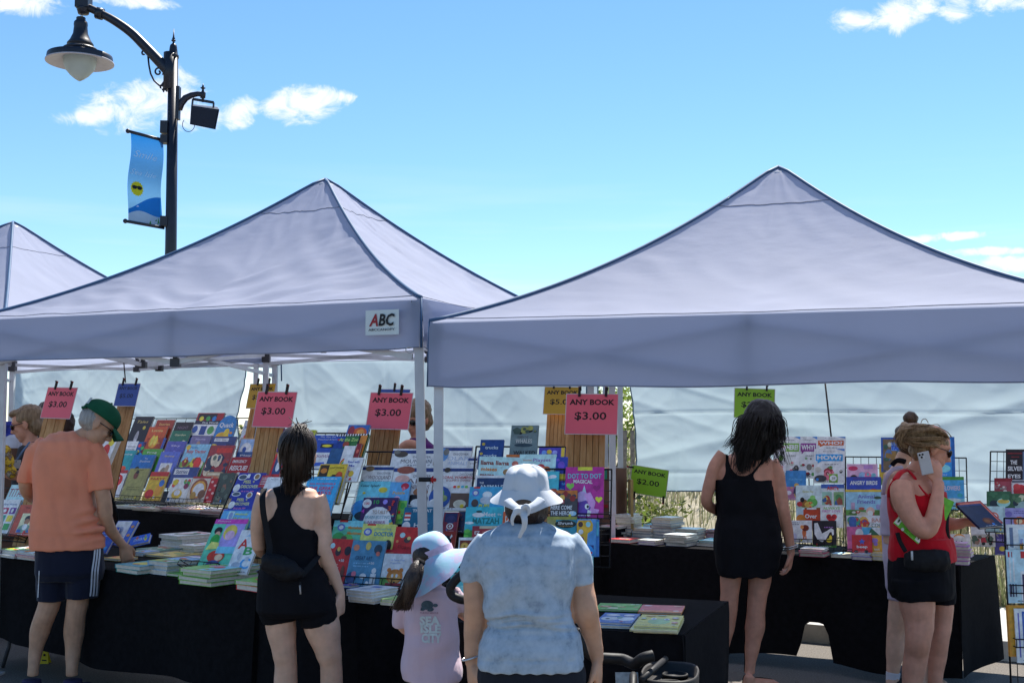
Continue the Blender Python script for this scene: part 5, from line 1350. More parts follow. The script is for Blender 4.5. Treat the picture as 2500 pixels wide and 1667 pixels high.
D('R3', 3, 'J', 1872, 160, 2085, 345, 'b8b0a8', [E(.25, .3, .1, .12, 'a8242a'), Rc(.4, .2, .9, .45, 'a8303a'), E(.5, .15, .08, .08, '15151a'), E(.8, .15, .08, .08, '15151a'), Rc(0, .6, 1, 1, 'cdd0d2'), A(95, 6, ['8a6a5a', 'd6d2ca', '4a5a4a'], (.02, .1, .98, .6))], 'grey book with a little red truck')
D('R3', 2, 'J', 2080, 230, 2190, 420, '4a3a7a', [T('BIG', .5, .7, .5, .12, 'a898d0'), E(.6, .3, .25, .12, 'c8a83a')], 'violet book near the tall floor rack')
# far rack at the edge
D('R4', 0, 'I', 2122, 700, 2290, 1000, '1a1318', [T('THE', .42, .62, .35, .12, 'd2ccce', .03), T('SILVER', .5, .44, .78, .13, 'd2ccce', .03), T('EYES', .45, .22, .66, .11, 'd2ccce', .03), Rc(.1, .86, .85, .9, '6d1a20'), Rc(.3, .76, .7, .79, '6d1a20')], 'black book titled THE SILVER EYES')
D('R4', 1, 'I', 2270, 720, 2400, 980, '5a6a86', [E(.4, .4, .3, .15, 'a8303a'), A(96, 6, ['8a98b0', '3a4a6a', 'c8a08a'], (.05, .05, .95, .9))], 'grey blue book beside the black one')
D('R4', 2, 'I', 2022, 950, 2178, 1130, '8a3a44', [Rc(0, .84, 1, 1, '7a1a24'), A(97, 14, ['c8b8b0', '8a6a6a', 'a8303a', '6d8a7a'], (.03, .05, .97, .82))], 'rose red book with a crowded cover')
D('R4', 2, 'I', 2170, 965, 2330, 1140, 'c2b8ba', [E(.5, .45, .4, .32, 'a8242a'), E(.3, .65, .2, .16, 'b83a3a'), Rc(.05, .85, .8, .97, '5a5a64')], 'pale book with a large red creature shape')
D('R4', 3, 'I', 1955, 1065, 2165, 1260, '2f5a3e', [E(.3, .45, .18, .16, '22303a'), E(.7, .5, .28, .2, '8ab8b0'), E(.7, .55, .25, .1, 'b8a04a'), Rc(0, 0, 1, .25, '8aa8a0'), A(98, 5, ['3a6a4a', 'c8c0a0'], (.05, .6, .95, .95))], 'dark green landscape book')
D('R4', 3, 'I', 2155, 1085, 2330, 1270, '34583a', [E(.6, .4, .35, .25, '8aa09a'), E(.3, .55, .14, .14, '22303a'), A(99, 6, ['4a6a4a', 'a8a88a'], (.05, .5, .95, .95))], 'second green landscape book, by the photo edge')
D('R4', 4, 'I', 1945, 1195, 2115, 1420, 'a8c4c4', [E(.4, .6, .28, .18, 'b86a5a'), E(.4, .6, .2, .12, 'c4d4d0'), E(.5, .3, .3, .15, 'c8d8d8')], 'pale mint book with a coral curl')
D('R4', 4, 'I', 2100, 1210, 2330, 1420, '8a86b4', [E(.2, .75, .14, .12, '6a62a0'), E(.6, .45, .22, .2, 'b8603a'), E(.6, .45, .12, .1, 'd8b08a'), Ln(.4, .75, .9, .9, 2, '5a5290')], 'lavender book with an orange ring')
# tall floor rack
D('R5', 0, 'J', 2192, 145, 2420, 380, 'c9ced6', [Rc(.1, .12, .24, .88, '5a6a86'), Rc(.04, .04, .1, .96, 'dcdee2'), Rc(.45, .1, .95, .8, 'a8bcd6'), T('Learn', .55, .4, .12, .3, '6a6ab0', .01), Rc(.48, .05, .62, .3, 'c88a2a')], 'pale workbook with a grey blue stripe, top of the floor rack')
D('R5', 1, 'J', 2190, 372, 2420, 850, 'a8c0d4', [Rc(.05, .86, .12, .96, 'a8242a'), Rc(.18, .86, .22, .96, '8a4a5a'), Rc(.55, .84, 1, .97, 'b82a2e'), Rc(.08, .4, .14, .84, 'c8d8e6'), Rc(.22, .4, .28, .84, 'c8d8e6'), Rc(.05, .12, .12, .36, '3a3a5a'), Rc(.16, .12, .22, .36, '3a3a5a'), Rc(.28, .12, .32, .36, '3a3a5a'), Rc(.5, 0, 1, .6, 'd6d4da'), Rc(.56, 0, 1, .54, '3a2a4a')], 'pale blue workbook with barcodes, middle of the floor rack')
D('R5', 2, 'J', 2200, 872, 2460, 1330, 'c98228', [Rc(.06, .04, .3, .97, 'd2902e')], 'orange edged board game box on the floor rack', th=0.03, rounded=False)
D('R5', 3, 'J', 2262, 900, 2480, 1385, 'd8d6d2', [Rc(.12, .1, .18, .92, '5a5aa0'), Rc(.3, .1, 1, .95, '33549a'), Rc(.38, .16, 1, .9, 'b8c86a'), Rc(.46, .2, 1, .84, '4a9ac0'), Rc(.3, .06, .7, .1, 'c88a2a')], 'white card with a nested blue and green frame on the floor rack', rounded=False)
def wire_rack(key, reg, x0, y0, x1, y1, label, nx=7, ny=9, rows=(), back=-0.9, legs_to=None):
 p0, xa, ya, n = PL[key]
 q0 = p0 + n * (LAYER * back)
 a = on_plane(*px(reg, x0, y0), q0, n)
 b = on_plane(*px(reg, x1, y0), q0, n)
 wd = (b - a).dot(xa)
 yb = px(reg, 0, y1)[1]
 lo, hi = 0.02, 2.0
 for _ in range(30):
  mid = (lo + hi) / 2
  if proj(a - ya * mid)[1] < yb: lo = mid
  else: hi = mid
 ht = lo
 root = empty('wire_rack', a - ya * ht, label, 'wire rack', 'black wire book racks')
 P_ = lambda u, v, o=0.0: a + xa * (wd * u) - ya * (ht * v) + n * o
 m = MB()
 m.tube([P_(0, 1), P_(0, 0), P_(0.0, 0), P_(1, 0), P_(1, 0), P_(1, 1), P_(0, 1)], 0.0045, 6)
 m.build('frame', wire_mat, root)
 m = MB()
 for i in range(1, nx):
  m.tube([P_(i / nx, 0, -.003), P_(i / nx, 1, -.003)], 0.002, 5)
 for j in range(1, ny):
  m.tube([P_(0, j / ny, .001), P_(1, j / ny, .001)], 0.002, 5)
 tag(m.build('grid', wire_mat, root), kind='stuff')
 for v, o in rows:
  m = MB()
  o2 = LAYER * o
  m.tube([P_(0, v, 0), P_(0, v, o2), P_(0, v - .001, o2), P_(1, v - .001, o2), P_(1, v, o2), P_(1, v, 0)], 0.0028, 5)
  m.tube([P_(0, v - .045, 0), P_(0, v - .045, o2), P_(0, v - .046, o2), P_(1, v - .046, o2), P_(1, v - .045, o2), P_(1, v - .045, 0)], 0.0028, 5)
  k = max(3, int(wd / 0.05))
  for i in range(k + 1):
   m.tube([P_(i / k, v - .046, o2 + .003), P_(i / k, v, o2 + .003), P_(i / k, v, 0)], 0.002, 4)
  m.build('pocket', wire_mat, root)
 # stay at the back
 foot = P_(0.5, 1) - n * 0.25
 tp = P_(0.5, 0.35, -0.006)
 m = MB()
 zmin = P_(0, 1).z
 dwn = Vector((tp.x, tp.y, zmin)) - Vector((n.x, n.y, 0)).normalized() * 0.05
 m.tube([tp, dwn], 0.004, 6)
 m.build('stay', wire_mat, root)
wire_rack('RA', 'A', -60, 1180, 420, 1600, 'wire rack holding the word book', rows=((.97, 2.4),))
wire_rack('RB', 'C', 360, 930, 690, 1800, 'wire rack holding the sticker books', rows=((.985, 5.3),))
wire_rack('RC', 'C', 860, 560, 1480, 1640, 'wire rack behind the ponytail holding the Counting book', rows=((.80, 3),))
wire_rack('RD', 'C', 1380, 720, 2140, 1940, 'wire rack holding the animal books', rows=((.985, 7.2),))
wire_rack('RE', 'E', 1150, 605, 1925, 1900, 'wire rack holding the llama book', rows=((.9, 8),))
wire_rack('RF', 'G', 110, 800, 690, 1640, 'wire rack holding the unicorn book', rows=((.525, 2.4),))
wire_rack('BA', 'A', 940, 600, 2120, 1330, 'large wire rack on the high back table', nx=14, rows=((.975, 6.3),))
wire_rack('R1', 'I', 110, 600, 722, 1560, 'wire rack holding the question books', rows=((.97, 5.3),))
wire_rack('R2', 'I', 728, 765, 1200, 1640, 'wire rack holding the baby books', rows=((.97, 6.2),))
wire_rack('R3', 'I', 1400, 772, 1778, 1560, 'grid topped wire rack behind the raised book', nx=6, ny=7, rows=((.58, 2),))
wire_rack('R4', 'I', 1990, 720, 2400, 1500, 'wire rack holding the black titled book, at the table end', rows=((.95, 5.5),))
wire_rack('R5', 'J', 2172, 90, 2560, 1640, 'tall floor standing wire rack at the photo edge', nx=6, ny=12, rows=((.2, 1.5), (.43, 3), (.73, 5)))
# spiral binding of the splash book
p0, xa, ya, n = PL['RD']
q0 = p0 + n * (LAYER * 2)
m = MB()
for i in range(26):
 f = i / 25
 a = on_plane(*px('C', 1418 - 88 * f, 985 + 325 * f), q0 + n * 0.004, n)
 m.tube([a + n * (0.006 * math.sin(t_)) + xa * (0.006 * math.cos(t_)) for t_ in [k * 0.785 for k in range(9)]], 0.0016, 4)
ob = [o for o in COL.objects if o.get('label', '').startswith('sky blue spiral')][0]
m.build('spiral', pm('white wire', 'dddddd', 0.4, 0.05), ob)
black_ink = pm('black ink', (0.012, 0.011, 0.013), 0.6, 0)
clip_mat = pm('black clip', (0.015, 0.012, 0.013), 0.45, 0.1)
clip_red = pm('red clip tip', (0.30, 0.03, 0.03), 0.45, 0.1)
laminate = pm('laminate edge', (0.55, 0.5, 0.52), 0.25, 0.02, spec=0.6)
def frame_at(reg, x0, y0, x1, dy, Y, yaw, tilt, off=0.0):
 yaw, tilt = R(yaw), R(tilt)
 xa = Vector((math.cos(yaw), -math.sin(yaw), 0))
 back = Vector((math.sin(yaw), math.cos(yaw), 0))
 ya = Vector((0, 0, 1)) * math.cos(tilt) + back * math.sin(tilt)
 n = xa.cross(ya)
 p0 = at(*px(reg, (x0 + x1) / 2, y0), Y) - n * off
 a, b = on_plane(*px(reg, x0, y0), p0, n), on_plane(*px(reg, x1, y0 + dy), p0, n)
 X = (b - a).normalized()
 return a, b, X, n.cross(X), n
def drop(a, Yv, yb):
 lo, hi = 0.01, 1.6
 for _ in range(30):
  mid = (lo + hi) / 2
  if proj(a - Yv * mid)[1] < yb: lo = mid
  else: hi = mid
 return lo
def sign(reg, x0, y0, x1, y1, dy, Y, yaw, tilt, col, price, label, clips=(.22, .72), clip_up=1, faint=False, side=False):
 a, b, X, Yv, n = frame_at(reg, x0, y0, x1, dy, Y, yaw, tilt)
 w_ = (b - a).length
 h_ = drop(a, Yv, px(reg, 0, y1)[1])
 root = empty('price_sign', a + X * w_ / 2 - Yv * h_ / 2, label, 'price sign', 'card price signs clipped above the books', basis(X, Yv, n))
 m = MB()
 m.box((0, 0, 0.0008), (w_, h_, 0.0016))
 m.build('card', pm('sign card ' + col, col, 0.45, 0.04, 6, spec=0.4, bump=0.05, bscale=5), root, local=True)
 m = MB()
 e = 0.004
 for cx, cy, sx, sy in ((0, h_ / 2 + e / 2, w_ + 2 * e, e), (0, -h_ / 2 - e / 2, w_ + 2 * e, e), (w_ / 2 + e / 2, 0, e, h_), (-w_ / 2 - e / 2, 0, e, h_)):
  m.box((cx, cy, 0.0006), (sx, sy, 0.0012))
 m.build('laminate_border', laminate, root, local=True)
 ik = black_ink if not faint else pm('faint ink', (0.02, 0.035, 0.10), 0.6, 0)
 letter(root, 'ANY BOOK', 0.0, h_ * 0.30, w_ * 0.88, h_ * 0.145, 0.0022, ik, 0.035)
 letter(root, price, -w_ * 0.02, -h_ * 0.06, w_ * 0.62, h_ * 0.225, 0.0022, ik, 0.016)
 cl = [(f, h_ / 2, 0, 1) for f in clips]
 if side:
  cl = [(-0.5, h_ * 0.42, 1, 0), (-0.5, -h_ * 0.1, 1, 0), (-0.35, -h_ / 2, 0, -1), (0.45, -h_ / 2, 0, -1)]
 for f, yy, sx, sy in cl:
  m = MB()
  xx = (f - 0.5) * w_ if not side else f * w_
  if sx:
   m.box((xx - 0.012, yy, 0.004), (0.05, 0.012, 0.012))
  else:
   m.box((xx, yy + 0.012 * sy, 0.004), (0.013, 0.05, 0.012))
   m.box((xx + 0.006, yy + 0.033 * sy, 0.012), (0.01, 0.03, 0.005), Matrix.Rotation(0.5, 3, 'X'))
  c = m.build('clip', clip_mat, root, local=True)
  m = MB()
  if sx: m.box((xx - 0.034, yy, 0.004), (0.014, 0.014, 0.013))
  else: m.box((xx, yy + 0.041 * sy, 0.004), (0.014, 0.01, 0.013))
  m.build('clip_tip', clip_red, c, local=True)
 return root
PINK, YEL, GRN, BLU = 'e05f72', 'c79a2a', '86b82e', '2c4f9e'
sign('A', 412, 335, 660, 588, 4, 8.3, 34, 14, PINK, '$3.00', 'pink $3.00 sign standing between the green cap and the person in sunglasses', (.26, .78))
sign('A', 1012, 303, 1195, 488, 0, 9.75, 32, 14, BLU, '$5.00', 'plain blue sign with faint lettering on the back rack board', (.2, .8), faint=True)
sign('C', 470, 135, 690, 343, -4, 10.0, 30, 14, YEL, '$5.00', 'mustard $5.00 sign mostly hidden behind a pink one beside the slanting folds', (.3, .74))
sign('C', 540, 203, 875, 500, 4, 7.1, 28, 13, PINK, '$3.00', 'pink $3.00 sign directly above the ponytail', (.22, .74))
sign('C', 1605, 180, 1858, 420, 3, 9.0, 24, 12, BLU, '$5.00', 'blue sign edge showing above the pink one by the tent leg', (.47,), faint=True)
sign('C', 1520, 210, 1882, 517, 5, 7.0, 25, 13, PINK, '$3.00', 'pink $3.00 sign with a blue one behind it', (.2, .73))
sign('E', 1750, 88, 2060, 320, 3, 9.25, 18, 11, YEL, '$5.00', 'mustard $5.00 sign overlapped by the largest pink one', (.25, .70))
sign('G', 300, 150, 745, 492, 3, 6.6, 14, 10, PINK, '$3.00', 'largest pink $3.00 sign, above the unicorn book', (.25, .77))
sign('G', 1762, 98, 2108, 350, 12, 8.55, 10, 4, GRN, '$2.00', 'lime green $2.00 sign partly covered by the dark haired head', (.3, .8))
sign('G', 870, 765, 1185, 1000, 50, 9.25, 24, -2, GRN, '$2.00', 'lime green $2.00 sign clipped to the hem of the tarp', side=True)
slat_mats = [ramp_mat('bamboo slat %d' % i, [(0.3, c1), (0.5, c2), (0.8, 'c8a070')], 7, rough=0.6, bump=0.15, bscale=40, stretch=(9, 9, 0.8), spec=0.25) for i, (c0, c1, c2) in enumerate(
 ((('8a5f34'), ('a87848'), ('b88a58')), (('936838'), ('b08048'), ('b98c5c')), (('80582e'), ('9c6e3e'), ('ae8050'))))]
def board(reg, x0, y0, x1, y1, Y, yaw, tilt, n_s, label, zb=0.74):
 a, b, X, Yv, n = frame_at(reg, x0, y0, x1, 0, Y, yaw, tilt, 0.02)
 w_ = (b - a).length
 h_ = max(drop(a, Yv, px(reg, 0, y1)[1]), (a.z - zb) / max(0.1, Yv.z))
 a = a + Yv * 0.08
 h_ += 0.08
 root = empty('sign_board', a - Yv * h_, label, 'board', 'slatted wooden boards carrying the price signs')
 sw = w_ / n_s
 for i in range(n_s):
  m = MB()
  c = a + X * (sw * (i + 0.5)) - Yv * h_ / 2 - n * (0.004 + 0.0015 * (i % 2))
  m.box(c, (sw - 0.003, h_, 0.012), basis(X, Yv, n))
  m.build('slat', slat_mats[(i * 2 + n_s) % 3], root)
 m = MB()
 m.box(a + X * w_ / 2 - Yv * h_ / 2 - n * 0.018, (w_ - 0.01, h_ - 0.01, 0.006), basis(X, Yv, n))
 m.build('backing', pm('board backing', '4a3420', 0.8, 0.1), root)
board('C', 530, 470, 765, 915, 7.13, 28, 13, 6, 'slatted board holding the pink sign above the ponytail')
board('C', 1522, 490, 1772, 830, 7.03, 25, 13, 6, 'slatted board under the pink sign by the tent legs')
board('G', 312, 470, 634, 800, 6.63, 14, 10, 6, 'slatted board behind the unicorn book', zb=1.12)
board('G', 128, 300, 330, 620, 9.28, 18, 11, 6, 'slatted board under the overlapped mustard sign, darker in the shade')
board('A', 382, 560, 560, 720, 8.33, 34, 14, 5, 'slatted board between the orange shirt and the person in sunglasses')
board('A', 1003, 470, 1142, 660, 9.78, 32, 14, 5, 'slatted board under the blue sign', zb=0.86)
board('C', 470, 330, 540, 560, 10.03, 30, 14, 3, 'slatted board under the half hidden mustard sign', zb=0.86)
ORD = ['top', 'second', 'third', 'fourth', 'fifth', 'sixth', 'seventh', 'eighth', 'ninth']
def pile(reg, xl, xr, y, z, yaw, items, name, depth=1.3, ops=None, seed=0, single=None, fan=0.05):
 """items: (thickness, colour) from the lowest up; front edge runs xl..xr at y on the table z"""
 r_ = random.Random(seed * 17 + int(xl) + int(y))
 ya_ = R(yaw)
 xd, yd = Vector((math.cos(ya_), -math.sin(ya_), 0)), Vector((math.sin(ya_), math.cos(ya_), 0))
 c = on_z(*px(reg, (xl + xr) / 2, y), z)
 u = c.x / c.y
 w_ = abs(px(reg, xr, 0)[0] - px(reg, xl, 0)[0]) / FOC * c.y / (math.cos(ya_) + u * math.sin(ya_))
 d_ = w_ * depth
 zz = z
 n = len(items)
 for i, (th, col) in enumerate(items):
  a = r_.gauss(0, fan) if n > 1 else 0
  f = 1 + (r_.random() - 0.5) * 0.08 if n > 1 else 1
  o = xd * r_.gauss(0, 0.006) + yd * r_.gauss(0, 0.008) if n > 1 else Vector()
  pos = c + yd * d_ / 2 + o
  pos.z = zz
  rot = Matrix.Rotation(-ya_ + a, 3, 'Z')
  if n == 1: lb = single or name
  else:
   k = n - 1 - i
   lb = '%s book of the %s' % (ORD[k] if k < n - 1 else 'lowest', name)
  pr = ops if (i == n - 1 and ops) else [A(seed + i, 8, bright, (.05, .05, .95, .75)), Rc(.1, .8, .9, .9, 'd8d4cc')]
  book(pos, rot, w_ * f, d_ * f, th, col, pr if i == n - 1 else [], lb, group='books lying in piles on the tables')
  zz += th + 0.0006
z1, zr, zb_ = TF1['z'], TR1['z'], TB1['z']
sky = [Rc(0, 0, 1, .4, '6a9a4a'), A(5, 9, ['c8322b', 'e0b52e', 'd8d4cc', '3f8f4a'], (.05, .1, .95, .7)), Rc(.1, .8, .9, .92, 'd8e2ea')]
pile('B', 5, 150, 440, z1, 40, [(.016, 'c8ccd0'), (.016, 'd8d6d0'), (.012, 'b8c8d8')], 'white pile nearest the word book', 1.2, sky, 1)
pile('B', 140, 320, 462, z1, 38, [(.014, 'd8d4d0'), (.012, 'c83a6a'), (.014, 'a8c4d8')], 'pile beside the navy shorts', 1.1, None, 2)
pile('B', 1030, 1238, 585, z1, 38, [(.022, '2f8f8a'), (.022, '2f8a94')], 'teal pile with a yellow picture', 1.1, [E(.5, .45, .3, .25, 'd8b52e'), Rc(.4, .2, .55, .35, 'b8562a')], 3)
pile('B', 1335, 1510, 592, z1, 38, [(.024, 'c8d0d8'), (.024, '9ab8d0'), (.022, '6aa0c8')], 'pale blue pile at the table edge', 1.6, sky, 4)
pile('B', 1490, 1640, 612, z1, 38, [(.014, '5aa03a')], 'x', 1.4, [E(.5, .5, .3, .2, 'd88a9a')], 5, single='single green book poking out beside the green storybook pile')
pile('B', 1618, 1885, 690, z1, 37, [(.020, '6aa83a'), (.020, '63a038'), (.020, '6aa83a'), (.020, '70b040')], 'green storybook pile', 1.3, [Rc(.55, 0, 1, 1, '8ac0d8'), E(.4, .5, .18, .12, 'd89aa0'), E(.65, .4, .12, .1, 'c83a3a'), E(.5, .75, .25, .08, 'd8e2d8')], 6, fan=0.03)
pile('B', 1890, 2072, 640, z1, 37, [(.018, '4a7ab0'), (.018, '6a9ac0'), (.018, '4a7ab0'), (.016, '7ab0d0')], 'blue pile behind the green storybooks', 1.2, sky, 7)
pile('B', 1445, 1640, 372, z1, 37, [(.024, 'cfcfca'), (.024, 'd6d6d2'), (.024, 'cacac6'), (.022, 'd2d2ce')], 'white hardback pile far back', 1.3, [E(.5, .5, .4, .3, '3a5a3a'), E(.4, .5, .2, .2, 'c8b0b0'), Rc(.3, .8, .8, .9, 'b83a3a')], 8, fan=0.1)
pile('B', 1615, 1745, 415, z1, 37, [(.02, 'd0ccc0'), (.018, '8a9a8a'), (.018, 'd6d2c4')], 'cream pile by the storybook of panels', 1.7, None, 9)
pile('B', 2112, 2320, 740, z1, 36, [(.026, 'c83030'), (.020, '6aa83a')], 'red and green pair behind the navy shorts wearer'.replace('behind the navy shorts wearer', 'beside the black shorts'), 1.2, [E(.6, .5, .3, .2, 'd86a5a')], 10)
pile('B', 1215, 1440, 392, z1, 37, [(.014, '3a6a5a')], 'x', 1.1, [A(11, 9, ['c83a3a', 'd8c8a0', '3a5a8a'], (.05, .05, .95, .95))], 11, single='dark green book lying flat behind the reaching hand')
pile('B', 1305, 1540, 442, z1, 37, [(.012, 'b8a04a')], 'x', 0.9, [A(12, 9, ['6a8a4a', 'd8c8a0', '8a5a3a'], (.05, .05, .95, .95))], 12, single='flat golden book in the middle of the table')
pile('B', 1560, 1720, 470, z1, 37, [(.012, '8a6a9a')], 'x', 0.9, [A(13, 8, ['c86a8a', '6a8ac0', 'd8d0c0'], (.05, .05, .95, .95))], 13, single='flat mauve book before the cream pile')
pile('B', 1710, 1860, 480, z1, 37, [(.014, '3a6a6a')], 'x', 0.8, [A(14, 8, ['5a8a7a', '2a4a5a', '9ab0a0'], (.05, .05, .95, .95))], 14, single='flat dark teal book against the storybook of panels')
pile('B', 1180, 1290, 425, z1, 37, [(.012, 'd6d2d0'), (.012, '7a9ac0')], 'small blue and white pair by the fingertips', 1.0, None, 15)
pile('B', 925, 1060, 470, z1, 35, [(.014, 'b8963a')], 'x', 1.0, [E(.4, .55, .4, .3, 'd8602a'), E(.3, .55, .15, .12, 'd8b04a')], 16, single='yellow book with an orange shape under the reaching arm')
z2 = TF2['z']
pile('D', 1345, 1560, 848, z2, 33, [(.014, 'd2d2d6'), (.014, 'dcdce0'), (.014, 'd2d2d6'), (.012, 'dedee2')], 'neat white pile in front of the art book', 1.35, [Rc(.25, .62, .6, .85, '33549a'), Ln(.15, .2, .75, .5, 4, '9aa8b8'), E(.8, .45, .1, .08, 'b8a08a')], 17, fan=0.012)
pile('D', 1640, 1790, 872, z2, 33, [(.014, 'c8c4a8'), (.012, '9ab86a')], 'pair with a red and green cover by the long dark plait', 1.2, [E(.7, .5, .2, .2, 'b83a2a')], 18)
pile('D', 1290, 1380, 715, z2, 33, [(.014, '33409a')], 'x', 1.0, None, 19, single='blue violet book lying by the foot of the rack')
# magazines along the high back table
for i, (xl, xr, y, it, nm) in enumerate(((960, 1125, 1362, [(.012, 'c8c6c4'), (.01, 'b8c0cc')], 'magazine pile under the fuzzy red book'), (1120, 1290, 1380, [(.012, 'b8a890'), (.01, 'c4b8a8')], 'beige magazine pile'),
  (1300, 1500, 1384, [(.012, 'b88a90'), (.01, 'c47a80'), (.008, 'b8a0a8')], 'pink magazine pile'), (1512, 1695, 1398, [(.012, 'a8a8b8'), (.012, 'b8b4c0')], 'lilac magazine pile'), (1705, 1880, 1412, [(.01, 'a87a80'), (.01, 'b85a5a'), (.01, 'c4a0a0')], 'rose magazine pile at the end'))):
 pile('A', xl, xr, y, zb_, 38, it, nm, 1.0, None, 30 + i)
# piles on the long table under the creased tarp
mix = ['c8c4ba', '3a4a6a', 'd2cec4', '8a2a2a', 'b0a898', '2a2a34', 'd8c8a0', '6a8a9a', 'b8b8b4']
def mixed(n, seed, top):
 r_ = random.Random(seed)
 return [(.016 + .01 * r_.random(), r_.choice(mix)) for _ in range(n - 1)] + [(.016, top)]
painted_glare = [Rc(.05, .05, .95, .95, 'b8c8d4')]  # pale glare on the glossy top covers, painted in as a flat tint
pile('H', 368, 520, 258, zr, 34, mixed(8, 1, 'cfd6da'), 'tallest pile with a pale blue top cover', 1.2, painted_glare + [E(.4, .5, .15, .2, 'c89aa0')], 41, fan=0.12)
pile('H', 208, 385, 268, zr, 34, mixed(4, 2, 'c8b0a8'), 'pile with an orange figure on its cover', 1.1, [E(.5, .5, .3, .2, 'c8703a'), E(.5, .3, .3, .1, 'a88ac0')], 42, fan=0.12)
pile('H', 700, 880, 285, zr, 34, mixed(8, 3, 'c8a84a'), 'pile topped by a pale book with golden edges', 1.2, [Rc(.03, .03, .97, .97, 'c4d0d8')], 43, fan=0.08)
pile('H', 525, 690, 280, zr, 34, mixed(4, 4, 'c89a5a'), 'low pile with a tan edged cover', 1.2, painted_glare, 44, fan=0.12)
pile('H', 880, 1090, 290, zr, 34, mixed(4, 5, 'c8b88a'), 'broad pile with a glossy pale top', 1.0, painted_glare, 45, fan=0.06)
pile('H', 822, 1010, 342, zr, 34, mixed(4, 6, 'd6d2c0'), 'front pile of thick white books', 1.1, painted_glare, 46, fan=0.08)
pile('H', 322, 500, 312, zr, 34, [(.026, 'b8242a')], 'x', 1.0, [E(.5, .5, .3, .15, 'd8b8b0')], 47, single='thick book with a bright red cover, lying alone at the cloth edge')
pile('H', 572, 730, 330, zr, 34, [(.018, '6a4a8a'), (.014, 'c8b8a0')], 'pair with a violet edge at the cloth edge', 1.0, painted_glare, 48)
pile('H', 1112, 1300, 340, zr, 34, [(.022, 'c8ccc8'), (.014, '4a9a9a')], 'turquoise pair beside the black dress', 1.4, [Rc(.1, .1, .9, .4, 'c4d4d8'), E(.6, .7, .2, .1, 'c83a3a')], 49)
pile('H', 1190, 1320, 285, zr, 34, [(.016, 'a84a5a'), (.014, '8a6a9a'), (.014, 'b85a6a'), (.014, '7a5a8a'), (.012, 'b87a90')], 'rose and violet pile against the black dress', 1.2, None, 50, fan=0.15)
pile('H', 622, 705, 262, zr, 34, mixed(5, 8, '5aa8d0'), 'narrow pile with a bright blue top', 1.3, None, 51)
# four flat picture books
z3 = TF3['z']
pile('H', 190, 572, 925, z3, 12, [(.008, '5aa048')], 'x', 1.0, [A(61, 10, ['7ab85a', '4a8a3a', 'c8d0a0', 'b86a5a'], (.03, .05, .97, .95)), Ln(.75, .75, .95, .9, 1, 'd8e2d0')], 61, single='green picture book, lying by the elbow of the white sleeved woman')
pile('H', 578, 965, 950, z3, 12, [(.008, 'd87a2a')], 'x', 1.15, [Rc(0, 0, 1, 1, 'b8485a'), Rc(0, 0, 1, .25, 'c8704a'), E(.15, .85, .1, .06, 'd0c0c4'), E(.86, .2, .07, .08, 'd0a8a0'), E(.85, .85, .1, .05, 'd0a890'), E(.1, .2, .03, .03, 'e0d0c8')], 62, single='red picture book with orange page edges')
pile('H', 185, 500, 1072, z3, 14, [(.011, 'b8c4ca'), (.010, '3a6aa8')], 'blue pair with white animal shapes', 1.7, [E(.3, .4, .25, .2, 'c4d0e0'), E(.75, .4, .22, .2, 'c4d0e0'), E(.3, .75, .2, .1, 'd0d8e4'), E(.75, .75, .15, .1, 'c4c0d8'), E(.25, .35, .06, .05, '2a3a5a'), E(.55, .5, .08, .1, '5a8a8a')], 63, fan=0.0)
pile('H', 532, 938, 1125, z3, 12, [(.009, 'c4bc96'), (.008, 'cdbf8a'), (.008, 'c8b860')], 'yellow pile with a green frog face', 1.75, [E(.5, .42, .26, .24, '8ab07a'), E(.35, .62, .07, .08, 'c8d8c8'), E(.66, .6, .07, .08, 'c8d8c8'), E(.35, .62, .03, .035, '5a7a9a'), E(.66, .6, .03, .035, '5a7a9a'), E(.25, .85, .12, .05, 'c89a6a'), E(.5, .9, .12, .04, 'a8a898'), E(.85, .7, .08, .08, 'b8a8a8'), E(.12, .6, .06, .06, 'a8b8a8'), E(.88, .3, .08, .06, 'c88a8a')], 64, fan=0.008)
# by the baby books
pile('J', 335, 545, 436, zr, 30, [(.022, 'b8305a'), (.014, 'b84a6a'), (.014, 'c8d4d8')], 'pink edged pile before the goose book', 0.9, [Rc(.05, .3, .95, .95, 'c0d0d6'), E(.5, .2, .3, .1, 'b86a5a')], 71)
pile('J', 622, 805, 444, zr, 30, [(.022, 'c8c4a8')], 'x', 0.9, [Rc(0, .0, .5, 1, '8ab0d0'), E(.75, .5, .15, .2, 'd8a52e')], 72, single='cream book with a yellow oval, lying before the beep book')
pile('J', 815, 985, 462, zr, 30, [(.020, '6a4a8a'), (.014, 'a8b8d0')], 'purple edged pair under the beep book', 0.9, None, 73)
pile('J', 988, 1090, 468, zr, 30, [(.024, 'b8a04a'), (.018, 'c8b47a')], 'yellowish pair by the lilac book', 1.1, None, 74)
pile('J', 1672, 1865, 505, zr, 26, [(.022, '9a5aa8'), (.020, 'c06a9a'), (.022, 'b08ac0'), (.020, 'c890b0'), (.020, '9a5aa8'), (.018, 'd0a0c0')], 'pink and violet pile beside the waist bag', 0.9, [E(.5, .55, .35, .25, 'd8b0c4'), E(.5, .55, .15, .12, 'c05a7a')], 75, fan=0.03)
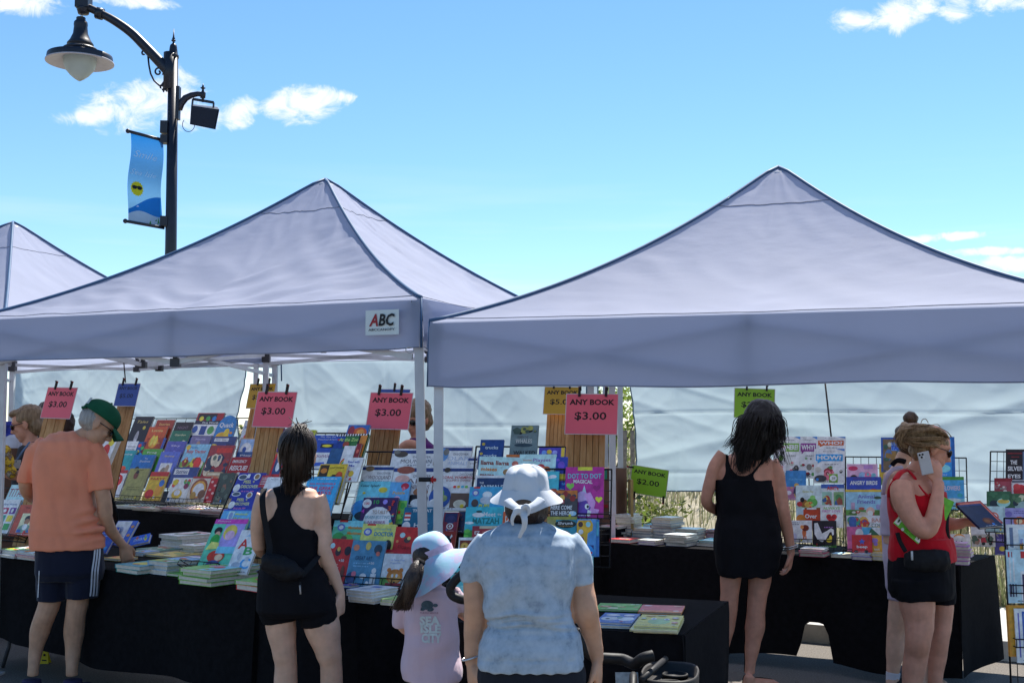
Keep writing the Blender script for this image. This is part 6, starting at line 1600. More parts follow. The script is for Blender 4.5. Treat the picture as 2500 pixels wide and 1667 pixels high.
# blue activity books leaning by the man's hand
rack('X1', 360, 1322, 7.25, 26, 40)
rb('X1', 0, 'B', 1060, 112, 1242, 330, '3a62b8', [Rc(.02, .15, .74, .98, 'b8c4d4'), E(.35, .6, .15, .15, '8a9ab0'), E(.88, .75, .08, .06, 'b8884a'), E(.88, .4, .08, .06, 'b8884a'), Ln(.1, .25, .7, .4, 2, '6a86b0')], 'blue edged activity book propped up behind the reaching arm', th=0.018, group='books lying in piles on the tables')
rb('X1', 2, 'B', 1175, 262, 1350, 338, '2f5fc0', [T('STICKER FUN', .55, .5, .7, .3, 'a8c0e0', .02), A(77, 4, ['d8b52e', 'c83a3a', '5aa85a'], (.3, .1, .95, .9))], 'bright blue box shaped book tilted by the wrist', th=0.02, dy=-40, group='books lying in piles on the tables')
rb('X1', 1, 'B', 925, 170, 1075, 400, '2a4fa8', [E(.3, .4, .25, .12, 'b8a84a'), Ln(.1, .6, .9, .9, 3, '7a9ad0'), Rc(.3, .1, .9, .25, '2f86c8')], 'navy activity book between the orange hem and the arm', th=0.015, group='books lying in piles on the tables')
card_mat = pm('brown cardboard', (0.13, 0.065, 0.045), 0.85, 0.12, 12)
bx = empty('cardboard_box', on_z(1490, 1303, zr), 'tall brown cardboard box with a green label beside the unicorn book', 'box')
m = MB()
c0, xd = Vector((0.75, 9.18, zr)), RDIR
yd = Vector((-RDIR.y, RDIR.x, 0))
m.box(c0 + Vector((0, 0, 0.25)), (0.17, 0.14, 0.498), basis(xd, yd, Vector((0, 0, 1))))
m.build('carton', card_mat, bx)
m = MB()
m.box(c0 + Vector((-0.03, 0, 0.455)) - yd * 0.0715, (0.07, 0.002, 0.07), basis(xd, yd, Vector((0, 0, 1))))
m.build('label', pm('green label', '2f7f6a', 0.6, 0.1), bx)
m = MB()
m.box(c0 + Vector((-0.02, 0, 0.22)) - yd * 0.0715, (0.06, 0.002, 0.022), basis(xd, yd, Vector((0, 0, 1))))
m.build('sticker', pm('red sticker', '8a1a22', 0.6, 0.1), bx)
fr = empty('wooden_frame', c0 + xd * 0.17, 'thin pale wooden frame standing beside the brown cardboard box', 'frame')
rotf = basis(xd, yd, Vector((0, 0, 1))) @ Matrix.Rotation(R(-52), 3, 'Z')
fc = c0 + xd * 0.16 + Vector((0, 0, 0.21))
m = MB()
for dx, dz_, sx, sz in ((-0.065, 0, 0.02, 0.42), (0.065, 0, 0.02, 0.42), (0, 0.2, 0.11, 0.02), (0, -0.2, 0.11, 0.02)):
 m = MB()
 m.box(fc + rotf @ Vector((dx, 0, dz_)), (sx, 0.02, sz), rotf)
 m.build('rail', pm('pale pine', '9a8250', 0.6, 0.15, 12), fr)
m = MB()
m.box(fc, (0.11, 0.006, 0.38), rotf)
m.build('panel', pm('cream panel', 'a8a08a', 0.7, 0.08), fr)
# yellow folded caution tag on the road under the table
yt = empty('caution_tag', on_z(110, 1618, 0.0), 'small yellow folded caution card on the road behind the bare legs', 'card')
yc = on_z(110, 1618, 0.0)
m = MB()
m.add([yc + Vector(p) for p in ((-0.028, -0.02, 0), (0.03, -0.02, 0), (0.014, 0, 0.095), (-0.01, 0, 0.095), (-0.028, 0.03, 0), (0.03, 0.03, 0))], [(0, 1, 2, 3), (5, 4, 3, 2)])
m.build('card', pm('yellow plastic', 'c8b41e', 0.5, 0.05), yt)
m = MB()
m.lathe(yc + Vector((0.0, -0.0145, 0.055)), [(0.008, 0), (0.008, 0.001)], 12, axis=basis(Vector((1, 0, 0)), Vector((0, 0.21, 0.98)), Vector((0, -0.98, 0.21))))
m.box(yc + Vector((0, -0.018, 0.022)), (0.03, 0.001, 0.008), Matrix.Rotation(-0.2, 3, 'X'))
m.build('printed_symbol', black_ink, yt)
# blue crate at the far end, on two boxes
crate_blue = pm('blue crate plastic', '1f2f9e', 0.45, 0.06)
def slot_box(c, size, m_, holes=6):
 sx, sy, sz = size
 for s in (-1, 1):
  for (ax, L_) in ((0, sx), (1, sy)):
   for k in range(holes + 1):
    p = Vector(c)
    p[ax] += -L_ / 2 + L_ * k / holes
    p[1 - ax] += s * (sy if ax == 0 else sx) / 2
    m_.box(p, (0.014, 0.008, sz * 0.8) if ax == 0 else (0.008, 0.014, sz * 0.8))
   for zz in (-0.5, 0.0, 0.5):
    p = Vector(c)
    p[1 - ax] += s * (sy if ax == 0 else sx) / 2
    p.z += sz * zz * 0.95
    m_.box(p, (L_, 0.014, 0.03 if zz else 0.02) if ax == 0 else (0.014, L_, 0.03 if zz else 0.02))
 m_.box(Vector(c) + Vector((0, 0, -sz * 0.42)), (sx - 0.03, sy - 0.03, 0.008))
cc_ = at(-8, 1062, 9.3)
cr = empty('plastic_crate', Vector((cc_.x, cc_.y, 1.38)), 'bright blue slotted plastic crate behind the person in a dark shirt', 'crate')
m = MB()
slot_box(Vector((cc_.x, cc_.y, 1.475)), (0.36, 0.3, 0.18), m)
m.box((cc_.x, cc_.y - 0.135, 1.475), (0.34, 0.004, 0.16))
tag(m.build('slotted_walls', crate_blue, cr), kind='stuff')
for k in range(2):
 m = MB()
 m.box((cc_.x, cc_.y, 0.345 + 0.69 * k), (0.5, 0.42, 0.685))
 tag(m.build('carton', card_mat), 'large cardboard carton under the blue crate, the %s one' % ('lower' if k == 0 else 'upper'), 'box', 'cartons under the blue crate')
# pushchair in front of the woman in the white hat
plastic = pm('dark grey plastic', (0.012, 0.012, 0.013), 0.55, 0.1, 15, bump=0.1, bscale=80, spec=0.25)
tray_m = pm('grey tray plastic', (0.028, 0.026, 0.025), 0.6, 0.12, 6, spec=0.25)
ps = empty('pushchair', Vector((0.3, 4.45, 0)), 'dark pushchair with a moulded cup tray, pushed by the woman in the white hat', 'pushchair')
YS = 4.5
def Q(x, y, dy=0.0): return at(*px('F', x, y), YS + dy)
def smooth(pts, k=5):
 out = []
 for i in range(len(pts) - 1):
  p0, p1, p2, p3 = pts[max(0, i - 1)], pts[i], pts[i + 1], pts[min(len(pts) - 1, i + 2)]
  for j in range(k):
   f = j / k
   out.append(0.5 * ((2 * p1) + (p2 - p0) * f + (2 * p0 - 5 * p1 + 4 * p2 - p3) * f * f + (3 * p1 - p0 - 3 * p2 + p3) * f ** 3))
 return out + [pts[-1]]
m = MB()
m.tube(smooth([Q(700, 560), Q(620, 590), Q(545, 660), Q(512, 720), Q(530, 780), Q(600, 815), Q(720, 845, .05), Q(760, 980, .1)]), 0.0165, 12)
m.build('handlebar', plastic, ps)
m = MB()
m.tube(smooth([Q(1650, 1080, .1), Q(1700, 1230, .1), Q(1800, 1330, .1), Q(1920, 1345, .1), Q(2060, 1355, .1), Q(2160, 1395, .05), Q(2240, 1345), Q(2330, 1320)]), 0.021, 12)
m.build('frame_tube', plastic, ps)
# cup tray: rounded tray with raised rim, partition and two wells
tc = on_z(1636, 1655, 0.62)
tx, ty = Vector((0.98, -0.2, 0)).normalized(), Vector((0.2, 0.98, 0)).normalized()
def outline(k, zz):
 pts = []
 for i in range(40):
  a = 2 * math.pi * i / 40
  ca, sa = math.cos(a), math.sin(a)
  r_ = 1.0 / (abs(ca) ** 2.8 + abs(sa) ** 2.8) ** (1 / 2.8)
  pts.append(tc + tx * (0.105 * k * r_ * ca) + ty * (0.19 * k * r_ * sa) + Vector((0, 0, zz)))
 return pts
m = MB()
m.loft([outline(0.80, -0.09), outline(0.96, -0.06), outline(1.0, 0.02), outline(0.97, 0.028), outline(0.90, 0.022), outline(0.86, -0.012), outline(0.3, -0.016)], 0, True, True)
m.build('cup_tray', tray_m, ps)
for a, rr in ((tc + tx * 0.012 + ty * 0.085, 0.042), (tc - ty * 0.07, 0.042)):
 m = MB()
 m.lathe(a + Vector((0, 0, -0.006)), [(rr + .008, 0.0), (rr + .006, 0.008), (rr, 0.008), (rr - .002, -0.05), (0.005, -0.052)], 24)
 m.build('cup_well', pm('cup well', (0.01, 0.01, 0.011), 0.6, 0), ps)
m = MB()
m.tube([tc - tx * 0.085 - ty * 0.19 + Vector((0, 0, 0.03)), tc - tx * 0.03 + ty * 0.18 + Vector((0, 0, 0.036))], 0.012, 10)
m.build('tray_bar', plastic, ps)
m = MB()
for sx in (-1, 1):
 m = MB()
 m.tube(smooth([Vector((0.20 + 0.22 * sx, 4.32, 0.95 if sx < 0 else 0.6)), Vector((0.2 + 0.24 * sx, 4.5, 0.62)), Vector((0.2 + 0.25 * sx, 4.75, 0.15))]), 0.014, 10)
 m.build('side_tube', plastic, ps)
 for yy in (4.42, 4.95):
  m = MB()
  wc = Vector((0.2 + 0.27 * sx, yy, 0.11))
  m.lathe(wc, [(0.105, -0.018), (0.112, -0.01), (0.112, 0.01), (0.105, 0.018), (0.03, 0.02)], 24, axis=Matrix.Rotation(R(90), 3, 'Y'))
  m.build('wheel', plastic, ps)
m = MB()
m.loft([[Vector((0.2 + sx * 0.2, yy, zz)) for sx, yy, zz in ((-1, 4.6, .35), (1, 4.6, .35), (1, 4.95, .3), (-1, 4.95, .3))], [Vector((0.2 + sx * 0.21, yy, zz)) for sx, yy, zz in ((-1, 4.55, .42), (1, 4.55, .42), (1, 5.0, .36), (-1, 5.0, .36))]], 0, False, True)
m.build('seat', pm('grey pushchair cloth', (0.03, 0.03, 0.034), 0.85, 0.15, 20), ps)
m = MB()
bc = Q(1200 - 0, 1000) if False else Q(2095, 1530, .12)
m.box(bc, (0.085, 0.006, 0.05), Matrix.Rotation(-0.5, 3, 'X'))
m.build('label_card', pm('printed label', 'a8b4b8', 0.5, 0.2, 60), ps)
REG.update({'Q': (1680, 950, 878 / 280.0), 'S': (2140, 990, 4.75), 'L': (0, 900, 3.92)})
def skin(name, c):
 m_ = pm(name, c, 0.5, 0.13, 20, bump=0.2, bscale=120, bdist=0.003, spec=0.35, detail=6)
 b = [n for n in m_.node_tree.nodes if n.type == 'BSDF_PRINCIPLED'][0]
 b.inputs['Subsurface Weight'].default_value = 0.12
 b.inputs['Subsurface Scale'].default_value = 0.02
 b.inputs['Subsurface Radius'].default_value = (1.0, 0.35, 0.2)
 return m_
SK_FAIR, SK_TAN, SK_RED = skin('fair skin', (0.64, 0.39, 0.275)), skin('tanned skin', (0.56, 0.305, 0.19)), skin('sun reddened skin', (0.58, 0.275, 0.185))
def remesh(mb, name, mats, parent, voxel=0.006, smooth=3, disp=None):
 me = mb.mesh('raw', mats)
 o = bpy.data.objects.new('raw', me)
 COL.objects.link(o)
 md = o.modifiers.new('r', 'REMESH')
 md.mode, md.voxel_size, md.use_smooth_shade = 'VOXEL', voxel, True
 if smooth:
  s = o.modifiers.new('s', 'SMOOTH')
  s.factor, s.iterations = 0.5, smooth
 dg = bpy.context.evaluated_depsgraph_get()
 new = bpy.data.meshes.new_from_object(o.evaluated_get(dg))
 COL.objects.unlink(o)
 bpy.data.objects.remove(o)
 bpy.data.meshes.remove(me)
 new.name = name
 if disp:
  ns = [v.normal.copy() for v in new.vertices]
  for v, n in zip(new.vertices, ns):
   v.co += n * disp(v.co, n)
 if parent is not None:
  new.transform(world_of(parent).inverted())
 new.materials.clear()
 for m_ in (mats if isinstance(mats, (list, tuple)) else [mats]):
  new.materials.append(m_)
 for p in new.polygons:
  p.use_smooth = True
 ob = bpy.data.objects.new(name, new)
 return link(ob, parent)
class Fig:
 """one person: joints are given as photo positions at the person's depth, sizes in the same units"""
 def __init__(self, Y):
  self.Y = Y
  self.mb = MB()
 def p(self, reg, x, y, dy=0.0):
  return at(*px(reg, x, y), self.Y + dy)
 def m(self, reg, r):
  return r / REG[reg][2] / FOC * self.Y
 def limb(self, reg, pts, flat=1.0, n=14, mb=None):
  P_, r_ = [], []
  for t in pts:
   x, y, r = t[0], t[1], t[2]
   dy = t[3] if len(t) > 3 else 0
   P_.append(self.p(reg, x, y, dy))
   r_.append(self.m(reg, r))
  # smooth resample
  PP, RR = [], []
  for i in range(len(P_) - 1):
   for k in range(5):
    f = k / 5
    p0, p1, p2, p3 = P_[max(0, i - 1)], P_[i], P_[i + 1], P_[min(len(P_) - 1, i + 2)]
    PP.append(0.5 * ((2 * p1) + (p2 - p0) * f + (2 * p0 - 5 * p1 + 4 * p2 - p3) * f * f + (3 * p1 - p0 - 3 * p2 + p3) * f ** 3))
    g = f * f * (3 - 2 * f)
    RR.append(r_[i] * (1 - g) + r_[i + 1] * g)
  PP.append(P_[-1]); RR.append(r_[-1])
  (mb or self.mb).tube(PP, RR, n, flat=flat)
 def torso(self, reg, rows, mb=None, n=28, pw=2.4):
  """rows: (xl, xr, y, depth_m, dy, yaw) superelliptic sections from top to bottom"""
  rings = []
  full = []
  for i in range(len(rows) - 1):
   for k in range(4):
    f = k / 4
    f = f
    full.append([a + (b - a) * (f * f * (3 - 2 * f)) if j != 2 else a + (b - a) * f for j, (a, b) in enumerate(zip(rows[i], rows[i + 1]))])
  full.append(list(rows[-1]))
  for xl, xr, y, dp, dy, yaw in full:
   c = self.p(reg, (xl + xr) / 2, y, dy)
   hw = self.m(reg, (xr - xl) / 2)
   ca, sa = math.cos(yaw), math.sin(yaw)
   ring = []
   for j in range(n):
    a = 2 * math.pi * j / n
    x = math.copysign(abs(math.cos(a)) ** (2 / pw), math.cos(a)) * hw
    yy = math.copysign(abs(math.sin(a)) ** (2 / pw), math.sin(a)) * dp
    ring.append(c + Vector((x * ca + yy * sa, -x * sa + yy * ca, 0)))
   rings.append(ring)
  (mb or self.mb).loft(rings, 0, True, True)
 def ell(self, c, r, rot=None, mb=None, n=16):
  (mb or self.mb).ell(c, r, n, 0, rot)
 def head(self, c, f, s=1.0, face=True, up=Vector((0, 0, 1)), mb=None):
  """c: middle of the skull, f: looking direction"""
  mb = mb or self.mb
  f = f.normalized()
  sd_ = f.cross(up).normalized()
  u = sd_.cross(f).normalized()
  B_ = basis(f, sd_, u)
  self.hb = (c, f, sd_, u, B_, s)
  L_ = lambda a, b, d: c + (f * a + sd_ * b + u * d) * s
  self.hl = L_
  mb.ell(L_(-0.008, 0, 0.025), (0.098 * s, 0.078 * s, 0.092 * s), 20, 0, B_)
  mb.ell(L_(0.030, 0, -0.045), (0.058 * s, 0.060 * s, 0.075 * s), 18, 0, B_)
  mb.ell(L_(0.058, 0, -0.098), (0.028 * s, 0.032 * s, 0.024 * s), 12, 0, B_)
  if face:
   mb.tube([L_(0.086, 0, 0.012), L_(0.100, 0, -0.018), L_(0.110, 0, -0.035), L_(0.094, 0, -0.044)], [0.008 * s, 0.012 * s, 0.015 * s, 0.010 * s], 10)
   mb.ell(L_(0.082, 0, 0.026), (0.014 * s, 0.045 * s, 0.010 * s), 12, 0, B_)
   for k in (-1, 1):
    mb.ell(L_(0.068, 0.034 * k, -0.025), (0.018 * s, 0.022 * s, 0.02 * s), 10, 0, B_)
    mb.ell(L_(0.098, 0.010 * k, -0.038), (0.010 * s, 0.010 * s, 0.008 * s), 8, 0, B_)
   mb.ell(L_(0.084, 0, -0.064), (0.013 * s, 0.024 * s, 0.008 * s), 10, 0, B_)
   mb.ell(L_(0.080, 0, -0.077), (0.014 * s, 0.021 * s, 0.008 * s), 10, 0, B_)
  for k in (-1, 1):
   mb.ell(L_(-0.004, 0.078 * k, -0.012), (0.021 * s, 0.010 * s, 0.034 * s), 12, 0, B_)
   mb.ell(L_(-0.002, 0.074 * k, -0.042), (0.010 * s, 0.008 * s, 0.010 * s), 8, 0, B_)
 def hand(self, w, d, pn, thumb, s=1.0, curl=0.4, mb=None, spread=0.12):
  """w wrist, d pointing direction, pn palm normal (fingers curl towards it), thumb: +1/-1 side"""
  mb = mb or self.mb
  d = d.normalized()
  pn = (pn - d * pn.dot(d)).normalized()
  sd_ = d.cross(pn).normalized() * thumb
  B_ = basis(d, sd_, pn)
  L_ = lambda a, b, c_: w + (d * a + sd_ * b + pn * c_) * s
  mb.loft([[L_(a, math.cos(t) * hw, math.sin(t) * hh) for t in [2 * math.pi * i / 12 for i in range(12)]] for a, hw, hh in ((-0.01, 0.026, 0.020), (0.02, 0.032, 0.018), (0.055, 0.040, 0.017), (0.085, 0.040, 0.014), (0.096, 0.036, 0.010))], 0, True, True)
  for i, (off, ln, rr) in enumerate(((0.030, 0.074, 0.0088), (0.010, 0.082, 0.0090), (-0.011, 0.076, 0.0086), (-0.030, 0.060, 0.0078))):
   p = Vector((0.080, off, 0.0))
   ang = 0.0
   pts = [L_(0.06, off * 0.9, 0), L_(*p)]
   dirx = spread * off / 0.03
   cu = curl * (1 + 0.12 * i)
   for seg in (0.45, 0.31, 0.24):
    ang += cu * (0.9 if seg == 0.45 else 1.1)
    p = p + Vector((math.cos(ang), dirx * 0.6, math.sin(ang))) * ln * seg
    pts.append(L_(*p))
   mb.tube(pts, [rr * s * k for k in (1.05, 1.08, 1.0, 0.92, 0.74)], 9)
  pts = [L_(0.012, 0.022, 0.004), L_(0.040, 0.046, 0.012), L_(0.064, 0.054, 0.020), L_(0.090, 0.050, 0.030)]
  mb.tube(pts, [0.015 * s, 0.0125 * s, 0.0105 * s, 0.0078 * s], 9)
 def foot(self, a, d, s=1.0, mb=None):
  mb = mb or self.mb
  d = Vector((d.x, d.y, 0)).normalized()
  z0 = 0.012
  L_ = lambda x, z: Vector((a.x, a.y, 0)) + d * x * s + Vector((0, 0, z + z0))
  mb.tube([a + Vector((0, 0, 0.03)), L_(-0.02, 0.06), L_(-0.03, 0.035), L_(-0.01, 0.03)], [0.036 * s, 0.036 * s, 0.034 * s, 0.030 * s], 12)
  mb.tube([L_(-0.03, 0.034), L_(0.03, 0.042), L_(0.09, 0.032), L_(0.15, 0.024), L_(0.185, 0.018)], [0.034 * s, 0.036 * s, 0.038 * s, 0.036 * s, 0.018 * s], 14, flat=0.7)
  sd_ = Vector((-d.y, d.x, 0))
  for i in range(5):
   o = (i - 2) * 0.017 * s
   mb.tube([L_(0.15, 0.014) + sd_ * o, L_(0.20 - 0.008 * abs(i - 1.2), 0.010) + sd_ * o * 1.05], [0.011 * s, 0.0085 * s], 8)
 def skin_body(self, name, mat_, parent, voxel=0.006, smooth=4):
  return remesh(self.mb, name, mat_, parent, voxel, smooth)
def person(label, loc):
 return empty('person', loc, label, 'person', 'shoppers and sellers at the book stalls')
def cloth_disp(amp=0.006, sc=(7, 7, 14), seed=0, extra=None):
 def f(co, n):
  q = Vector((co.x * sc[0] + seed, co.y * sc[1], co.z * sc[2]))
  d = amp * noise.noise(q) + amp * 0.5 * noise.noise(q * 2.1)
  if extra: d += extra(co)
  return d
 return f
def shell(body, parent, name, mat_, inside, off=0.004, disp=None):
 me = body.data
 Wm = world_of(body)
 keep = []
 co = [Wm @ v.co for v in me.vertices]
 ok = [inside(c, v.normal) for c, v in zip(co, me.vertices)]
 for p in me.polygons:
  if all(ok[i] for i in p.vertices):
   keep.append(list(p.vertices))
 used = sorted({i for f in keep for i in f})
 mp = {i: k for k, i in enumerate(used)}
 # smooth the border a little
 vs_ = [co[i] + me.vertices[i].normal * (off + (disp(co[i], None) if disp else 0)) for i in used]
 cnt = {}
 for f in keep:
  for a, b in zip(f, f[1:] + f[:1]):
   k = (min(a, b), max(a, b))
   cnt[k] = cnt.get(k, 0) + 1
 nb = {}
 for (a, b), c in cnt.items():
  if c == 1:
   nb.setdefault(a, []).append(b)
   nb.setdefault(b, []).append(a)
 for _ in range(6):
  new = {}
  for a, l in nb.items():
   if len(l) == 2:
    new[a] = vs_[mp[a]] * 0.5 + (vs_[mp[l[0]]] + vs_[mp[l[1]]]) * 0.25
  for a, v in new.items():
   vs_[mp[a]] = v
 m_ = MB()
 m_.add(vs_, [[mp[i] for i in f] for f in keep], 0, True)
 return m_.build(name, mat_, parent)
def inpoly(x, y, poly):
 c = False
 j = len(poly) - 1
 for i in range(len(poly)):
  xi, yi = poly[i]
  xj, yj = poly[j]
  if (yi > y) != (yj > y) and x < (xj - xi) * (y - yi) / (yj - yi) + xi:
   c = not c
  j = i
 return c
def decal(target, pts_fn, faces, name, mat_, parent, off=0.003):
 """print laid on a garment: points are thrown along +Y from in front of it"""
 Wm = world_of(target)
 bv = BVHTree.FromPolygons([Wm @ v.co for v in target.data.vertices], [tuple(p.vertices) for p in target.data.polygons])
 out = []
 last = None
 for p in pts_fn:
  d = (p - CP).normalized()
  hit = bv.ray_cast(p - d * 1.0, d)
  q = hit[0] - d * off if hit[0] is not None else (last or p)
  last = q
  out.append(q)
 m_ = MB()
 m_.add(out, faces, 0, False)
 return m_.build(name, mat_, parent)
def hair_strands(mb, guides, n, spread, r0, r1, seed, wave=0.0, wf=9.0):
 r_ = random.Random(seed)
 for i in range(n):
  g_ = guides[i % len(guides)]
  k = len(g_)
  ph = r_.random() * 6.28
  o = Vector((r_.gauss(0, 1), r_.gauss(0, 1), r_.gauss(0, 0.4)))
  pts = []
  for j, p in enumerate(g_):
   f = j / (k - 1)
   s = spread[0] + (spread[1] - spread[0]) * f
   pts.append(p + o * s + Vector((math.sin(f * wf + ph), math.cos(f * wf * 0.8 + ph), 0)) * wave * f)
  ps = smooth(pts, 4)
  kk = len(ps)
  mb.tube(ps, [r0 + (r1 - r0) * q / (kk - 1) for q in range(kk)], 4)
def hair_mat(name, c0, c1, rough=0.42):
 return ramp_mat(name, [(0.35, c0), (0.65, c1)], 16, rough=rough, bump=0.5, bscale=60, stretch=(4, 4, 0.7), spec=0.35, bdist=0.006)
HAIR_DK = hair_mat('dark brown hair', (0.014, 0.008, 0.006), (0.034, 0.02, 0.014))
HAIR_BK = hair_mat('black hair', (0.004, 0.003, 0.003), (0.013, 0.009, 0.008))
HAIR_BL = hair_mat('dark blond hair', (0.13, 0.075, 0.036), (0.38, 0.25, 0.13))
HAIR_GR = hair_mat('grey hair', (0.25, 0.22, 0.2), (0.42, 0.38, 0.34))
HAIR_SB = hair_mat('sandy hair', (0.14, 0.085, 0.045), (0.28, 0.19, 0.11))
def tee(name, col, **k): return pm(name, col, 0.85, k.pop('noise', 0.08), k.pop('nscale', 9), bump=k.pop('bump', 0.35), bscale=k.pop('bscale', 22), bdist=0.006, spec=0.12, sheen=0.15, **k)
blackwear = pm('black stretch fabric', (0.0062, 0.006, 0.0085), 0.85, 0.2, 14, bump=0.3, bscale=30, bdist=0.005, spec=0.15)
nylon = pm('black nylon', (0.009, 0.009, 0.011), 0.7, 0.2, 20, bump=0.4, bscale=26, bdist=0.01, spec=0.2)
DARKLENS = pm('dark lens', (0.006, 0.006, 0.007), 0.12, 0, spec=0.6)
def glasses(fig, parent, name='sunglasses', arms=True):
 L_ = fig.hl
 c, f, sd_, u, B_, s = fig.hb
 m_ = MB()
 for k in (-1, 1):
  m_.ell(L_(0.094, 0.033 * k, -0.004), (0.008 * s, 0.029 * s, 0.021 * s), 14, 0, basis((f - sd_ * 0.25 * -k).normalized(), sd_, u) if False else B_)
  if arms:
   m_.tube([L_(0.092, 0.058 * k, 0.002), L_(0.06, 0.078 * k, 0.004), L_(0.0, 0.083 * k, 0.002), L_(-0.02, 0.080 * k, -0.012)], 0.0028 * s, 6)
 m_.tube([L_(0.1, -0.015, 0.002), L_(0.1, 0.015, 0.002)], 0.003 * s, 6)
 m_.build(name, DARKLENS, parent)
# ======================= man in the orange shirt
def orange_man():
 F = Fig(7.0)
 root = person('man in an orange shirt and green cap bending over the books', (F.p('B', 480, 1500).x, 7.0, 0))
 hc = F.p('A', 828, 640)
 fdir = Vector((0.80, 0.30, -0.62))
 F.head(hc, fdir, 1.02, up=Vector((0.35, 0.25, 1)))
 F.limb('A', [(770, 700, 62), (700, 745, 66), (600, 800, 85)])
 # arms
 F.limb('A', [(310, 850, 70, .0), (230, 1060, 62, .0), (225, 1200, 58, .05), (300, 1290, 46, .25), (420, 1330, 38, .40)])
 F.limb('A', [(800, 930, 70, 0), (846, 1120, 66, -.03), (880, 1270, 64, -.02), (900, 1416, 60, .0)])
 F.limb('B', [(930, 20, 60, -.01), (945, 70, 58, .0), (990, 190, 54, .06), (1050, 270, 44, .12), (1110, 340, 36, .16)])
 F.hand(F.p('B', 1108, 335, .16), Vector((0.20, 0.25, -0.95)), Vector((-0.5, 0.7, 0.1)), 1, 1.0, 0.35)
 F.hand(F.p('A', 420, 1330, .40), Vector((0.7, 0.6, -0.2)), Vector((0, 0, -1)), 1, 1.0, 0.3)
 F.torso('A', [(420, 720, 760, .075, .02, -.15), (330, 830, 850, .10, 0, -.2), (310, 790, 1000, .115, 0, -.2), (310, 800, 1250, .115, 0, -.2), (310, 850, 1500, .12, 0, -.2)])
 F.torso('B', [(330, 890, 200, .12, 0, -.2), (340, 890, 420, .125, 0, -.2), (360, 880, 560, .11, 0, -.2)])
 # legs
 F.limb('B', [(470, 540, 120, 0), (450, 820, 96, 0), (405, 960, 90, 0), (360, 1090, 88, .02), (320, 1280, 60, .02), (300, 1430, 48, .0), (295, 1500, 50, 0)])
 F.limb('B', [(740, 540, 120, 0), (700, 820, 96, 0), (678, 960, 88, 0), (665, 1100, 92, .02), (655, 1280, 68, .02), (645, 1430, 52, .0), (645, 1500, 52, 0)])
 b = F.skin_body('body', SK_TAN, root)
 # shoes
 shoe_m = pm('violet navy canvas', (0.022, 0.018, 0.06), 0.8, 0.2, 30, bump=0.2)
 for x, y, dx in ((285, 1500, -.3), (655, 1500, .35)):
  m_ = MB()
  a = F.p('B', x, y)
  d = Vector((dx, 0.9, 0)).normalized()
  L_ = lambda q, z: Vector((a.x, a.y, 0)) + d * q + Vector((0, 0, z))
  m_.tube([Vector((a.x, a.y, 0.115)), L_(0, .07), L_(-.01, .04)], [.052, .056, .05], 14)
  m_.tube([L_(-.06, .035), L_(-.02, .05), L_(.06, .045), L_(.13, .04), L_(.19, .028)], [.03, .046, .050, .050, .026], 16, flat=.75)
  sh = remesh(m_, 'shoe', shoe_m, root, .006, 3)
  m_ = MB()
  m_.tube([L_(-.08, .012), L_(.0, .012), L_(.1, .012), L_(.2, .012)], [.03, .046, .05, .03], 16, flat=.28)
  m_.build('sole', pm('pale sole', (.3, .28, .3), .7, .1), sh)
 # shorts
 m_ = MB()
 F.torso('B', [(335, 900, 250, .135, 0, -.2), (335, 915, 400, .145, 0, -.2), (330, 915, 560, .14, 0, -.2), (345, 900, 640, .11, 0, -.2)], m_)
 F.limb('B', [(480, 520, 140, 0), (468, 680, 140, 0), (462, 828, 128, 0)], mb=m_)
 F.limb('B', [(745, 520, 152, 0), (738, 680, 146, 0), (735, 806, 138, 0)], mb=m_)
 sh = remesh(m_, 'shorts', tee('navy athletic cloth', (0.012, 0.014, 0.030)), root, .006, 3, cloth_disp(.007, (9, 9, 5), 2))
 for k, (xt, xb) in enumerate(((845, 800), (868, 828), (890, 855))):
  pts, fs = [], []
  for i in range(13):
   f = i / 12
   x = xt + (xb - xt) * f + 3 * math.sin(f * 9)
   y = 338 + (788 - 338) * f
   pts += [F.p('B', x, y), F.p('B', x + 15, y)]
   if i: fs.append((2 * i - 2, 2 * i - 1, 2 * i + 1, 2 * i))
  decal(sh, pts, fs, 'white_stripe', pm('white stripe', (.62, .64, .7), .7, .04), root, .004)
 pts, fs = [], []
 for i in range(9):
  f = i / 8
  pts += [F.p('B', 347 - 12 * f, 560 + 240 * f), F.p('B', 355 - 12 * f, 560 + 240 * f)]
  if i: fs.append((2 * i - 2, 2 * i - 1, 2 * i + 1, 2 * i))
 decal(sh, pts, fs, 'white_stripe', MATS['white stripe'], root, .004)
 # shirt
 m_ = MB()
 F.torso('A', [(500, 690, 705, .07, .02, -.15), (425, 745, 735, .09, .015, -.15), (345, 835, 800, .118, 0, -.2), (310, 862, 900, .135, 0, -.2), (290, 800, 1050, .145, 0, -.2), (285, 790, 1250, .145, 0, -.2), (283, 840, 1450, .150, 0, -.2), (283, 880, 1560, .155, 0, -.2)], m_)
 F.torso('B', [(283, 880, 180, .152, 0, -.2), (288, 920, 280, .158, 0, -.2), (288, 930, 345, .16, 0, -.2), (292, 928, 362, .158, 0, -.2)], m_)
 F.limb('A', [(400, 830, 100, 0), (310, 900, 92, 0), (255, 1020, 84, 0), (228, 1145, 78, .0)], mb=m_)
 F.limb('A', [(760, 860, 110, 0), (815, 950, 104, 0), (838, 1080, 100, -.02), (858, 1205, 98, -.02)], mb=m_)
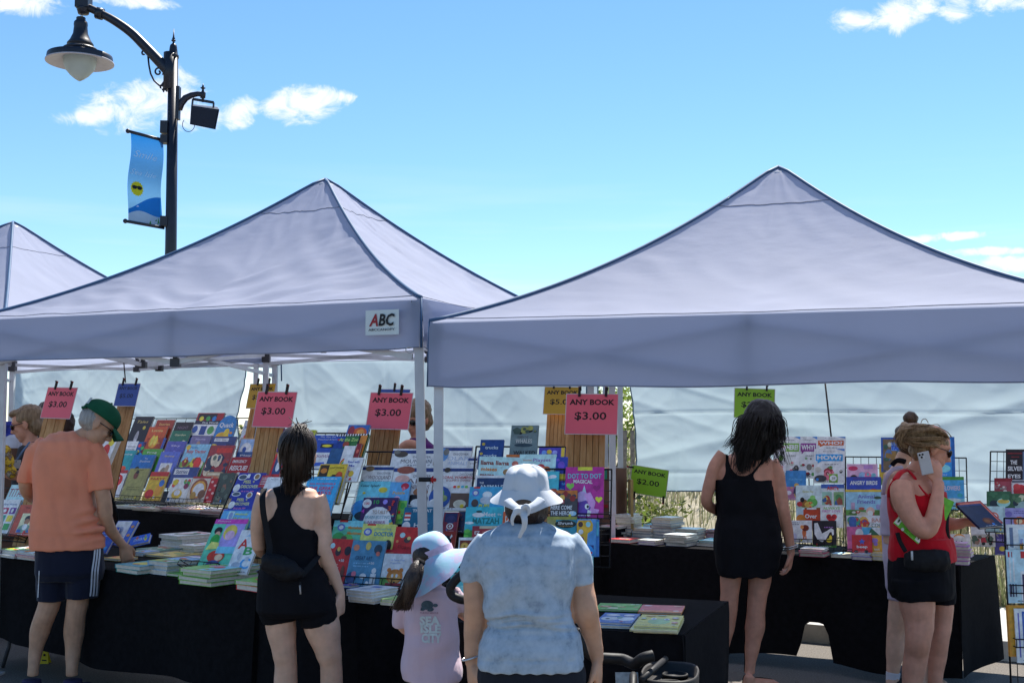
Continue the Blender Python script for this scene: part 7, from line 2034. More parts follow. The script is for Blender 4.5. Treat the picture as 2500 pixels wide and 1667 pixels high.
 def folds(co):
  x, y = proj(co)
  d = 0
  # long soft folds falling from the shoulder blades to the waist
  t = (x - 150) + (y - 1200) * -0.18
  d += .005 * math.sin(t * .11 + 3 * noise.noise(co * 4)) * max(0, min(1, (1330 - y) / 50)) * max(0, min(1, (y - 1080) / 120)) 
  d += .010 * noise.noise(Vector((t * .05, y * .012, 3)))
  k = max(0, 1 - abs(y - 1290 + (x - 190) * .25) / 60) * max(0, min(1, (x - 170) / 40))
  d += .012 * k * math.sin(y * .24 + x * .05)
  return d
 remesh(m_, 'shirt', tee('orange cotton', (0.85, 0.28, 0.155), noise=.06), root, .007, 3, cloth_disp(.004, (8, 8, 6), 1, folds))
 # short grey hair, cap and sunglasses
 L_ = F.hl
 c, f, sd_, u, B_, s = F.hb
 m_ = MB()
 m_.ell(L_(-.020, 0, .010), (.092 * s, .0765 * s, .082 * s), 20, 0, B_)
 m_.ell(L_(-.05, 0, -.03), (.048, .064, .036), 16, 0, B_)
 remesh(m_, 'hair', HAIR_GR, root, .005, 2, lambda co, n: .003 * noise.noise(co * 90))
 m_ = MB()
 rings = []
 for i in range(12):
  th = math.pi / 2 * i / 11
  rings.append([L_(-.006, 0, .045) + (f * math.cos(a) * .112 * math.cos(th) + sd_ * math.sin(a) * .092 * math.cos(th) + u * .088 * math.sin(th) ** .85) * s for a in [2 * math.pi * j / 26 for j in range(26)]])
 rings.insert(0, [p + u * -.012 for p in rings[0]])
 m_.loft(rings, 0, True, True)
 capm = pm('green cotton cap', (0.010, 0.085, 0.042), .85, .1, 25, bump=.3, bscale=60, spec=.15)
 cap = m_.build('cap', capm, root)
 m_ = MB()
 m_.grid(lambda a, b: L_(.085 + .088 * b * (1 - (2 * a - 1) ** 2 * .42), (2 * a - 1) * .08 * (1 - .12 * b), .04 - .030 * b - .028 * (2 * a - 1) ** 2), 14, 8)
 m_.grid(lambda a, b: L_(.085 + .088 * b * (1 - (2 * a - 1) ** 2 * .42), (2 * a - 1) * .08 * (1 - .12 * b), .036 - .030 * b - .028 * (2 * a - 1) ** 2), 14, 8)
 m_.build('peak', capm, cap)
 m_ = MB()
 m_.ell(L_(-.006, 0, .135), (.008, .008, .006), 10)
 m_.build('cap_button', capm, cap)
 m_ = MB()
 m_.tube([L_(-.108, .05, .03), L_(-.118, .0, .026), L_(-.108, -.05, .03)], .008, 8)
 m_.build('strap', capm, cap)
 m_ = MB()
 m_.grid(lambda a, b: L_(-.117 * math.cos((a - .5) * .9) - .001, -.06 - .055 * (a - .5) if False else .095 * math.sin((a - .5) * .9), .055 + .04 * b), 8, 4)
 m_.build('cap_opening', pm('cap badge', (.45, .5, .48), .8, .1), cap)
 glasses(F, root)
 m_ = MB()
 m_.tube(smooth([F.p('A', 905, 1180, -.02), F.p('A', 945, 1290, .03), F.p('A', 975, 1380, .06), F.p('A', 985, 1450, .1)]), [.018] * 16, 10, flat=.5)
 st = m_.build('bag_strap', nylon)
 tag(st, 'black strap hanging beside the orange sleeve', 'strap')
orange_man()
# ======================= woman in the black tank top
def tank_woman():
 F = Fig(5.55)
 root = person('woman with a dark ponytail in black racerback top and shorts', (F.p('D', 1000, 1500).x, 5.55, 0))
 F.head(F.p('C', 872, 740), Vector((-.28, .95, -.12)), 1.0)
 F.limb('C', [(840, 860, 78, .0), (830, 960, 72), (825, 1040, 95)])
 F.limb('C', [(600, 1110, 84, 0), (548, 1220, 66, 0), (530, 1400, 62, .02), (545, 1560, 62, .06)])
 F.limb('D', [(555, 250, 58, .05), (560, 360, 56, .1), (640, 430, 44, .3), (700, 440, 36, .42)])
 F.hand(F.p('D', 700, 440, .42), Vector((.5, .8, 0)), Vector((0, 0, -1)), 1, .95, .3)
 F.limb('C', [(1040, 1120, 88, 0), (1090, 1230, 72, 0), (1105, 1400, 68, 0), (1120, 1520, 66, 0)])
 F.limb('D', [(1105, 170, 70, 0), (1130, 330, 66, -.01), (1155, 430, 68, 0), (1215, 570, 60, .02), (1270, 700, 46, .02), (1292, 775, 39, .02)])
 F.hand(F.p('D', 1292, 772, .02), Vector((.02, .05, -1)), Vector((-1, .25, 0)), -1, .95, .62)
 F.torso('C', [(760, 900, 1010, .06, 0, -.1), (620, 1040, 1060, .075, 0, -.12), (570, 1085, 1130, .09, 0, -.12), (590, 1060, 1260, .10, 0, -.12), (620, 1030, 1420, .10, 0, -.12), (640, 1010, 1540, .098, 0, -.12)])
 F.torso('D', [(640, 1060, 260, .098, 0, -.1), (640, 1075, 400, .095, 0, -.1), (610, 1100, 540, .105, 0, -.1), (575, 1190, 720, .125, 0, -.1), (575, 1225, 850, .125, 0, -.1), (600, 1220, 930, .11, 0, -.1)])
 F.limb('D', [(745, 860, 165, 0), (755, 1050, 138, 0), (785, 1280, 108, 0), (800, 1400, 99, .01), (798, 1560, 106, .02), (800, 1720, 92, .02), (805, 2050, 50, 0), (805, 2120, 48, 0)])
 F.limb('D', [(1075, 860, 170, 0), (1125, 1060, 162, 0), (1180, 1280, 118, 0), (1205, 1400, 98, .01), (1210, 1560, 100, .02), (1215, 1720, 90, .02), (1215, 2050, 50, 0), (1215, 2120, 48, 0)])
 F.foot(Vector((F.p('D', 805, 2110).x, 5.55, .07)), Vector((-.2, 1, 0)))
 F.foot(Vector((F.p('D', 1215, 2110).x, 5.55, .07)), Vector((.2, 1, 0)))
 b = F.skin_body('body', SK_FAIR, root)
 back = [px('C', x, y) for x, y in ((690, 985), (960, 985), (1035, 1020), (960, 1040), (890, 1090), (835, 1180), (818, 1230), (850, 1310), (920, 1380), (1030, 1398), (1090, 1480), (1080, 1800), (560, 1800), (570, 1500), (585, 1330), (620, 1325), (668, 1275), (700, 1200), (690, 1130), (655, 1040), (640, 1005))]
 def ins(c, n):
  x, y = proj(c)
  if n.y > .25:
   zt = px('C', 0, 1120)[1]
   return y > zt and px('C', 600, 0)[0] < x < px('C', 1050, 0)[0] and y < px('C', 0, 1780)[1]
  if y > px('D', 0, 250)[1]:
   return px('D', 605, 0)[0] < x < px('D', 1095, 0)[0] and y < px('D', 0, 760)[1]
  return inpoly(x, y, back)
 shell(b, root, 'tank_top', blackwear, ins, .005, lambda c, n: .003 * noise.noise(c * 14))
 m_ = MB()
 F.torso('D', [(585, 1105, 500, .115, 0, -.1), (556, 1180, 650, .135, 0, -.1), (548, 1240, 800, .142, 0, -.1), (545, 1250, 900, .14, 0, -.1), (580, 1235, 960, .11, 0, -.1)], m_)
 F.limb('D', [(735, 830, 180, 0), (740, 940, 176, 0), (748, 1020, 150, 0)], mb=m_)
 F.limb('D', [(1080, 830, 185, 0), (1095, 960, 180, 0), (1105, 1045, 168, 0)], mb=m_)
 remesh(m_, 'shorts', blackwear, root, .006, 3, cloth_disp(.006, (10, 10, 7), 5))
 # hair: cap and high ponytail
 L_ = F.hl
 c, f, sd_, u, B_, s = F.hb
 m_ = MB()
 m_.ell(L_(-.018, 0, .03), (.104, .089, .100), 22, 0, B_)
 m_.ell(L_(-.04, 0, -.03), (.075, .074, .07), 18, 0, B_)
 cap = remesh(m_, 'hair', HAIR_DK, root, .005, 2, lambda co, n: .003 * noise.noise(Vector((co.x * 60, co.y * 60, co.z * 8))))
 m_ = MB()
 G = lambda x, y, dy: F.p('C', x, y, dy)
 guides = [[G(900, 520, -.08), G(900, 500, -.14), G(x1, 640, -.19), G(x2, 820, -.17), G(x3, 950, -.15), G(x4, yb, -.12)] for x1, x2, x3, x4, yb in ((815, 790, 800, 820, 1080), (855, 840, 840, 845, 1040), (900, 890, 880, 862, 1010), (940, 940, 930, 905, 985), (970, 975, 960, 935, 955), (780, 775, 790, 805, 1000), (880, 865, 855, 850, 1090))]
 F.limb('C', [(900, 530, 50, -.12), (895, 640, 95, -.17), (885, 780, 105, -.165), (870, 900, 85, -.145), (862, 990, 45, -.13), (858, 1040, 15, -.12)], mb=m_, flat=.75)
 hair_strands(m_, guides, 420, (.008, .014), .0034, .0008, 4, .006)
 for i in range(20):                                     # tuft above the tie
  a = i * .9
  b0 = G(895, 515, -.1)
  m_.tube([b0, b0 + Vector((math.cos(a) * .03, math.sin(a) * .02, .025)), b0 + Vector((math.cos(a) * .055, math.sin(a) * .03, .03 + .02 * math.sin(a * 3)))], [.0035, .0022, .0006], 4)
 m_.build('ponytail', HAIR_DK, cap)
 m_ = MB()
 m_.tube([G(880, 530, -.1) + Vector((math.cos(t) * .022, math.sin(t) * .022, 0)) for t in [i * .524 for i in range(13)]], .006, 6)
 m_.build('hair_tie', blackwear, cap)
 # waist bag worn across the back
 bag = empty('crossbody_bag', F.p('D', 770, 530, -.16), 'black bag slung low behind the woman with the ponytail', 'bag')
 m_ = MB()
 rings = []
 pts = [(590, 430, 30), (620, 470, 75), (700, 500, 100), (790, 545, 105), (870, 590, 85), (950, 600, 40), (965, 590, 20)]
 for i, (x, y, r) in enumerate(pts):
  cc = F.p('D', x, y, -.15)
  rr = F.m('D', r)
  dd = Vector((.8, 0, -.55)).normalized()
  up_ = Vector((.55, 0, .8)).normalized()
  rings.append([cc + up_ * math.sin(t) * rr + Vector((0, -1, 0)) * math.cos(t) * min(.05, rr * .8) for t in [2 * math.pi * k / 16 for k in range(16)]])
 m_.loft(rings, 0, True, True)
 remesh(m_, 'pouch', nylon, bag, .005, 2, cloth_disp(.006, (25, 25, 25), 3))
 m_ = MB()
 def ribbon(pts, w_, mbb):
  ps = smooth(pts, 6)
  for sgn in (1,):
   vs_ = []
   for i, p in enumerate(ps):
    d = (ps[min(i + 1, len(ps) - 1)] - ps[max(i - 1, 0)]).normalized()
    sd2 = d.cross(Vector((0, -1, 0))).normalized()
    vs_ += [p - sd2 * w_ / 2, p + sd2 * w_ / 2, p + sd2 * w_ / 2 + Vector((0, .004, 0)), p - sd2 * w_ / 2 + Vector((0, .004, 0))]
   fs = []
   for i in range(len(ps) - 1):
    for j in range(4):
     fs.append((4 * i + j, 4 * i + (j + 1) % 4, 4 * i + 4 + (j + 1) % 4, 4 * i + 4 + j))
   mbb.add(vs_, fs, 0, False)
 ribbon([F.p('C', 590, 1040, -.06), F.p('C', 572, 1120, -.115), F.p('C', 580, 1250, -.125), F.p('C', 610, 1420, -.125), F.p('C', 635, 1570, -.14), F.p('D', 625, 440, -.17)], .026, m_)
 m_.build('strap', nylon, bag)
 m_ = MB()
 ribbon([F.p('D', 940, 600, -.16), F.p('D', 1000, 540, -.14), F.p('D', 1060, 470, -.10), F.p('D', 1095, 420, -.03)], .024, m_)
 ribbon([F.p('D', 925, 660, -.165), F.p('D', 932, 710, -.168), F.p('D', 930, 765, -.165)], .008, m_)
 m_.build('strap', nylon, bag)
 m_ = MB()
 m_.tube([F.p('D', 925, 690, -.172), F.p('D', 932, 770, -.172)], .0035, 6)
 m_.build('zip_pull', pm('pale zip pull', (.4, .36, .34), .4, .1), bag)
tank_woman()
# ======================= child in the sun hat
def tiedye(name, cols, scale=5, rough=.85):
 return ramp_mat(name, cols, scale, rough=rough, bump=.25, bscale=26, detail=3, bdist=.005, spec=.12)
def child():
 F = Fig(4.75)
 root = person('small child with a brown ponytail in a pastel sun hat and pink shirt', (F.p('F', 330, 1500).x, 4.75, 0))
 F.head(F.p('F', 350, 470), Vector((.55, .8, -.1)), .76)
 F.limb('F', [(325, 620, 90), (320, 700, 85), (320, 760, 120)])
 F.limb('F', [(120, 830, 75, 0), (85, 960, 62, .02), (95, 1060, 55, .08), (190, 1120, 45, .22), (300, 1120, 36, .3)])
 F.hand(F.p('F', 300, 1120, .3), Vector((.9, .4, .1)), Vector((0, 0, -1)), 1, .68, .4)
 F.limb('F', [(540, 800, 75, 0), (600, 900, 60, .05), (650, 960, 52, .16), (690, 940, 40, .26)])
 F.hand(F.p('F', 690, 940, .26), Vector((.6, .7, .3)), Vector((0, 0, -1)), 1, .68, .5)
 F.torso('F', [(200, 450, 720, .05, 0, .1), (120, 540, 790, .07, 0, .1), (130, 530, 950, .085, 0, .1), (130, 540, 1200, .09, 0, .1), (140, 540, 1500, .09, 0, .1)])
 F.limb('F', [(250, 1450, 110), (245, 1700, 90), (245, 1900, 72), (245, 2250, 45), (245, 2330, 42)])
 F.limb('F', [(440, 1450, 110), (450, 1700, 90), (455, 1900, 72), (460, 2250, 45), (460, 2330, 42)])
 for x in (245, 460):
  F.foot(Vector((F.p('F', x, 2300).x, 4.75, .05)), Vector((.2, 1, 0)), .7)
 F.skin_body('body', SK_FAIR, root, .005)
 m_ = MB()
 F.torso('F', [(130, 530, 1400, .10, 0, .1), (120, 560, 1520, .105, 0, .1), (140, 560, 1640, .09, 0, .1)], m_)
 F.limb('F', [(240, 1560, 130), (240, 1720, 125)], mb=m_)
 F.limb('F', [(450, 1560, 130), (455, 1720, 125)], mb=m_)
 remesh(m_, 'shorts', blackwear, root, .006, 3)
 m_ = MB()
 F.torso('F', [(240, 430, 690, .05, 0, .1), (150, 520, 735, .07, 0, .1), (85, 580, 800, .085, 0, .1), (105, 575, 920, .10, 0, .1), (110, 575, 1060, .108, 0, .1), (100, 590, 1250, .115, 0, .1), (82, 615, 1430, .125, 0, .1), (95, 610, 1510, .125, 0, .1), (120, 600, 1535, .12, 0, .1)], m_)
 F.limb('F', [(150, 790, 85, 0), (80, 900, 84, 0), (62, 1050, 62, .02)], mb=m_)
 F.limb('F', [(520, 770, 95, 0), (590, 850, 85, .03), (640, 900, 74, .1)], mb=m_)
 def folds(co):
  x, y = proj(co)
  a = (x - 1040) * .55 + (y - 1560)
  d = .0035 * math.sin(a * .06) * max(0, min(1, (y - 1480) / 60))
  return d + .004 * noise.noise(co * 16)
 sh = remesh(m_, 'shirt', tee('pale pink cotton', (.55, .41, .47), noise=.05), root, .005, 3, cloth_disp(.005, (10, 10, 8), 6, folds))
 # back print
 gp = pm('grey blue print', (.06, .09, .11), .8, .3, 60)
 sp_ = pm('pale sea print', (.52, .58, .58), .8, .1, 40)
 def put(polys, mat_, name):
  pts, fs = [], []
  for poly in polys:
   fs.append(tuple(range(len(pts), len(pts) + len(poly))))
   pts += [F.p('F', x, y) for x, y in poly]
  decal(sh, pts, fs, name, mat_, sh, .003)
 el = lambda cx, cy, rx, ry, n=14: [(cx + rx * math.cos(2 * math.pi * i / n), cy + ry * math.sin(2 * math.pi * i / n)) for i in range(n)]
 put([el(305, 868, 55, 42), el(378, 870, 22, 16), el(265, 905, 20, 14), el(345, 905, 20, 14), [(250, 880), (243, 915), (262, 920)], el(330, 915, 26, 10)], gp, 'turtle_print')
 for t, cx, cy, w_, h_, mm in (('TURTLE RESCUE', 322, 938, 165, 15, pm('rose print', (.25, .12, .16), .8, .1)), ('SEA', 328, 1008, 185, 82, sp_), ('ISLE', 336, 1080, 185, 78, sp_), ('CITY', 344, 1164, 180, 88, sp_)):
  me = text_mesh(t, .05 if h_ > 20 else .01)
  decal(sh, [F.p('F', cx + v.co.x * w_, cy - v.co.y * h_) for v in me.vertices], [tuple(q.vertices) for q in me.polygons], 'lettering', mm, sh, .003)
 # hair and ponytail
 L_ = F.hl
 c, f, sd_, u, B_, s = F.hb
 m_ = MB()
 m_.ell(L_(-.02, 0, .02), (.1 * s, .086 * s, .095 * s), 20, 0, B_)
 hr = remesh(m_, 'hair', HAIR_DK, root, .006, 2)
 m_ = MB()
 G = lambda x, y, dy=-.13: F.p('F', x, y, dy)
 F.limb('F', [(232, 485, 34, -.12), (205, 540, 58, -.15), (165, 650, 66, -.17), (125, 770, 62, -.16), (95, 860, 34, -.14), (85, 900, 10, -.13)], mb=m_)
 hair_strands(m_, [[G(232, 480, -.12), G(200 + o, 560, -.16), G(150 + o * 1.1, 700, -.175), G(95 + o * 1.1, 830, -.16), G(70 + o * 1.4, 905, -.14)] for o in (-42, -25, -8, 10, 28, 42)], 260, (.004, .009), .003, .0008, 8, .004)
 m_.build('ponytail', hair_mat('child brown hair', (.02, .012, .009), (.06, .036, .025)), hr)
 m_ = MB()
 m_.tube([G(222, 470, -.12), G(240, 482, -.15), G(262, 490, -.12)], .012, 8)
 m_.build('hair_tie', blackwear, hr)
 # sun hat: crown, ribbon and long sloping brim
 hatm = tiedye('pastel sun hat', [(.34, (.36, .60, .70)), (.50, (.42, .58, .72)), (.60, (.58, .48, .62)), (.7, (.44, .62, .74))], 15)
 ax = Vector((-.36, .10, .92)).normalized()      # the hat leans over
 hx = Vector((.91, 0, .41)); hx = (hx - ax * hx.dot(ax)).normalized()
 hy = ax.cross(hx)
 hc = F.p('F', 356, 425, .0)
 m_ = MB()
 rings = []
 for i in range(14):
  th = math.pi / 2 * i / 13
  rr = .080 * max(0, math.cos(th)) ** .62
  rings.append([hc + (hx * math.cos(a) + hy * math.sin(a)) * rr * (1 + .015 * math.sin(a * 5)) + ax * (.090 * math.sin(th)) for a in [2 * math.pi * j / 30 for j in range(30)]])
 m_.loft(rings, 0, True, True)
 hat = m_.build('sun_hat', hatm, root)
 m_ = MB()
 def brim(u, v):
  a = R(-168) + R(270) * u
  e = min(1, u * 14, (1 - u) * 5) ** .5
  cam_ = max(0, math.cos(a + 1.95)) ** 1.2
  ln = (.078 + .062 * cam_) * e
  dr = .34 + .55 * cam_
  wav = .007 * math.sin(a * 5 + 1) * v
  return hc + (hx * math.cos(a) + hy * math.sin(a)) * (.081 + ln * v * math.sqrt(max(.05, 1 - dr * dr))) - ax * (ln * v * dr + wav + .003)
 m_.grid(brim, 46, 8)
 m_.build('brim', hatm, hat)
 m_ = MB()
 m_.loft([[hc + (hx * math.cos(a) + hy * math.sin(a)) * .0835 + ax * z for a in [2 * math.pi * j / 40 for j in range(40)]] for z in (-.004, .010, .020)], 0, True, False)
 m_.build('ribbon', pm('rose ribbon', (.55, .42, .56), .8, .2, 40, bump=.5, bscale=70), hat)
child()
# ======================= woman in the white bucket hat
def hat_woman():
 F = Fig(4.2)
 root = person('woman in a white tied bucket hat and pale blue tie-dye shirt', (F.p('F', 1230, 1500).x, 4.2, 0))
 F.head(F.p('E', 1588, 1080), Vector((0, 1, -.1)), .80)
 F.limb('F', [(1190, 30, 125), (1190, 110, 130), (1190, 190, 190)])
 F.limb('F', [(815, 340, 96, 0), (735, 520, 96, 0), (728, 700, 102, 0), (735, 860, 100, 0), (735, 960, 104, .01), (722, 1090, 92, .02), (708, 1250, 74, .02), (700, 1400, 58, .02)])
 F.hand(F.p('F', 700, 1395, .02), Vector((.03, .12, -1)), Vector((1, .2, 0)), 1, .9, .55)
 F.limb('F', [(1590, 340, 98, 0), (1680, 520, 96, 0), (1695, 700, 104, 0), (1712, 830, 112, -.01), (1725, 930, 116, -.01), (1765, 1060, 96, .02), (1805, 1220, 74, .03), (1830, 1370, 56, .03)])
 F.hand(F.p('F', 1830, 1365, .03), Vector((.03, .12, -1)), Vector((-1, .2, 0)), -1, .95, .55)
 F.torso('F', [(960, 1420, 170, .07, 0, 0), (800, 1600, 260, .10, 0, 0), (820, 1590, 600, .14, 0, 0), (840, 1590, 850, .14, 0, 0), (850, 1610, 1040, .13, 0, 0), (780, 1680, 1300, .15, 0, 0), (770, 1700, 1550, .15, 0, 0), (800, 1680, 1700, .12, 0, 0)])
 F.limb('F', [(1010, 1600, 230), (1020, 2000, 170), (1030, 2400, 110), (1030, 2900, 60), (1030, 3120, 50)])
 F.limb('F', [(1460, 1600, 230), (1450, 2000, 170), (1440, 2400, 110), (1440, 2900, 60), (1440, 3120, 50)])
 for x in (1030, 1440):
  F.foot(Vector((F.p('F', x, 3000).x, 4.2, .05)), Vector((0, 1, 0)), .9)
 b = F.skin_body('body', SK_TAN, root)
 m_ = MB()
 F.torso('F', [(790, 1690, 1300, .155, 0, 0), (755, 1725, 1500, .165, 0, 0), (790, 1700, 1700, .14, 0, 0)], m_)
 F.limb('F', [(1000, 1600, 250), (1010, 2000, 195), (1020, 2350, 140)], mb=m_)
 F.limb('F', [(1470, 1600, 250), (1460, 2000, 195), (1450, 2350, 140)], mb=m_)
 remesh(m_, 'trousers', pm('black navy jersey', (.010, .011, .018), .85, .15, 20, bump=.2), root, .008, 2)
 m_ = MB()
 F.torso('F', [(1010, 1370, 125, .075, .0, 0), (930, 1450, 165, .09, 0, 0), (800, 1590, 235, .12, 0, 0), (770, 1640, 330, .14, 0, 0), (765, 1625, 500, .158, 0, 0), (780, 1605, 680, .165, 0, 0), (815, 1600, 860, .16, 0, 0), (835, 1610, 980, .150, 0, 0), (826, 1640, 1060, .150, 0, 0), (800, 1672, 1120, .160, 0, 0), (768, 1690, 1240, .17, 0, 0), (760, 1702, 1370, .172, 0, 0), (758, 1706, 1405, .172, 0, 0)], m_, pw=2.6)
 F.limb('F', [(860, 310, 135, 0), (772, 410, 130, 0), (722, 530, 120, 0), (712, 660, 104, 0)], mb=m_)
 F.limb('F', [(1550, 310, 138, 0), (1636, 410, 130, 0), (1680, 530, 120, 0), (1697, 680, 108, 0)], mb=m_)
 def folds(co):
  x, y = proj(co)
  fx, fy = x - 960, y - 1240
  fx, fy = fx * 3.672, fy * 3.672
  d = 0
  # folds round the waist
  for y0, k, a in ((985, -.03, .012), (1035, .02, .015), (1078, .04, .016), (1010, .05, .010)):
   yy = y0 + k * (fx - 1230) + 14 * math.sin(fx * .011 + y0)
   d -= a * math.exp(-((fy - yy) / 13) ** 2) * max(0, 1 - abs(fx - 1230 - 200 * math.sin(y0)) / 560)
   d += a * .6 * math.exp(-((fy - yy + 28) / 20) ** 2) * max(0, 1 - abs(fx - 1230) / 560)
  # pulls at the sleeves and shoulder blades
  for sx, x0 in ((1, 1590), (-1, 790)):
   r_ = math.hypot(fx - x0, (fy - 520))
   a = math.atan2(fy - 520, (fx - x0))
   d += .0012 * math.sin(a * 7 + sx) * math.exp(-((r_ - 110) / 80) ** 2)
  d += .008 * math.sin((fx * .55 + fy * (.55 if fx < 1200 else -.35)) * .022 + 2 * noise.noise(co * 4)) * math.exp(-((fy - 800) / 240) ** 2) * (1 if abs(fx - 1230) > 120 else .4)
  if fy > 1360: d += .002 * math.sin(fx * .05)
  d -= .004 * math.exp(-((fy - 1372) / 6) ** 2)
  return d
 dye = tiedye('pale blue tie dye', [(.30, (.25, .30, .37)), (.42, (.34, .41, .48)), (.54, (.39, .46, .54)), (.68, (.44, .51, .58))], 21)
 remesh(m_, 'shirt', dye, root, .0065, 3, cloth_disp(.004, (9, 9, 9), 9, folds))
 L_ = F.hl
 c, f, sd_, u, B_, s = F.hb
 m_ = MB()
 m_.ell(L_(-.01, 0, -.02), (.080, .072, .075), 20, 0, B_)
 m_.ell(F.p('E', 1590, 1150, -.015), (.076, .055, .062), 18, 0)
 remesh(m_, 'hair', HAIR_DK, root, .006, 2, lambda co, n: .004 * noise.noise(Vector((co.x * 70, co.y * 70, co.z * 12))))
 # bucket hat tied at the back
 hm_ = pm('white cotton', (.54, .57, .61), .8, .04, 8, bump=.35, bscale=30, bdist=.004, spec=.15)
 G = lambda x, y, dy=0: F.p('E', x, y, dy)
 cen = G(1585, 960)
 m_ = MB()
 rings = []
 for yy, hw in ((1010, 212), (960, 202), (900, 194), (850, 182), (815, 160), (790, 128), (775, 80), (770, 20)):
  cc = G(1585, yy)
  rw = F.m('E', hw)
  rings.append([cc + Vector((math.cos(a) * rw, math.sin(a) * rw * 1.15, .006 * math.sin(a * 6) * (hw < 190))) for a in [2 * math.pi * j / 36 for j in range(36)]])
 m_.loft(rings, 0, True, True)
 def hd(co, n): return .004 * noise.noise(co * 22) - .0035 * max(0, math.cos(math.atan2(co.y - 4.2, co.x - cen.x) * 6)) ** 12
 hat = remesh(m_, 'bucket_hat', hm_, root, .005, 2, hd)
 m_ = MB()
 rings = []
 for k in range(8):
  q = k / 7
  ring = []
  for j in range(48):
   a = 2 * math.pi * j / 48
   side = abs(math.cos(a))
   backk = max(0, -math.sin(a))
   rx = .084 + .040 * q * (1.04 if math.cos(a) > 0 else 1) * (1 - .30 * backk ** 2)
   dz = .006 - .026 * q * side ** 2 - .012 * q * (1 - backk) - q * backk ** 2 * .070 + .005 * math.sin(a * 5) * q
   ring.append(G(1585, 995) + Vector((math.cos(a) * (rx + .0), math.sin(a) * (.095 + .045 * q * (1 - .6 * backk)), dz)))
  rings.append(ring)
 m_.loft(rings, 0, True, False)
 m_.build('brim', hm_, hat)
 m_ = MB()
 rings = []
 yb = -.155
 for t in [math.pi * i / 14 for i in range(15)]:
  pass
 ring = [G(1560 + 78 * math.cos(a), 1098 + (34 if math.sin(a) < 0 else 12) * math.sin(a), -.142) for a in [2 * math.pi * j / 24 for j in range(24)]]
 m_.add(ring, [tuple(range(24))], 0, True)
 m_.build('hat_opening', HAIR_DK, hat)
 m_ = MB()
 kn = G(1545, 1160, -.16)
 m_.ell(kn, (.020, .018, .018), 12)
 m_.tube(smooth([G(1420, 1070, -.13), G(1480, 1120, -.155), G(1540, 1155, -.165)]), [.018 - .0005 * i for i in range(11)], 8, flat=.4)
 m_.tube(smooth([G(1720, 1060, -.13), G(1650, 1115, -.155), G(1560, 1150, -.165)]), [.018 - .0005 * i for i in range(11)], 8, flat=.4)
 for pts in ([G(1545, 1150, -.17), G(1600, 1120, -.185), G(1605, 1190, -.18), G(1555, 1175, -.17)], [G(1535, 1165, -.17), G(1490, 1180, -.19), G(1462, 1240, -.185), G(1470, 1290, -.18)], [G(1545, 1165, -.17), G(1570, 1230, -.19), G(1568, 1300, -.185), G(1545, 1350, -.18), G(1522, 1400, -.175)], [G(1535, 1160, -.17), G(1500, 1150, -.19), G(1480, 1185, -.185), G(1530, 1175, -.17)]):
  ps = smooth(pts, 6)
  m_.tube(ps, [.013 - .006 * i / len(ps) for i in range(len(ps))], 8, flat=.55)
 remesh(m_, 'hat_ties', hm_, hat, .003, 2)
 m_ = MB()
 wr = F.p('F', 705, 1330, .02)
 m_.tube([wr + Vector((math.cos(a) * .034, math.sin(a) * .034, .012 * math.cos(a))) for a in [i * .4 for i in range(17)]], .0035, 6)
 m_.build('bracelet', pm('silver chain', (.5, .5, .52), .3, .1, 40, metallic=.8), root)
hat_woman()
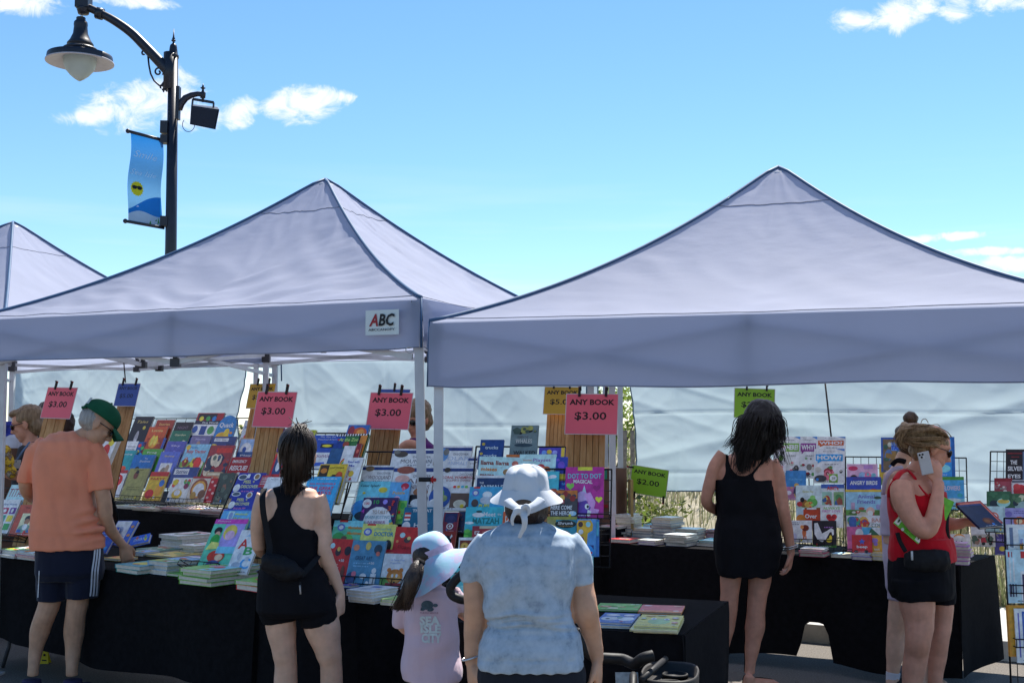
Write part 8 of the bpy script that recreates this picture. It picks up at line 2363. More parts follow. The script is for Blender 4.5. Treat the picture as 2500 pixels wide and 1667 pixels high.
# ======================= long haired woman in the black dress
def dress_woman():
 F = Fig(7.25)
 root = person('woman with long wavy black hair in a short black dress', (F.p('H', 1600, 1500).x, 7.25, 0))
 F.head(F.p('Q', 560, 250), Vector((.35, .9, -.2)), 1.0)
 F.limb('Q', [(520, 330, 60), (500, 420, 58), (480, 490, 80)])
 F.limb('Q', [(280, 500, 62, 0), (215, 590, 60, 0), (170, 720, 52, .0), (140, 840, 44, .01), (160, 890, 42, .06), (220, 925, 38, .16), (290, 940, 30, .24)])
 F.hand(F.p('Q', 290, 940, .24), Vector((.8, .6, .1)), Vector((0, 0, 1)), 1, .95, .5)
 F.limb('Q', [(625, 560, 66, 0), (670, 640, 64, 0), (700, 780, 58, 0), (728, 930, 50, -.01), (755, 1060, 46, .02), (778, 1180, 36, .03), (787, 1270, 30, .03)])
 F.hand(F.p('Q', 787, 1262, .03), Vector((-.12, .1, -1)), Vector((-1, .25, 0)), -1, .95, .45)
 F.torso('Q', [(360, 560, 470, .06, 0, .1), (255, 640, 540, .085, 0, .1), (225, 650, 640, .10, 0, .1), (225, 650, 760, .11, 0, .1), (240, 670, 930, .11, 0, .1), (220, 700, 1080, .125, 0, .1), (220, 700, 1250, .12, 0, .1), (250, 660, 1380, .10, 0, .1)])
 F.limb('H', [(1420, 420, 115), (1410, 610, 96), (1400, 780, 82), (1390, 900, 82, .01), (1375, 1040, 76, .03), (1345, 1250, 50, .03), (1320, 1390, 40, .02), (1310, 1440, 42, .02)])
 F.limb('H', [(1680, 420, 118), (1672, 620, 104), (1648, 800, 86), (1636, 930, 82, .0), (1628, 1060, 90, .01), (1605, 1230, 68, .01), (1585, 1400, 46, 0), (1580, 1480, 46, 0)])
 F.foot(Vector((F.p('H', 1300, 1440).x, 7.27, .06)), Vector((-.75, .9, 0)), .95)
 F.foot(Vector((F.p('H', 1590, 1500).x, 7.22, .06)), Vector((.95, .35, 0)), .95)
 b = F.skin_body('body', SK_RED, root)
 back = [px('Q', x, y) for x, y in ((275, 460), (305, 455), (310, 520), (330, 600), (375, 650), (430, 662), (480, 640), (530, 580), (590, 490), (640, 500), (585, 560), (530, 620), (500, 660), (520, 700), (590, 735), (640, 735), (660, 900), (680, 1000), (200, 1000), (205, 690), (262, 690), (285, 640), (285, 560))]
 def ins(c, n):
  x, y = proj(c)
  if n.y > .3: return y > px('Q', 0, 600)[1] and px('Q', 225, 0)[0] < x < px('Q', 650, 0)[0]
  return inpoly(x, y, back) and x < px('Q', 668, 0)[0]
 shell(b, root, 'dress_top', blackwear, ins, .005, lambda c, n: .002 * noise.noise(c * 20))
 m_ = MB()
 F.torso('Q', [(205, 645, 690, .118, 0, .1), (212, 660, 830, .125, 0, .1), (228, 682, 950, .125, 0, .1), (208, 706, 1080, .142, 0, .1), (200, 720, 1200, .15, 0, .1), (215, 690, 1330, .15, 0, .1), (230, 655, 1405, .148, 0, .1), (240, 648, 1428, .145, 0, .1)], m_)
 remesh(m_, 'dress', blackwear, root, .006, 3, cloth_disp(.006, (14, 14, 5), 4, lambda co: .008 * math.sin(co.x * 70) * max(0, (.95 - co.z)) * 2))
 # hair
 L_ = F.hl
 c, f, sd_, u, B_, s = F.hb
 G = lambda x, y, dy=0: F.p('Q', x, y, dy)
 m_ = MB()
 m_.ell(G(572, 240, -.02), (.112, .115, .135), 22)
 m_.ell(G(550, 340, -.05), (.115, .085, .12), 20)
 m_.ell(G(480, 430, -.07), (.105, .06, .10), 18)
 F.limb('Q', [(500, 330, 120, -.06), (440, 450, 90, -.09), (410, 560, 45, -.10), (400, 630, 14, -.11)], mb=m_, flat=.6)
 F.limb('Q', [(640, 250, 70, -.03), (655, 350, 60, -.06), (630, 450, 45, -.08), (600, 520, 15, -.1)], mb=m_, flat=.7)
 hr = remesh(m_, 'hair', HAIR_BK, root, .006, 2, lambda co, n: .010 * noise.noise(Vector((co.x * 16, co.y * 16, co.z * 9))) + .004 * noise.noise(Vector((co.x * 60, co.y * 60, co.z * 16))))
 m_ = MB()
 guides = []
 for i, (x0, x1, x2, x3, yb) in enumerate(((500, 430, 385, 350, 500), (520, 440, 400, 370, 590), (540, 460, 420, 395, 650), (560, 490, 450, 430, 640), (575, 530, 490, 465, 620), (590, 570, 530, 500, 570), (610, 640, 620, 590, 560), (640, 690, 680, 665, 480), (650, 715, 700, 700, 440), (600, 660, 690, 720, 570), (480, 400, 360, 335, 450), (450, 390, 372, 352, 420))):
  guides.append([G(x0, 130 + abs(x0 - 560) * .6, -.05), G((x0 + x1) / 2 + (20 if x0 > 560 else -14), 240, -.12), G(x1, 340, -.125), G(x2, 330 + (yb - 330) * .6, -.125), G(x3, yb, -.12)])
 hair_strands(m_, guides, 420, (.010, .020), .0036, .0008, 11, .016, 12)
 m_.build('loose_locks', HAIR_BK, hr)
 m_ = MB()
 wr = F.p('Q', 785, 1215, .03)
 for k in (0, .012):
  m_.tube([wr + Vector((math.cos(a) * .042, math.sin(a) * .036, k + .010 * math.cos(a))) for a in [i * .4 for i in range(17)]], .0042, 6)
 m_.build('bracelet', pm('silver bangle', (.5, .5, .5), .25, .1, 30, metallic=.85), root)
 for (x, y, dd, Y0) in ((1300, 1440, Vector((-.75, .9, 0)), 7.27), (1590, 1500, Vector((.95, .35, 0)), 7.22)):
  d = dd.normalized()
  a = Vector((F.p('H', x, y).x, Y0, 0))
  m_ = MB()
  m_.tube([a - d * .05 + Vector((0, 0, .008)), a + d * .05 + Vector((0, 0, .008)), a + d * .2 + Vector((0, 0, .008))], [.036, .040, .034], 14, flat=.22)
  sd2 = Vector((-d.y, d.x, 0))
  m_.tube(smooth([a + d * .06 + sd2 * .038 + Vector((0, 0, .02)), a + d * .10 + sd2 * .02 + Vector((0, 0, .05)), a + d * .155 + Vector((0, 0, .03))]), .005, 6)
  m_.tube(smooth([a + d * .06 - sd2 * .038 + Vector((0, 0, .02)), a + d * .10 - sd2 * .02 + Vector((0, 0, .05)), a + d * .155 + Vector((0, 0, .03))]), .005, 6)
  m_.build('flip_flop', pm('dark rubber', (.012, .01, .01), .6, .1), root)
dress_woman()
# ======================= woman in the red tank top with a telephone
def red_woman():
 F = Fig(6.75)
 root = person('fair haired woman in red top and black shorts holding a phone to her ear', (F.p('J', 1450, 1500).x, 6.75, 0))
 fd = Vector((.93, -.05, -.36))
 F.head(F.p('S', 640, 480, .0), fd, 1.02)
 F.limb('S', [(540, 600, 110, .02), (500, 700, 105, .02), (450, 790, 130, .02)])
 # near arm, bent, phone at the ear
 F.limb('S', [(290, 900, 128, -.13), (300, 1040, 132, -.16), (370, 1230, 120, -.19), (480, 1400, 104, -.21), (570, 1450, 96, -.21), (640, 1390, 92, -.21)])
 F.limb('S', [(600, 1440, 92, -.21), (650, 1330, 95, -.21), (690, 1150, 82, -.19), (715, 980, 66, -.17), (715, 880, 64, -.15)])
 # fingers round the phone
 w0 = F.p('S', 712, 880, -.15)
 F.hand(w0, Vector((-.10, .06, 1)), Vector((-.35, .9, .1)), 1, 1.0, .36)
 # far arm reaching out with the book
 F.limb('S', [(640, 950, 95, .16), (720, 1180, 85, .2), (800, 1350, 75, .18)])
 F.limb('J', [(1560, 120, 66, .16), (1680, 140, 62, .1), (1770, 140, 50, .06), (1820, 120, 42, .04)])
 F.hand(F.p('J', 1815, 122, .04), Vector((1, -.05, -.05)), Vector((.1, .55, .8)), -1, 1.05, .22)
 F.torso('S', [(300, 620, 790, .09, .02, .9), (190, 680, 870, .13, 0, .9), (170, 740, 1000, .15, 0, .9), (190, 760, 1200, .15, 0, .9), (230, 780, 1400, .15, 0, .9), (230, 790, 1560, .15, 0, .9)])
 F.torso('J', [(1210, 1640, 250, .125, 0, .7), (1210, 1650, 420, .13, 0, .6), (1205, 1660, 620, .14, 0, .5), (1215, 1650, 740, .12, 0, .5)])
 F.limb('J', [(1375, 620, 160, -.06), (1390, 850, 156, -.06), (1410, 1040, 128, -.07), (1400, 1180, 112, -.08), (1385, 1300, 106, -.05), (1365, 1430, 104, -.04), (1350, 1560, 90, -.04), (1350, 1720, 62, -.03), (1350, 1840, 52, -.03)])
 F.limb('J', [(1600, 620, 104, .08), (1622, 850, 96, .08), (1618, 1040, 84, .07), (1602, 1180, 76, .06), (1575, 1330, 82, .08), (1555, 1500, 68, .08), (1550, 1700, 52, .08), (1550, 1800, 46, .08)])
 F.foot(Vector((F.p('J', 1350, 1800).x, 6.71, .06)), Vector((.9, .2, 0)))
 F.foot(Vector((F.p('J', 1550, 1800).x, 6.83, .06)), Vector((.9, .2, 0)))
 b = F.skin_body('body', SK_RED, root)
 front = [px('S', x, y) for x, y in ((215, 830), (290, 760), (400, 740), (520, 860), (620, 930), (760, 900), (880, 1000), (880, 1700), (200, 1700), (150, 1300), (135, 1050), (150, 960), (165, 1150), (215, 1225), (300, 1240), (420, 1300), (520, 1560), (560, 1240), (520, 1000), (380, 790), (290, 800))]
 # red top: its own garment, cut away at the arm
 m_ = MB()
 F.torso('S', [(290, 560, 800, .085, .03, .9), (205, 690, 900, .135, .02, .9), (158, 760, 1010, .160, .01, .9), (165, 785, 1180, .165, 0, .9), (200, 800, 1380, .165, 0, .85), (205, 810, 1560, .165, 0, .8)], m_)
 F.torso('J', [(1170, 1690, 260, .165, 0, .75), (1150, 1715, 380, .17, 0, .7), (1155, 1722, 470, .17, 0, .65)], m_)
 top_o = remesh(m_, 'top_block', tee('red jersey', (.50, .006, .016), noise=.06), None, .006, 3, cloth_disp(.006, (12, 12, 9), 7))
 tb_ = top_o.data
 wv = [v.co.copy() for v in tb_.vertices]
 arm_c = F.p('S', 250, 1010, -.14)
 def keep(c):
  x, y = proj(c)
  sx, sy = (x - 2140) * 4.75, (y - 990) * 4.75
  if sy < 1240 and c.y < F.Y and math.hypot((sx - 262) / 115, (sy - 1010) / 235) < 1: return False      # arm hole
  if sy < 900 and not (abs(sx - 300 - (sy - 760) * -.35) < 55 or abs(sx - 430 - (sy - 760) * .9) < 75): return False
  if sx > 400 and sy < 930 + (sx - 560) * .25 and sx > 470 + (sy - 800) * .95: return False
  return True
 ok = [keep(c) for c in wv]
 kf = [list(p.vertices) for p in tb_.polygons if all(ok[i] for i in p.vertices)]
 cnt = {}
 for fc_ in kf:
  for a, b2 in zip(fc_, fc_[1:] + fc_[:1]):
   cnt[(min(a, b2), max(a, b2))] = cnt.get((min(a, b2), max(a, b2)), 0) + 1
 nb = {}
 for (a, b2), k in cnt.items():
  if k == 1:
   nb.setdefault(a, []).append(b2)
   nb.setdefault(b2, []).append(a)
 for _ in range(14):
  nw = {a: wv[a] * .5 + (wv[l[0]] + wv[l[1]]) * .25 for a, l in nb.items() if len(l) == 2}
  for a, v in nw.items(): wv[a] = v
 mk = MB()
 us = sorted({i for f_ in kf for i in f_})
 ix = {i: k for k, i in enumerate(us)}
 mk.add([wv[i] for i in us], [[ix[i] for i in f_] for f_ in kf], 0, True)
 bpy.data.objects.remove(top_o)
 mk.build('top', MATS['red jersey'], root)
 m_ = MB()
 m_.tube(smooth([F.p('S', 215, 860, -.16), F.p('S', 280, 775, -.10), F.p('S', 360, 752, -.04), F.p('S', 440, 830, -.09), F.p('S', 520, 960, -.13), F.p('S', 600, 1050, -.14)]), [.016] * 26, 8, flat=.5)
 m_.tube(smooth([F.p('S', 150, 1060, -.10), F.p('S', 165, 950, -.13), F.p('S', 225, 850, -.16)]), [.014] * 11, 8, flat=.5)
 m_.build('top_binding', MATS['red jersey'], root)
 m_ = MB()
 F.torso('J', [(1160, 1700, 420, .17, 0, .6), (1145, 1712, 560, .175, 0, .55), (1148, 1712, 720, .175, 0, .5), (1180, 1700, 800, .15, 0, .5)], m_)
 F.limb('J', [(1370, 620, 205, -.06), (1385, 740, 192, -.06), (1395, 815, 178, -.06)], mb=m_)
 F.limb('J', [(1600, 620, 128, .08), (1618, 760, 112, .08), (1625, 862, 104, .08)], mb=m_)
 remesh(m_, 'shorts', blackwear, root, .006, 3, cloth_disp(.006, (10, 10, 8), 3))
 # hair, gathered up and untidy
 G = lambda x, y, dy=0: F.p('S', x, y, dy)
 m_ = MB()
 m_.ell(G(610, 400, .0), (.110, .088, .088), 20, 0, Matrix.Rotation(.35, 3, 'Y'))
 m_.ell(G(440, 340, -.02), (.072, .075, .062), 16)
 m_.ell(G(340, 330, .0), (.045, .06, .065), 16)
 m_.ell(G(500, 520, -.0), (.055, .085, .062), 14)
 m_.ell(G(700, 325, .0), (.05, .072, .030), 14, 0, Matrix.Rotation(.6, 3, 'Y'))
 hr = remesh(m_, 'hair', HAIR_BL, root, .006, 2, lambda co, n: .009 * noise.noise(co * 26) + .003 * noise.noise(Vector((co.x * 30, co.y * 80, co.z * 80))))
 m_ = MB()
 guides = [[G(800, 370, -.06), G(740, 310, -.09), G(640, 270, -.10), G(500, 290, -.10), G(380, 330, -.08)], [G(770, 400, -.07), G(700, 370, -.10), G(600, 370, -.11), G(470, 380, -.11), G(360, 380, -.09)],
   [G(690, 480, -.09), G(640, 450, -.11), G(560, 450, -.11), G(440, 430, -.1), G(350, 400, -.08)], [G(340, 300, -.07), G(280, 360, -.08), G(270, 440, -.08), G(330, 480, -.07)], [G(420, 260, -.06), G(330, 280, -.08), G(270, 340, -.08), G(260, 430, -.06)],
   [G(560, 240, -.03), G(470, 230, -.05), G(380, 260, -.06), G(300, 310, -.05)]]
 hair_strands(m_, guides, 260, (.010, .014), .003, .001, 21, .008)
 m_.tube(smooth([G(510, 220, 0), G(530, 165, 0), G(570, 155, 0), G(600, 200, 0)]), .0022, 5)
 m_.tube(smooth([G(640, 225, 0), G(700, 215, 0), G(740, 240, 0)]), .0018, 5)
 m_.build('loose_locks', HAIR_BL, hr)
 glasses(F, root)
 # telephone
 ph = empty('mobile_phone', G(560, 660, -.17), 'pale mobile phone held to the ear by the woman in red', 'phone')
 m_ = MB()
 pr = basis(Vector((.78, .25, .57)).normalized(), Vector((.2, -.96, .15)).normalized(), Vector((.78, .25, .57)).normalized().cross(Vector((.2, -.96, .15)).normalized()))
 ux_ = Vector((.52, 0, .86)) ; 
 c0 = G(565, 665, -.175)
 long_ = (G(545, 555, -.16) - G(600, 790, -.16)).normalized()
 nn = Vector((0, -1, .05)); nn = (nn - long_ * nn.dot(long_)).normalized()
 wd_ = long_.cross(nn)
 rr = basis(wd_, long_, nn)
 m_.box(c0, (.064, .122, .009), rr)
 pb = m_.build('body', pm('white phone case', (.42, .42, .44), .4, .03, spec=.4), ph)
 md = pb.modifiers.new('b', 'BEVEL'); md.width, md.segments = .004, 3
 m_ = MB()
 m_.box(c0 + rr @ Vector((-.014, .042, .0055)), (.032, .034, .003), rr)
 m_.build('camera_plate', pm('phone plate', (.5, .5, .52), .3, .02), ph)
 for dx, dy in ((-.022, .049), (-.006, .049), (-.014, .035)):
  m_ = MB()
  m_.lathe(c0 + rr @ Vector((dx, dy, .0072)), [(.0062, 0), (.0062, .0012)], 14, axis=rr)
  m_.build('lens', DARKLENS, ph)
 # books: green folder under the arm, blue book in the hand
 a1, a2 = G(240, 1370, -.14), G(820, 1160, -.02)
 gdir = Vector((.72, 0.16, -.66))
 def slab(cn, X, Yv, w_, h_, th, col, ops, label):
  X = X.normalized()
  Yv = (Yv - X * Yv.dot(X)).normalized()
  n = X.cross(Yv)
  if n.y > 0:
   Yv = -Yv
   n = -n
  return book(cn - n * th / 2, basis(X, Yv, n), w_, h_, th, col, ops, label, group='books carried by shoppers')
 slab(G(375, 1435, -.155), G(500, 1550) - G(240, 1330), G(300, 1280) - G(230, 1345), .17, .055, .008, '5aa82e', [Rc(.0, .1, .16, .9, 'c8d0c0'), Rc(.82, .1, 1, .9, 'c8d0c0'), E(.08, .5, .03, .2, '2a4a2a'), E(.9, .5, .03, .2, '2a4a2a'), A(5, 4, ['6ab83e', '4a9a28'], (.2, .2, .8, .9))], 'lime green book clamped under the bare arm of the woman in red')
 slab(G(700, 1150, -.09), G(840, 1190) - G(560, 1060), G(640, 990) - G(545, 1070), .155, .11, .008, '5aa82e', [E(.2, .35, .08, .12, 'c8d8b8'), E(.78, .2, .05, .1, 'd8e0d0')], 'second lime green book, held between her chest and forearm')
 X = px('K', 0, 0)
 def KK(x, y, dy): return F.p('K', x, y, dy)
 tl, tr, br, bl = KK(425, 275, .02), KK(580, 262, .10), KK(708, 385, .0), KK(560, 405, -.08)
 book_n = (tr - tl).cross(bl - tl).normalized()
 slab((tl + br) / 2 + Vector((0, -.03, .0)), tr - tl, tl - bl, .185, .185, .012, '16253f', [E(.6, .25, .22, .14, '5a3020'), E(.55, .25, .12, .07, '7a4a20'), Rc(.0, .92, 1, 1, '1f3560')], 'navy picture book held out open handed by the woman in red')
 slab((tl + br) / 2 + Vector((0.01, .0, .012)), tr - tl, tl - bl, .19, .19, .014, '8a2a30', [Rc(.05, .05, .95, .95, 'b8604a')], 'red book gripped behind the navy one')
 # waist bag
 wb = empty('waist_bag', F.p('J', 1480, 460, -.2), 'black waist bag worn by the woman in red', 'bag')
 m_ = MB()
 rings = []
 for x, h_, d_ in ((1270, 60, .03), (1310, 85, .055), (1400, 96, .07), (1520, 98, .075), (1620, 92, .065), (1670, 76, .04)):
  cc = F.p('J', x, 462, -.15)
  hh = F.m('J', h_)
  rings.append([cc + Vector((0, -d_ * (.5 + .5 * math.cos(t)) , math.sin(t) * hh)) for t in [2 * math.pi * k / 16 for k in range(16)]])
 m_.loft(rings, 0, True, True)
 remesh(m_, 'pouch', nylon, wb, .005, 2, cloth_disp(.004, (25, 25, 25), 1))
 m_ = MB()
 m_.tube([F.p('J', 1345, 385, -.235), F.p('J', 1348, 465, -.245)], .006, 6, flat=.5)
 m_.build('zip_pull', pm('white tape', (.5, .5, .5), .6, .1), wb)
 m_ = MB()
 m_.tube(smooth([F.p('J', 1290, 390, -.18), F.p('J', 1240, 300, -.17), F.p('J', 1215, 220, -.15)]), [.012] * 11, 8, flat=.3)
 m_.tube(smooth([F.p('S', 830, 1100, .02), F.p('S', 800, 1240, -.06), F.p('S', 790, 1400, -.08), F.p('J', 1655, 300, -.06), F.p('J', 1660, 400, -.1)]), [.022] * 21, 8, flat=.4)
 m_.build('strap', nylon, wb)
red_woman()
# ======================= woman behind her, in white and lilac
def pale_woman():
 F = Fig(7.12)
 root = person('woman with a high brown bun half hidden behind the woman in red', (F.p('J', 1200, 1500).x, 7.12, 0))
 F.head(F.p('S', 430, 420), Vector((.8, .5, -.2)), 1.0)
 F.limb('S', [(330, 560, 85), (290, 660, 85), (280, 740, 120)])
 F.torso('S', [(180, 400, 720, .07, 0, .8), (100, 450, 800, .10, 0, .8), (80, 480, 1000, .11, 0, .8), (80, 500, 1300, .11, 0, .8), (100, 520, 1600, .11, 0, .8)])
 F.torso('J', [(1130, 1500, 300, .11, 0, .7), (1110, 1520, 450, .12, 0, .6), (1130, 1500, 700, .12, 0, .5)])
 F.limb('S', [(330, 900, 80, .12), (420, 1150, 72, .14), (520, 1330, 60, .1)])
 F.limb('J', [(1260, 700, 110), (1230, 950, 100), (1200, 1120, 78), (1195, 1280, 80), (1180, 1420, 62), (1172, 1500, 52), (1170, 1580, 50)])
 F.limb('J', [(1400, 700, 110, .08), (1440, 950, 100, .1), (1460, 1120, 78, .12), (1470, 1300, 78, .12), (1480, 1480, 50, .12), (1480, 1560, 48, .12)])
 F.foot(Vector((F.p('J', 1190, 1560).x, 7.12, .07)), Vector((.8, .3, 0)))
 F.foot(Vector((F.p('J', 1480, 1560).x, 7.24, .07)), Vector((.8, .3, 0)))
 b = F.skin_body('body', SK_FAIR, root)
 m_ = MB()
 F.torso('S', [(95, 480, 1020, .12, 0, .8), (70, 510, 1200, .125, 0, .8), (75, 520, 1500, .125, 0, .8)], m_)
 F.torso('J', [(1105, 1520, 250, .125, 0, .7), (1090, 1540, 420, .135, 0, .6), (1110, 1530, 560, .13, 0, .5)], m_)
 remesh(m_, 'top', tee('lilac white jersey', (.52, .45, .56)), root, .007, 3, cloth_disp(.005, (10, 10, 8), 5))
 m_ = MB()
 m_.tube(smooth([F.p('S', 75, 1030, -.1), F.p('S', 105, 860, -.12), F.p('S', 180, 745, -.11), F.p('S', 300, 715, -.06)]), .012, 8, flat=.5)
 m_.build('shoulder_strap', MATS['lilac white jersey'], root)
 m_ = MB()
 m_.tube(smooth([F.p('S', 180, 690, -.10), F.p('S', 240, 635, -.115), F.p('S', 330, 650, -.10)]), .016, 8, flat=.6)
 m_.build('neck_strap', blackwear, root)
 m_ = MB()
 m_.ell(F.p('S', 420, 400, -.0), (.092, .105, .105), 18)
 m_.ell(F.p('S', 395, 148), (.043, .045, .042), 16)
 m_.ell(F.p('S', 410, 215), (.02, .02, .035), 10)
 m_.ell(F.p('S', 310, 330, -.02), (.05, .06, .06), 14)
 remesh(m_, 'hair', hair_mat('brown bun hair', (.035, .02, .012), (.10, .06, .035)), root, .005, 2, lambda co, n: .005 * noise.noise(co * 45))
 m_ = MB()
 F.torso('J', [(1110, 1520, 480, .135, 0, .6), (1120, 1520, 700, .135, 0, .5), (1150, 1500, 780, .12, 0, .5)], m_)
 F.limb('J', [(1260, 650, 128), (1245, 830, 118)], mb=m_)
 F.limb('J', [(1410, 650, 128, .08), (1430, 830, 118, .08)], mb=m_)
 remesh(m_, 'shorts', tee('lilac shorts cloth', (.42, .36, .46)), root, .007, 3)
 m_ = MB()
 F.limb('J', [(1178, 1470, 62), (1172, 1530, 58), (1170, 1580, 56)], mb=m_)
 m_.build('sock', tee('white sock', (.6, .6, .66)), root)
 m_ = MB()
 a = Vector((F.p('J', 1190, 1560).x, 7.12, 0))
 d = Vector((.8, .3, 0)).normalized()
 m_.tube([a - d * .06 + Vector((0, 0, .04)), a + Vector((0, 0, .055)), a + d * .09 + Vector((0, 0, .05)), a + d * .2 + Vector((0, 0, .03))], [.035, .052, .052, .03], 14, flat=.85)
 m_.build('shoe', pm('black trainer', (.012, .012, .013), .6, .1), root)
pale_woman()
# ======================= seated and half hidden people
def side_person():
 F = Fig(8.9)
 root = person('person with sandy hair, dark glasses and navy shirt looking down at the stall', (F.p('L', 280, 1000).x, 8.9, 0))
 F.head(F.p('L', 255, 520), Vector((-.95, -.15, -.3)), 1.05)
 F.limb('L', [(285, 590, 62), (300, 680, 62), (310, 740, 90)])
 F.torso('L', [(240, 400, 700, .08, 0, -.8), (200, 440, 790, .12, 0, -.8), (170, 430, 950, .14, 0, -.8), (150, 430, 1150, .15, 0, -.8), (150, 430, 1400, .15, 0, -.8)])
 F.limb('L', [(260, 850, 62, -.15), (240, 950, 55, -.18), (225, 1010, 50, -.2), (120, 1020, 44, -.22), (20, 985, 36, -.22)])
 F.hand(F.p('L', 25, 985, -.22), Vector((-1, -.1, .05)), Vector((0, .2, -1)), 1, 1.0, .4)
 F.limb('L', [(250, 1400, 95, 0), (250, 1900, 70, 0), (250, 2500, 45, 0)])
 F.limb('L', [(350, 1400, 95, .1), (350, 1900, 70, .1), (350, 2500, 45, .1)])
 F.skin_body('body', SK_RED, root, .007)
 m_ = MB()
 F.torso('L', [(270, 380, 690, .08, 0, -.8), (195, 450, 770, .125, 0, -.8), (175, 450, 900, .15, 0, -.8), (140, 450, 1100, .16, 0, -.8), (130, 450, 1300, .16, 0, -.8)], m_)
 F.limb('L', [(300, 800, 82, -.12), (262, 880, 78, -.16), (245, 945, 72, -.18)], mb=m_)
 remesh(m_, 'shirt', tee('navy cotton', (.014, .016, .026)), root, .007, 3, cloth_disp(.006, (10, 10, 8), 8))
 L_ = F.hl
 c, f, sd_, u, B_, s = F.hb
 m_ = MB()
 m_.ell(L_(-.028, 0, .035), (.108, .095, .095), 20, 0, B_)
 m_.ell(L_(-.06, 0, -.03), (.066, .086, .085), 16, 0, B_)
 m_.ell(L_(.05, 0, .085), (.05, .07, .03), 14, 0, B_)
 remesh(m_, 'hair', HAIR_SB, root, .006, 2, lambda co, n: .006 * noise.noise(Vector((co.x * 60, co.y * 60, co.z * 20))))
 glasses(F, root)
 m_ = MB()
 m_.tube(smooth([F.p('L', 285, 700, -.14), F.p('L', 215, 790, -.2), F.p('L', 150, 890, -.22)]), .008, 6, flat=.4)
 m_.build('lanyard', pm('blue lanyard', (.10, .16, .26), .7, .1), root)
 m_ = MB()
 m_.box(F.p('L', 148, 912, -.22), (.075, .004, .06))
 m_.build('badge', pm('white badge', (.5, .5, .52), .5, .1), root)
side_person()
def white_person():
 F = Fig(9.25)
 root = person('stooping person whose white shirt shows behind the one in dark glasses', (F.p('L', 130, 900).x, 9.25, 0))
 F.head(F.p('L', 215, 590, .2), Vector((.6, .2, -.7)), 1.0)
 F.limb('L', [(190, 620, 60, .12), (160, 660, 70, .05), (140, 720, 90, 0)])
 F.torso('L', [(80, 200, 640, .10, 0, -.3), (40, 225, 720, .14, 0, -.3), (35, 230, 840, .15, 0, -.3), (40, 230, 1300, .15, 0, -.3)])
 F.limb('L', [(80, 760, 60, -.1), (75, 850, 56, -.14), (85, 950, 48, -.12), (140, 1010, 40, -.05)])
 F.limb('L', [(90, 1300, 90, 0), (90, 2400, 50, 0)])
 F.limb('L', [(190, 1300, 90, .1), (190, 2400, 50, .1)])
 F.skin_body('body', SK_TAN, root, .008)
 m_ = MB()
 F.torso('L', [(110, 190, 605, .09, 0, -.3), (50, 225, 660, .14, 0, -.3), (28, 238, 760, .16, 0, -.3), (28, 238, 900, .165, 0, -.3), (30, 235, 1210, .165, 0, -.3)], m_)
 F.limb('L', [(90, 730, 75, -.06), (72, 800, 72, -.12), (75, 850, 68, -.13)], mb=m_)
 remesh(m_, 'shirt', tee('white cotton shirt', (.50, .52, .60)), root, .008, 3, cloth_disp(.007, (9, 9, 8), 4))
 m_ = MB()
 m_.ell(F.p('L', 225, 570, .22), (.095, .095, .09), 16)
 remesh(m_, 'hair', HAIR_DK, root, .008, 2)
white_person()
def behind_sign():
 F = Fig(9.4)
 root = person('dark haired person standing hidden behind a pink sign and its board', (F.p('L', 520, 900).x, 9.4, 0))
 F.head(F.p('L', 500, 470), Vector((-.2, -.95, -.2)), 1.05)
 F.limb('L', [(510, 560, 70), (515, 640, 70), (520, 700, 100)])
 F.torso('L', [(400, 640, 680, .09, 0, 0), (370, 680, 780, .12, 0, 0), (380, 670, 1100, .12, 0, 0), (380, 670, 1400, .12, 0, 0)])
 F.limb('L', [(460, 1400, 90), (460, 2200, 50)])
 F.limb('L', [(590, 1400, 90), (590, 2200, 50)])
 F.skin_body('body', SK_TAN, root, .009)
 m_ = MB()
 F.torso('L', [(400, 640, 690, .10, 0, 0), (362, 690, 780, .13, 0, 0), (370, 680, 1100, .135, 0, 0), (370, 680, 1400, .135, 0, 0)], m_)
 remesh(m_, 'shirt', tee('dark maroon shirt', (.03, .012, .014)), root, .009, 2)
 m_ = MB()
 m_.ell(F.p('L', 505, 445, .03), (.135, .12, .125), 18)
 m_.ell(F.p('L', 415, 560, .03), (.045, .07, .13), 14)
 m_.ell(F.p('L', 650, 540, .03), (.05, .07, .12), 14)
 m_.ell(F.p('L', 675, 500, .05), (.03, .05, .06), 12)
 remesh(m_, 'hair', hair_mat('dark auburn hair', (.012, .006, .005), (.045, .018, .012)), root, .008, 2, lambda co, n: .008 * noise.noise(co * 30))
behind_sign()
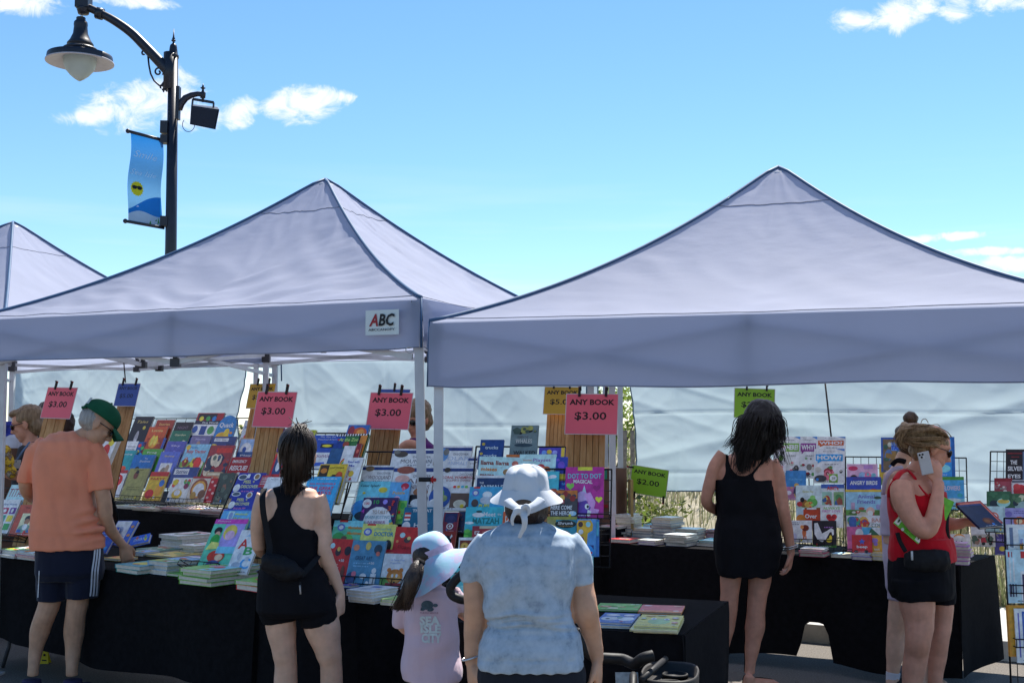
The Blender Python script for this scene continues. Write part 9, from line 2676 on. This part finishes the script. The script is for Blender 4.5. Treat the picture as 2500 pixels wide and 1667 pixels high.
def pole_person():
 F = Fig(8.4)
 root = person('person in a purple shirt with dark glasses behind the tent leg and pink sign', (F.p('C', 1930, 900).x, 8.4, 0))
 F.head(F.p('C', 1915, 430), Vector((-.5, -.8, -.3)), 1.0)
 F.limb('C', [(1925, 540, 62), (1930, 600, 65), (1935, 650, 90)])
 F.torso('C', [(1850, 2010, 610, .08, 0, 0), (1800, 2060, 690, .11, 0, 0), (1810, 2050, 1000, .12, 0, 0), (1810, 2050, 1400, .12, 0, 0)])
 F.limb('C', [(1830, 720, 50, -.1), (1800, 690, 46, -.25), (1850, 655, 42, -.32), (1930, 670, 36, -.3)])
 F.limb('C', [(1870, 1400, 80), (1870, 2200, 45)])
 F.limb('C', [(1990, 1400, 80), (1990, 2200, 45)])
 F.skin_body('body', SK_RED, root, .008)
 m_ = MB()
 F.torso('C', [(1860, 2000, 600, .08, 0, 0), (1790, 2070, 680, .12, 0, 0), (1800, 2060, 1000, .13, 0, 0), (1800, 2060, 1350, .13, 0, 0)], m_)
 remesh(m_, 'shirt', tee('purple cotton', (.09, .012, .13)), root, .008, 2, cloth_disp(.005, (9, 9, 9), 2))
 L_ = F.hl
 c, f, sd_, u, B_, s = F.hb
 m_ = MB()
 m_.ell(L_(-.02, 0, .045), (.11, .098, .09), 18, 0, B_)
 m_.ell(L_(-.05, 0, -.03), (.07, .09, .08), 14, 0, B_)
 remesh(m_, 'hair', HAIR_SB, root, .007, 2, lambda co, n: .007 * noise.noise(co * 40))
 glasses(F, root)
pole_person()
# bag of soft toys held by the person at the far end
bg_ = empty('shopping_bag', at(*px('L', 35, 860), 8.5), 'clear shopping bag of yellow and brown goods in the hand of the navy shirted person', 'bag')
m = MB()
cb = at(*px('L', 25, 870), 8.55)
for i in range(9):
 r_ = random.Random(i)
 m.ell(cb + Vector((r_.uniform(-.06, .05), r_.uniform(-.05, .05), r_.uniform(-.10, .10))), (.04, .04, .045), 10)
remesh(m, 'goods', ramp_mat('mixed goods', [(.3, 'b8862a'), (.45, 'd8b03a'), (.55, '5a3a24'), (.68, 'c8c0b0')], 22), bg_, .006, 1)
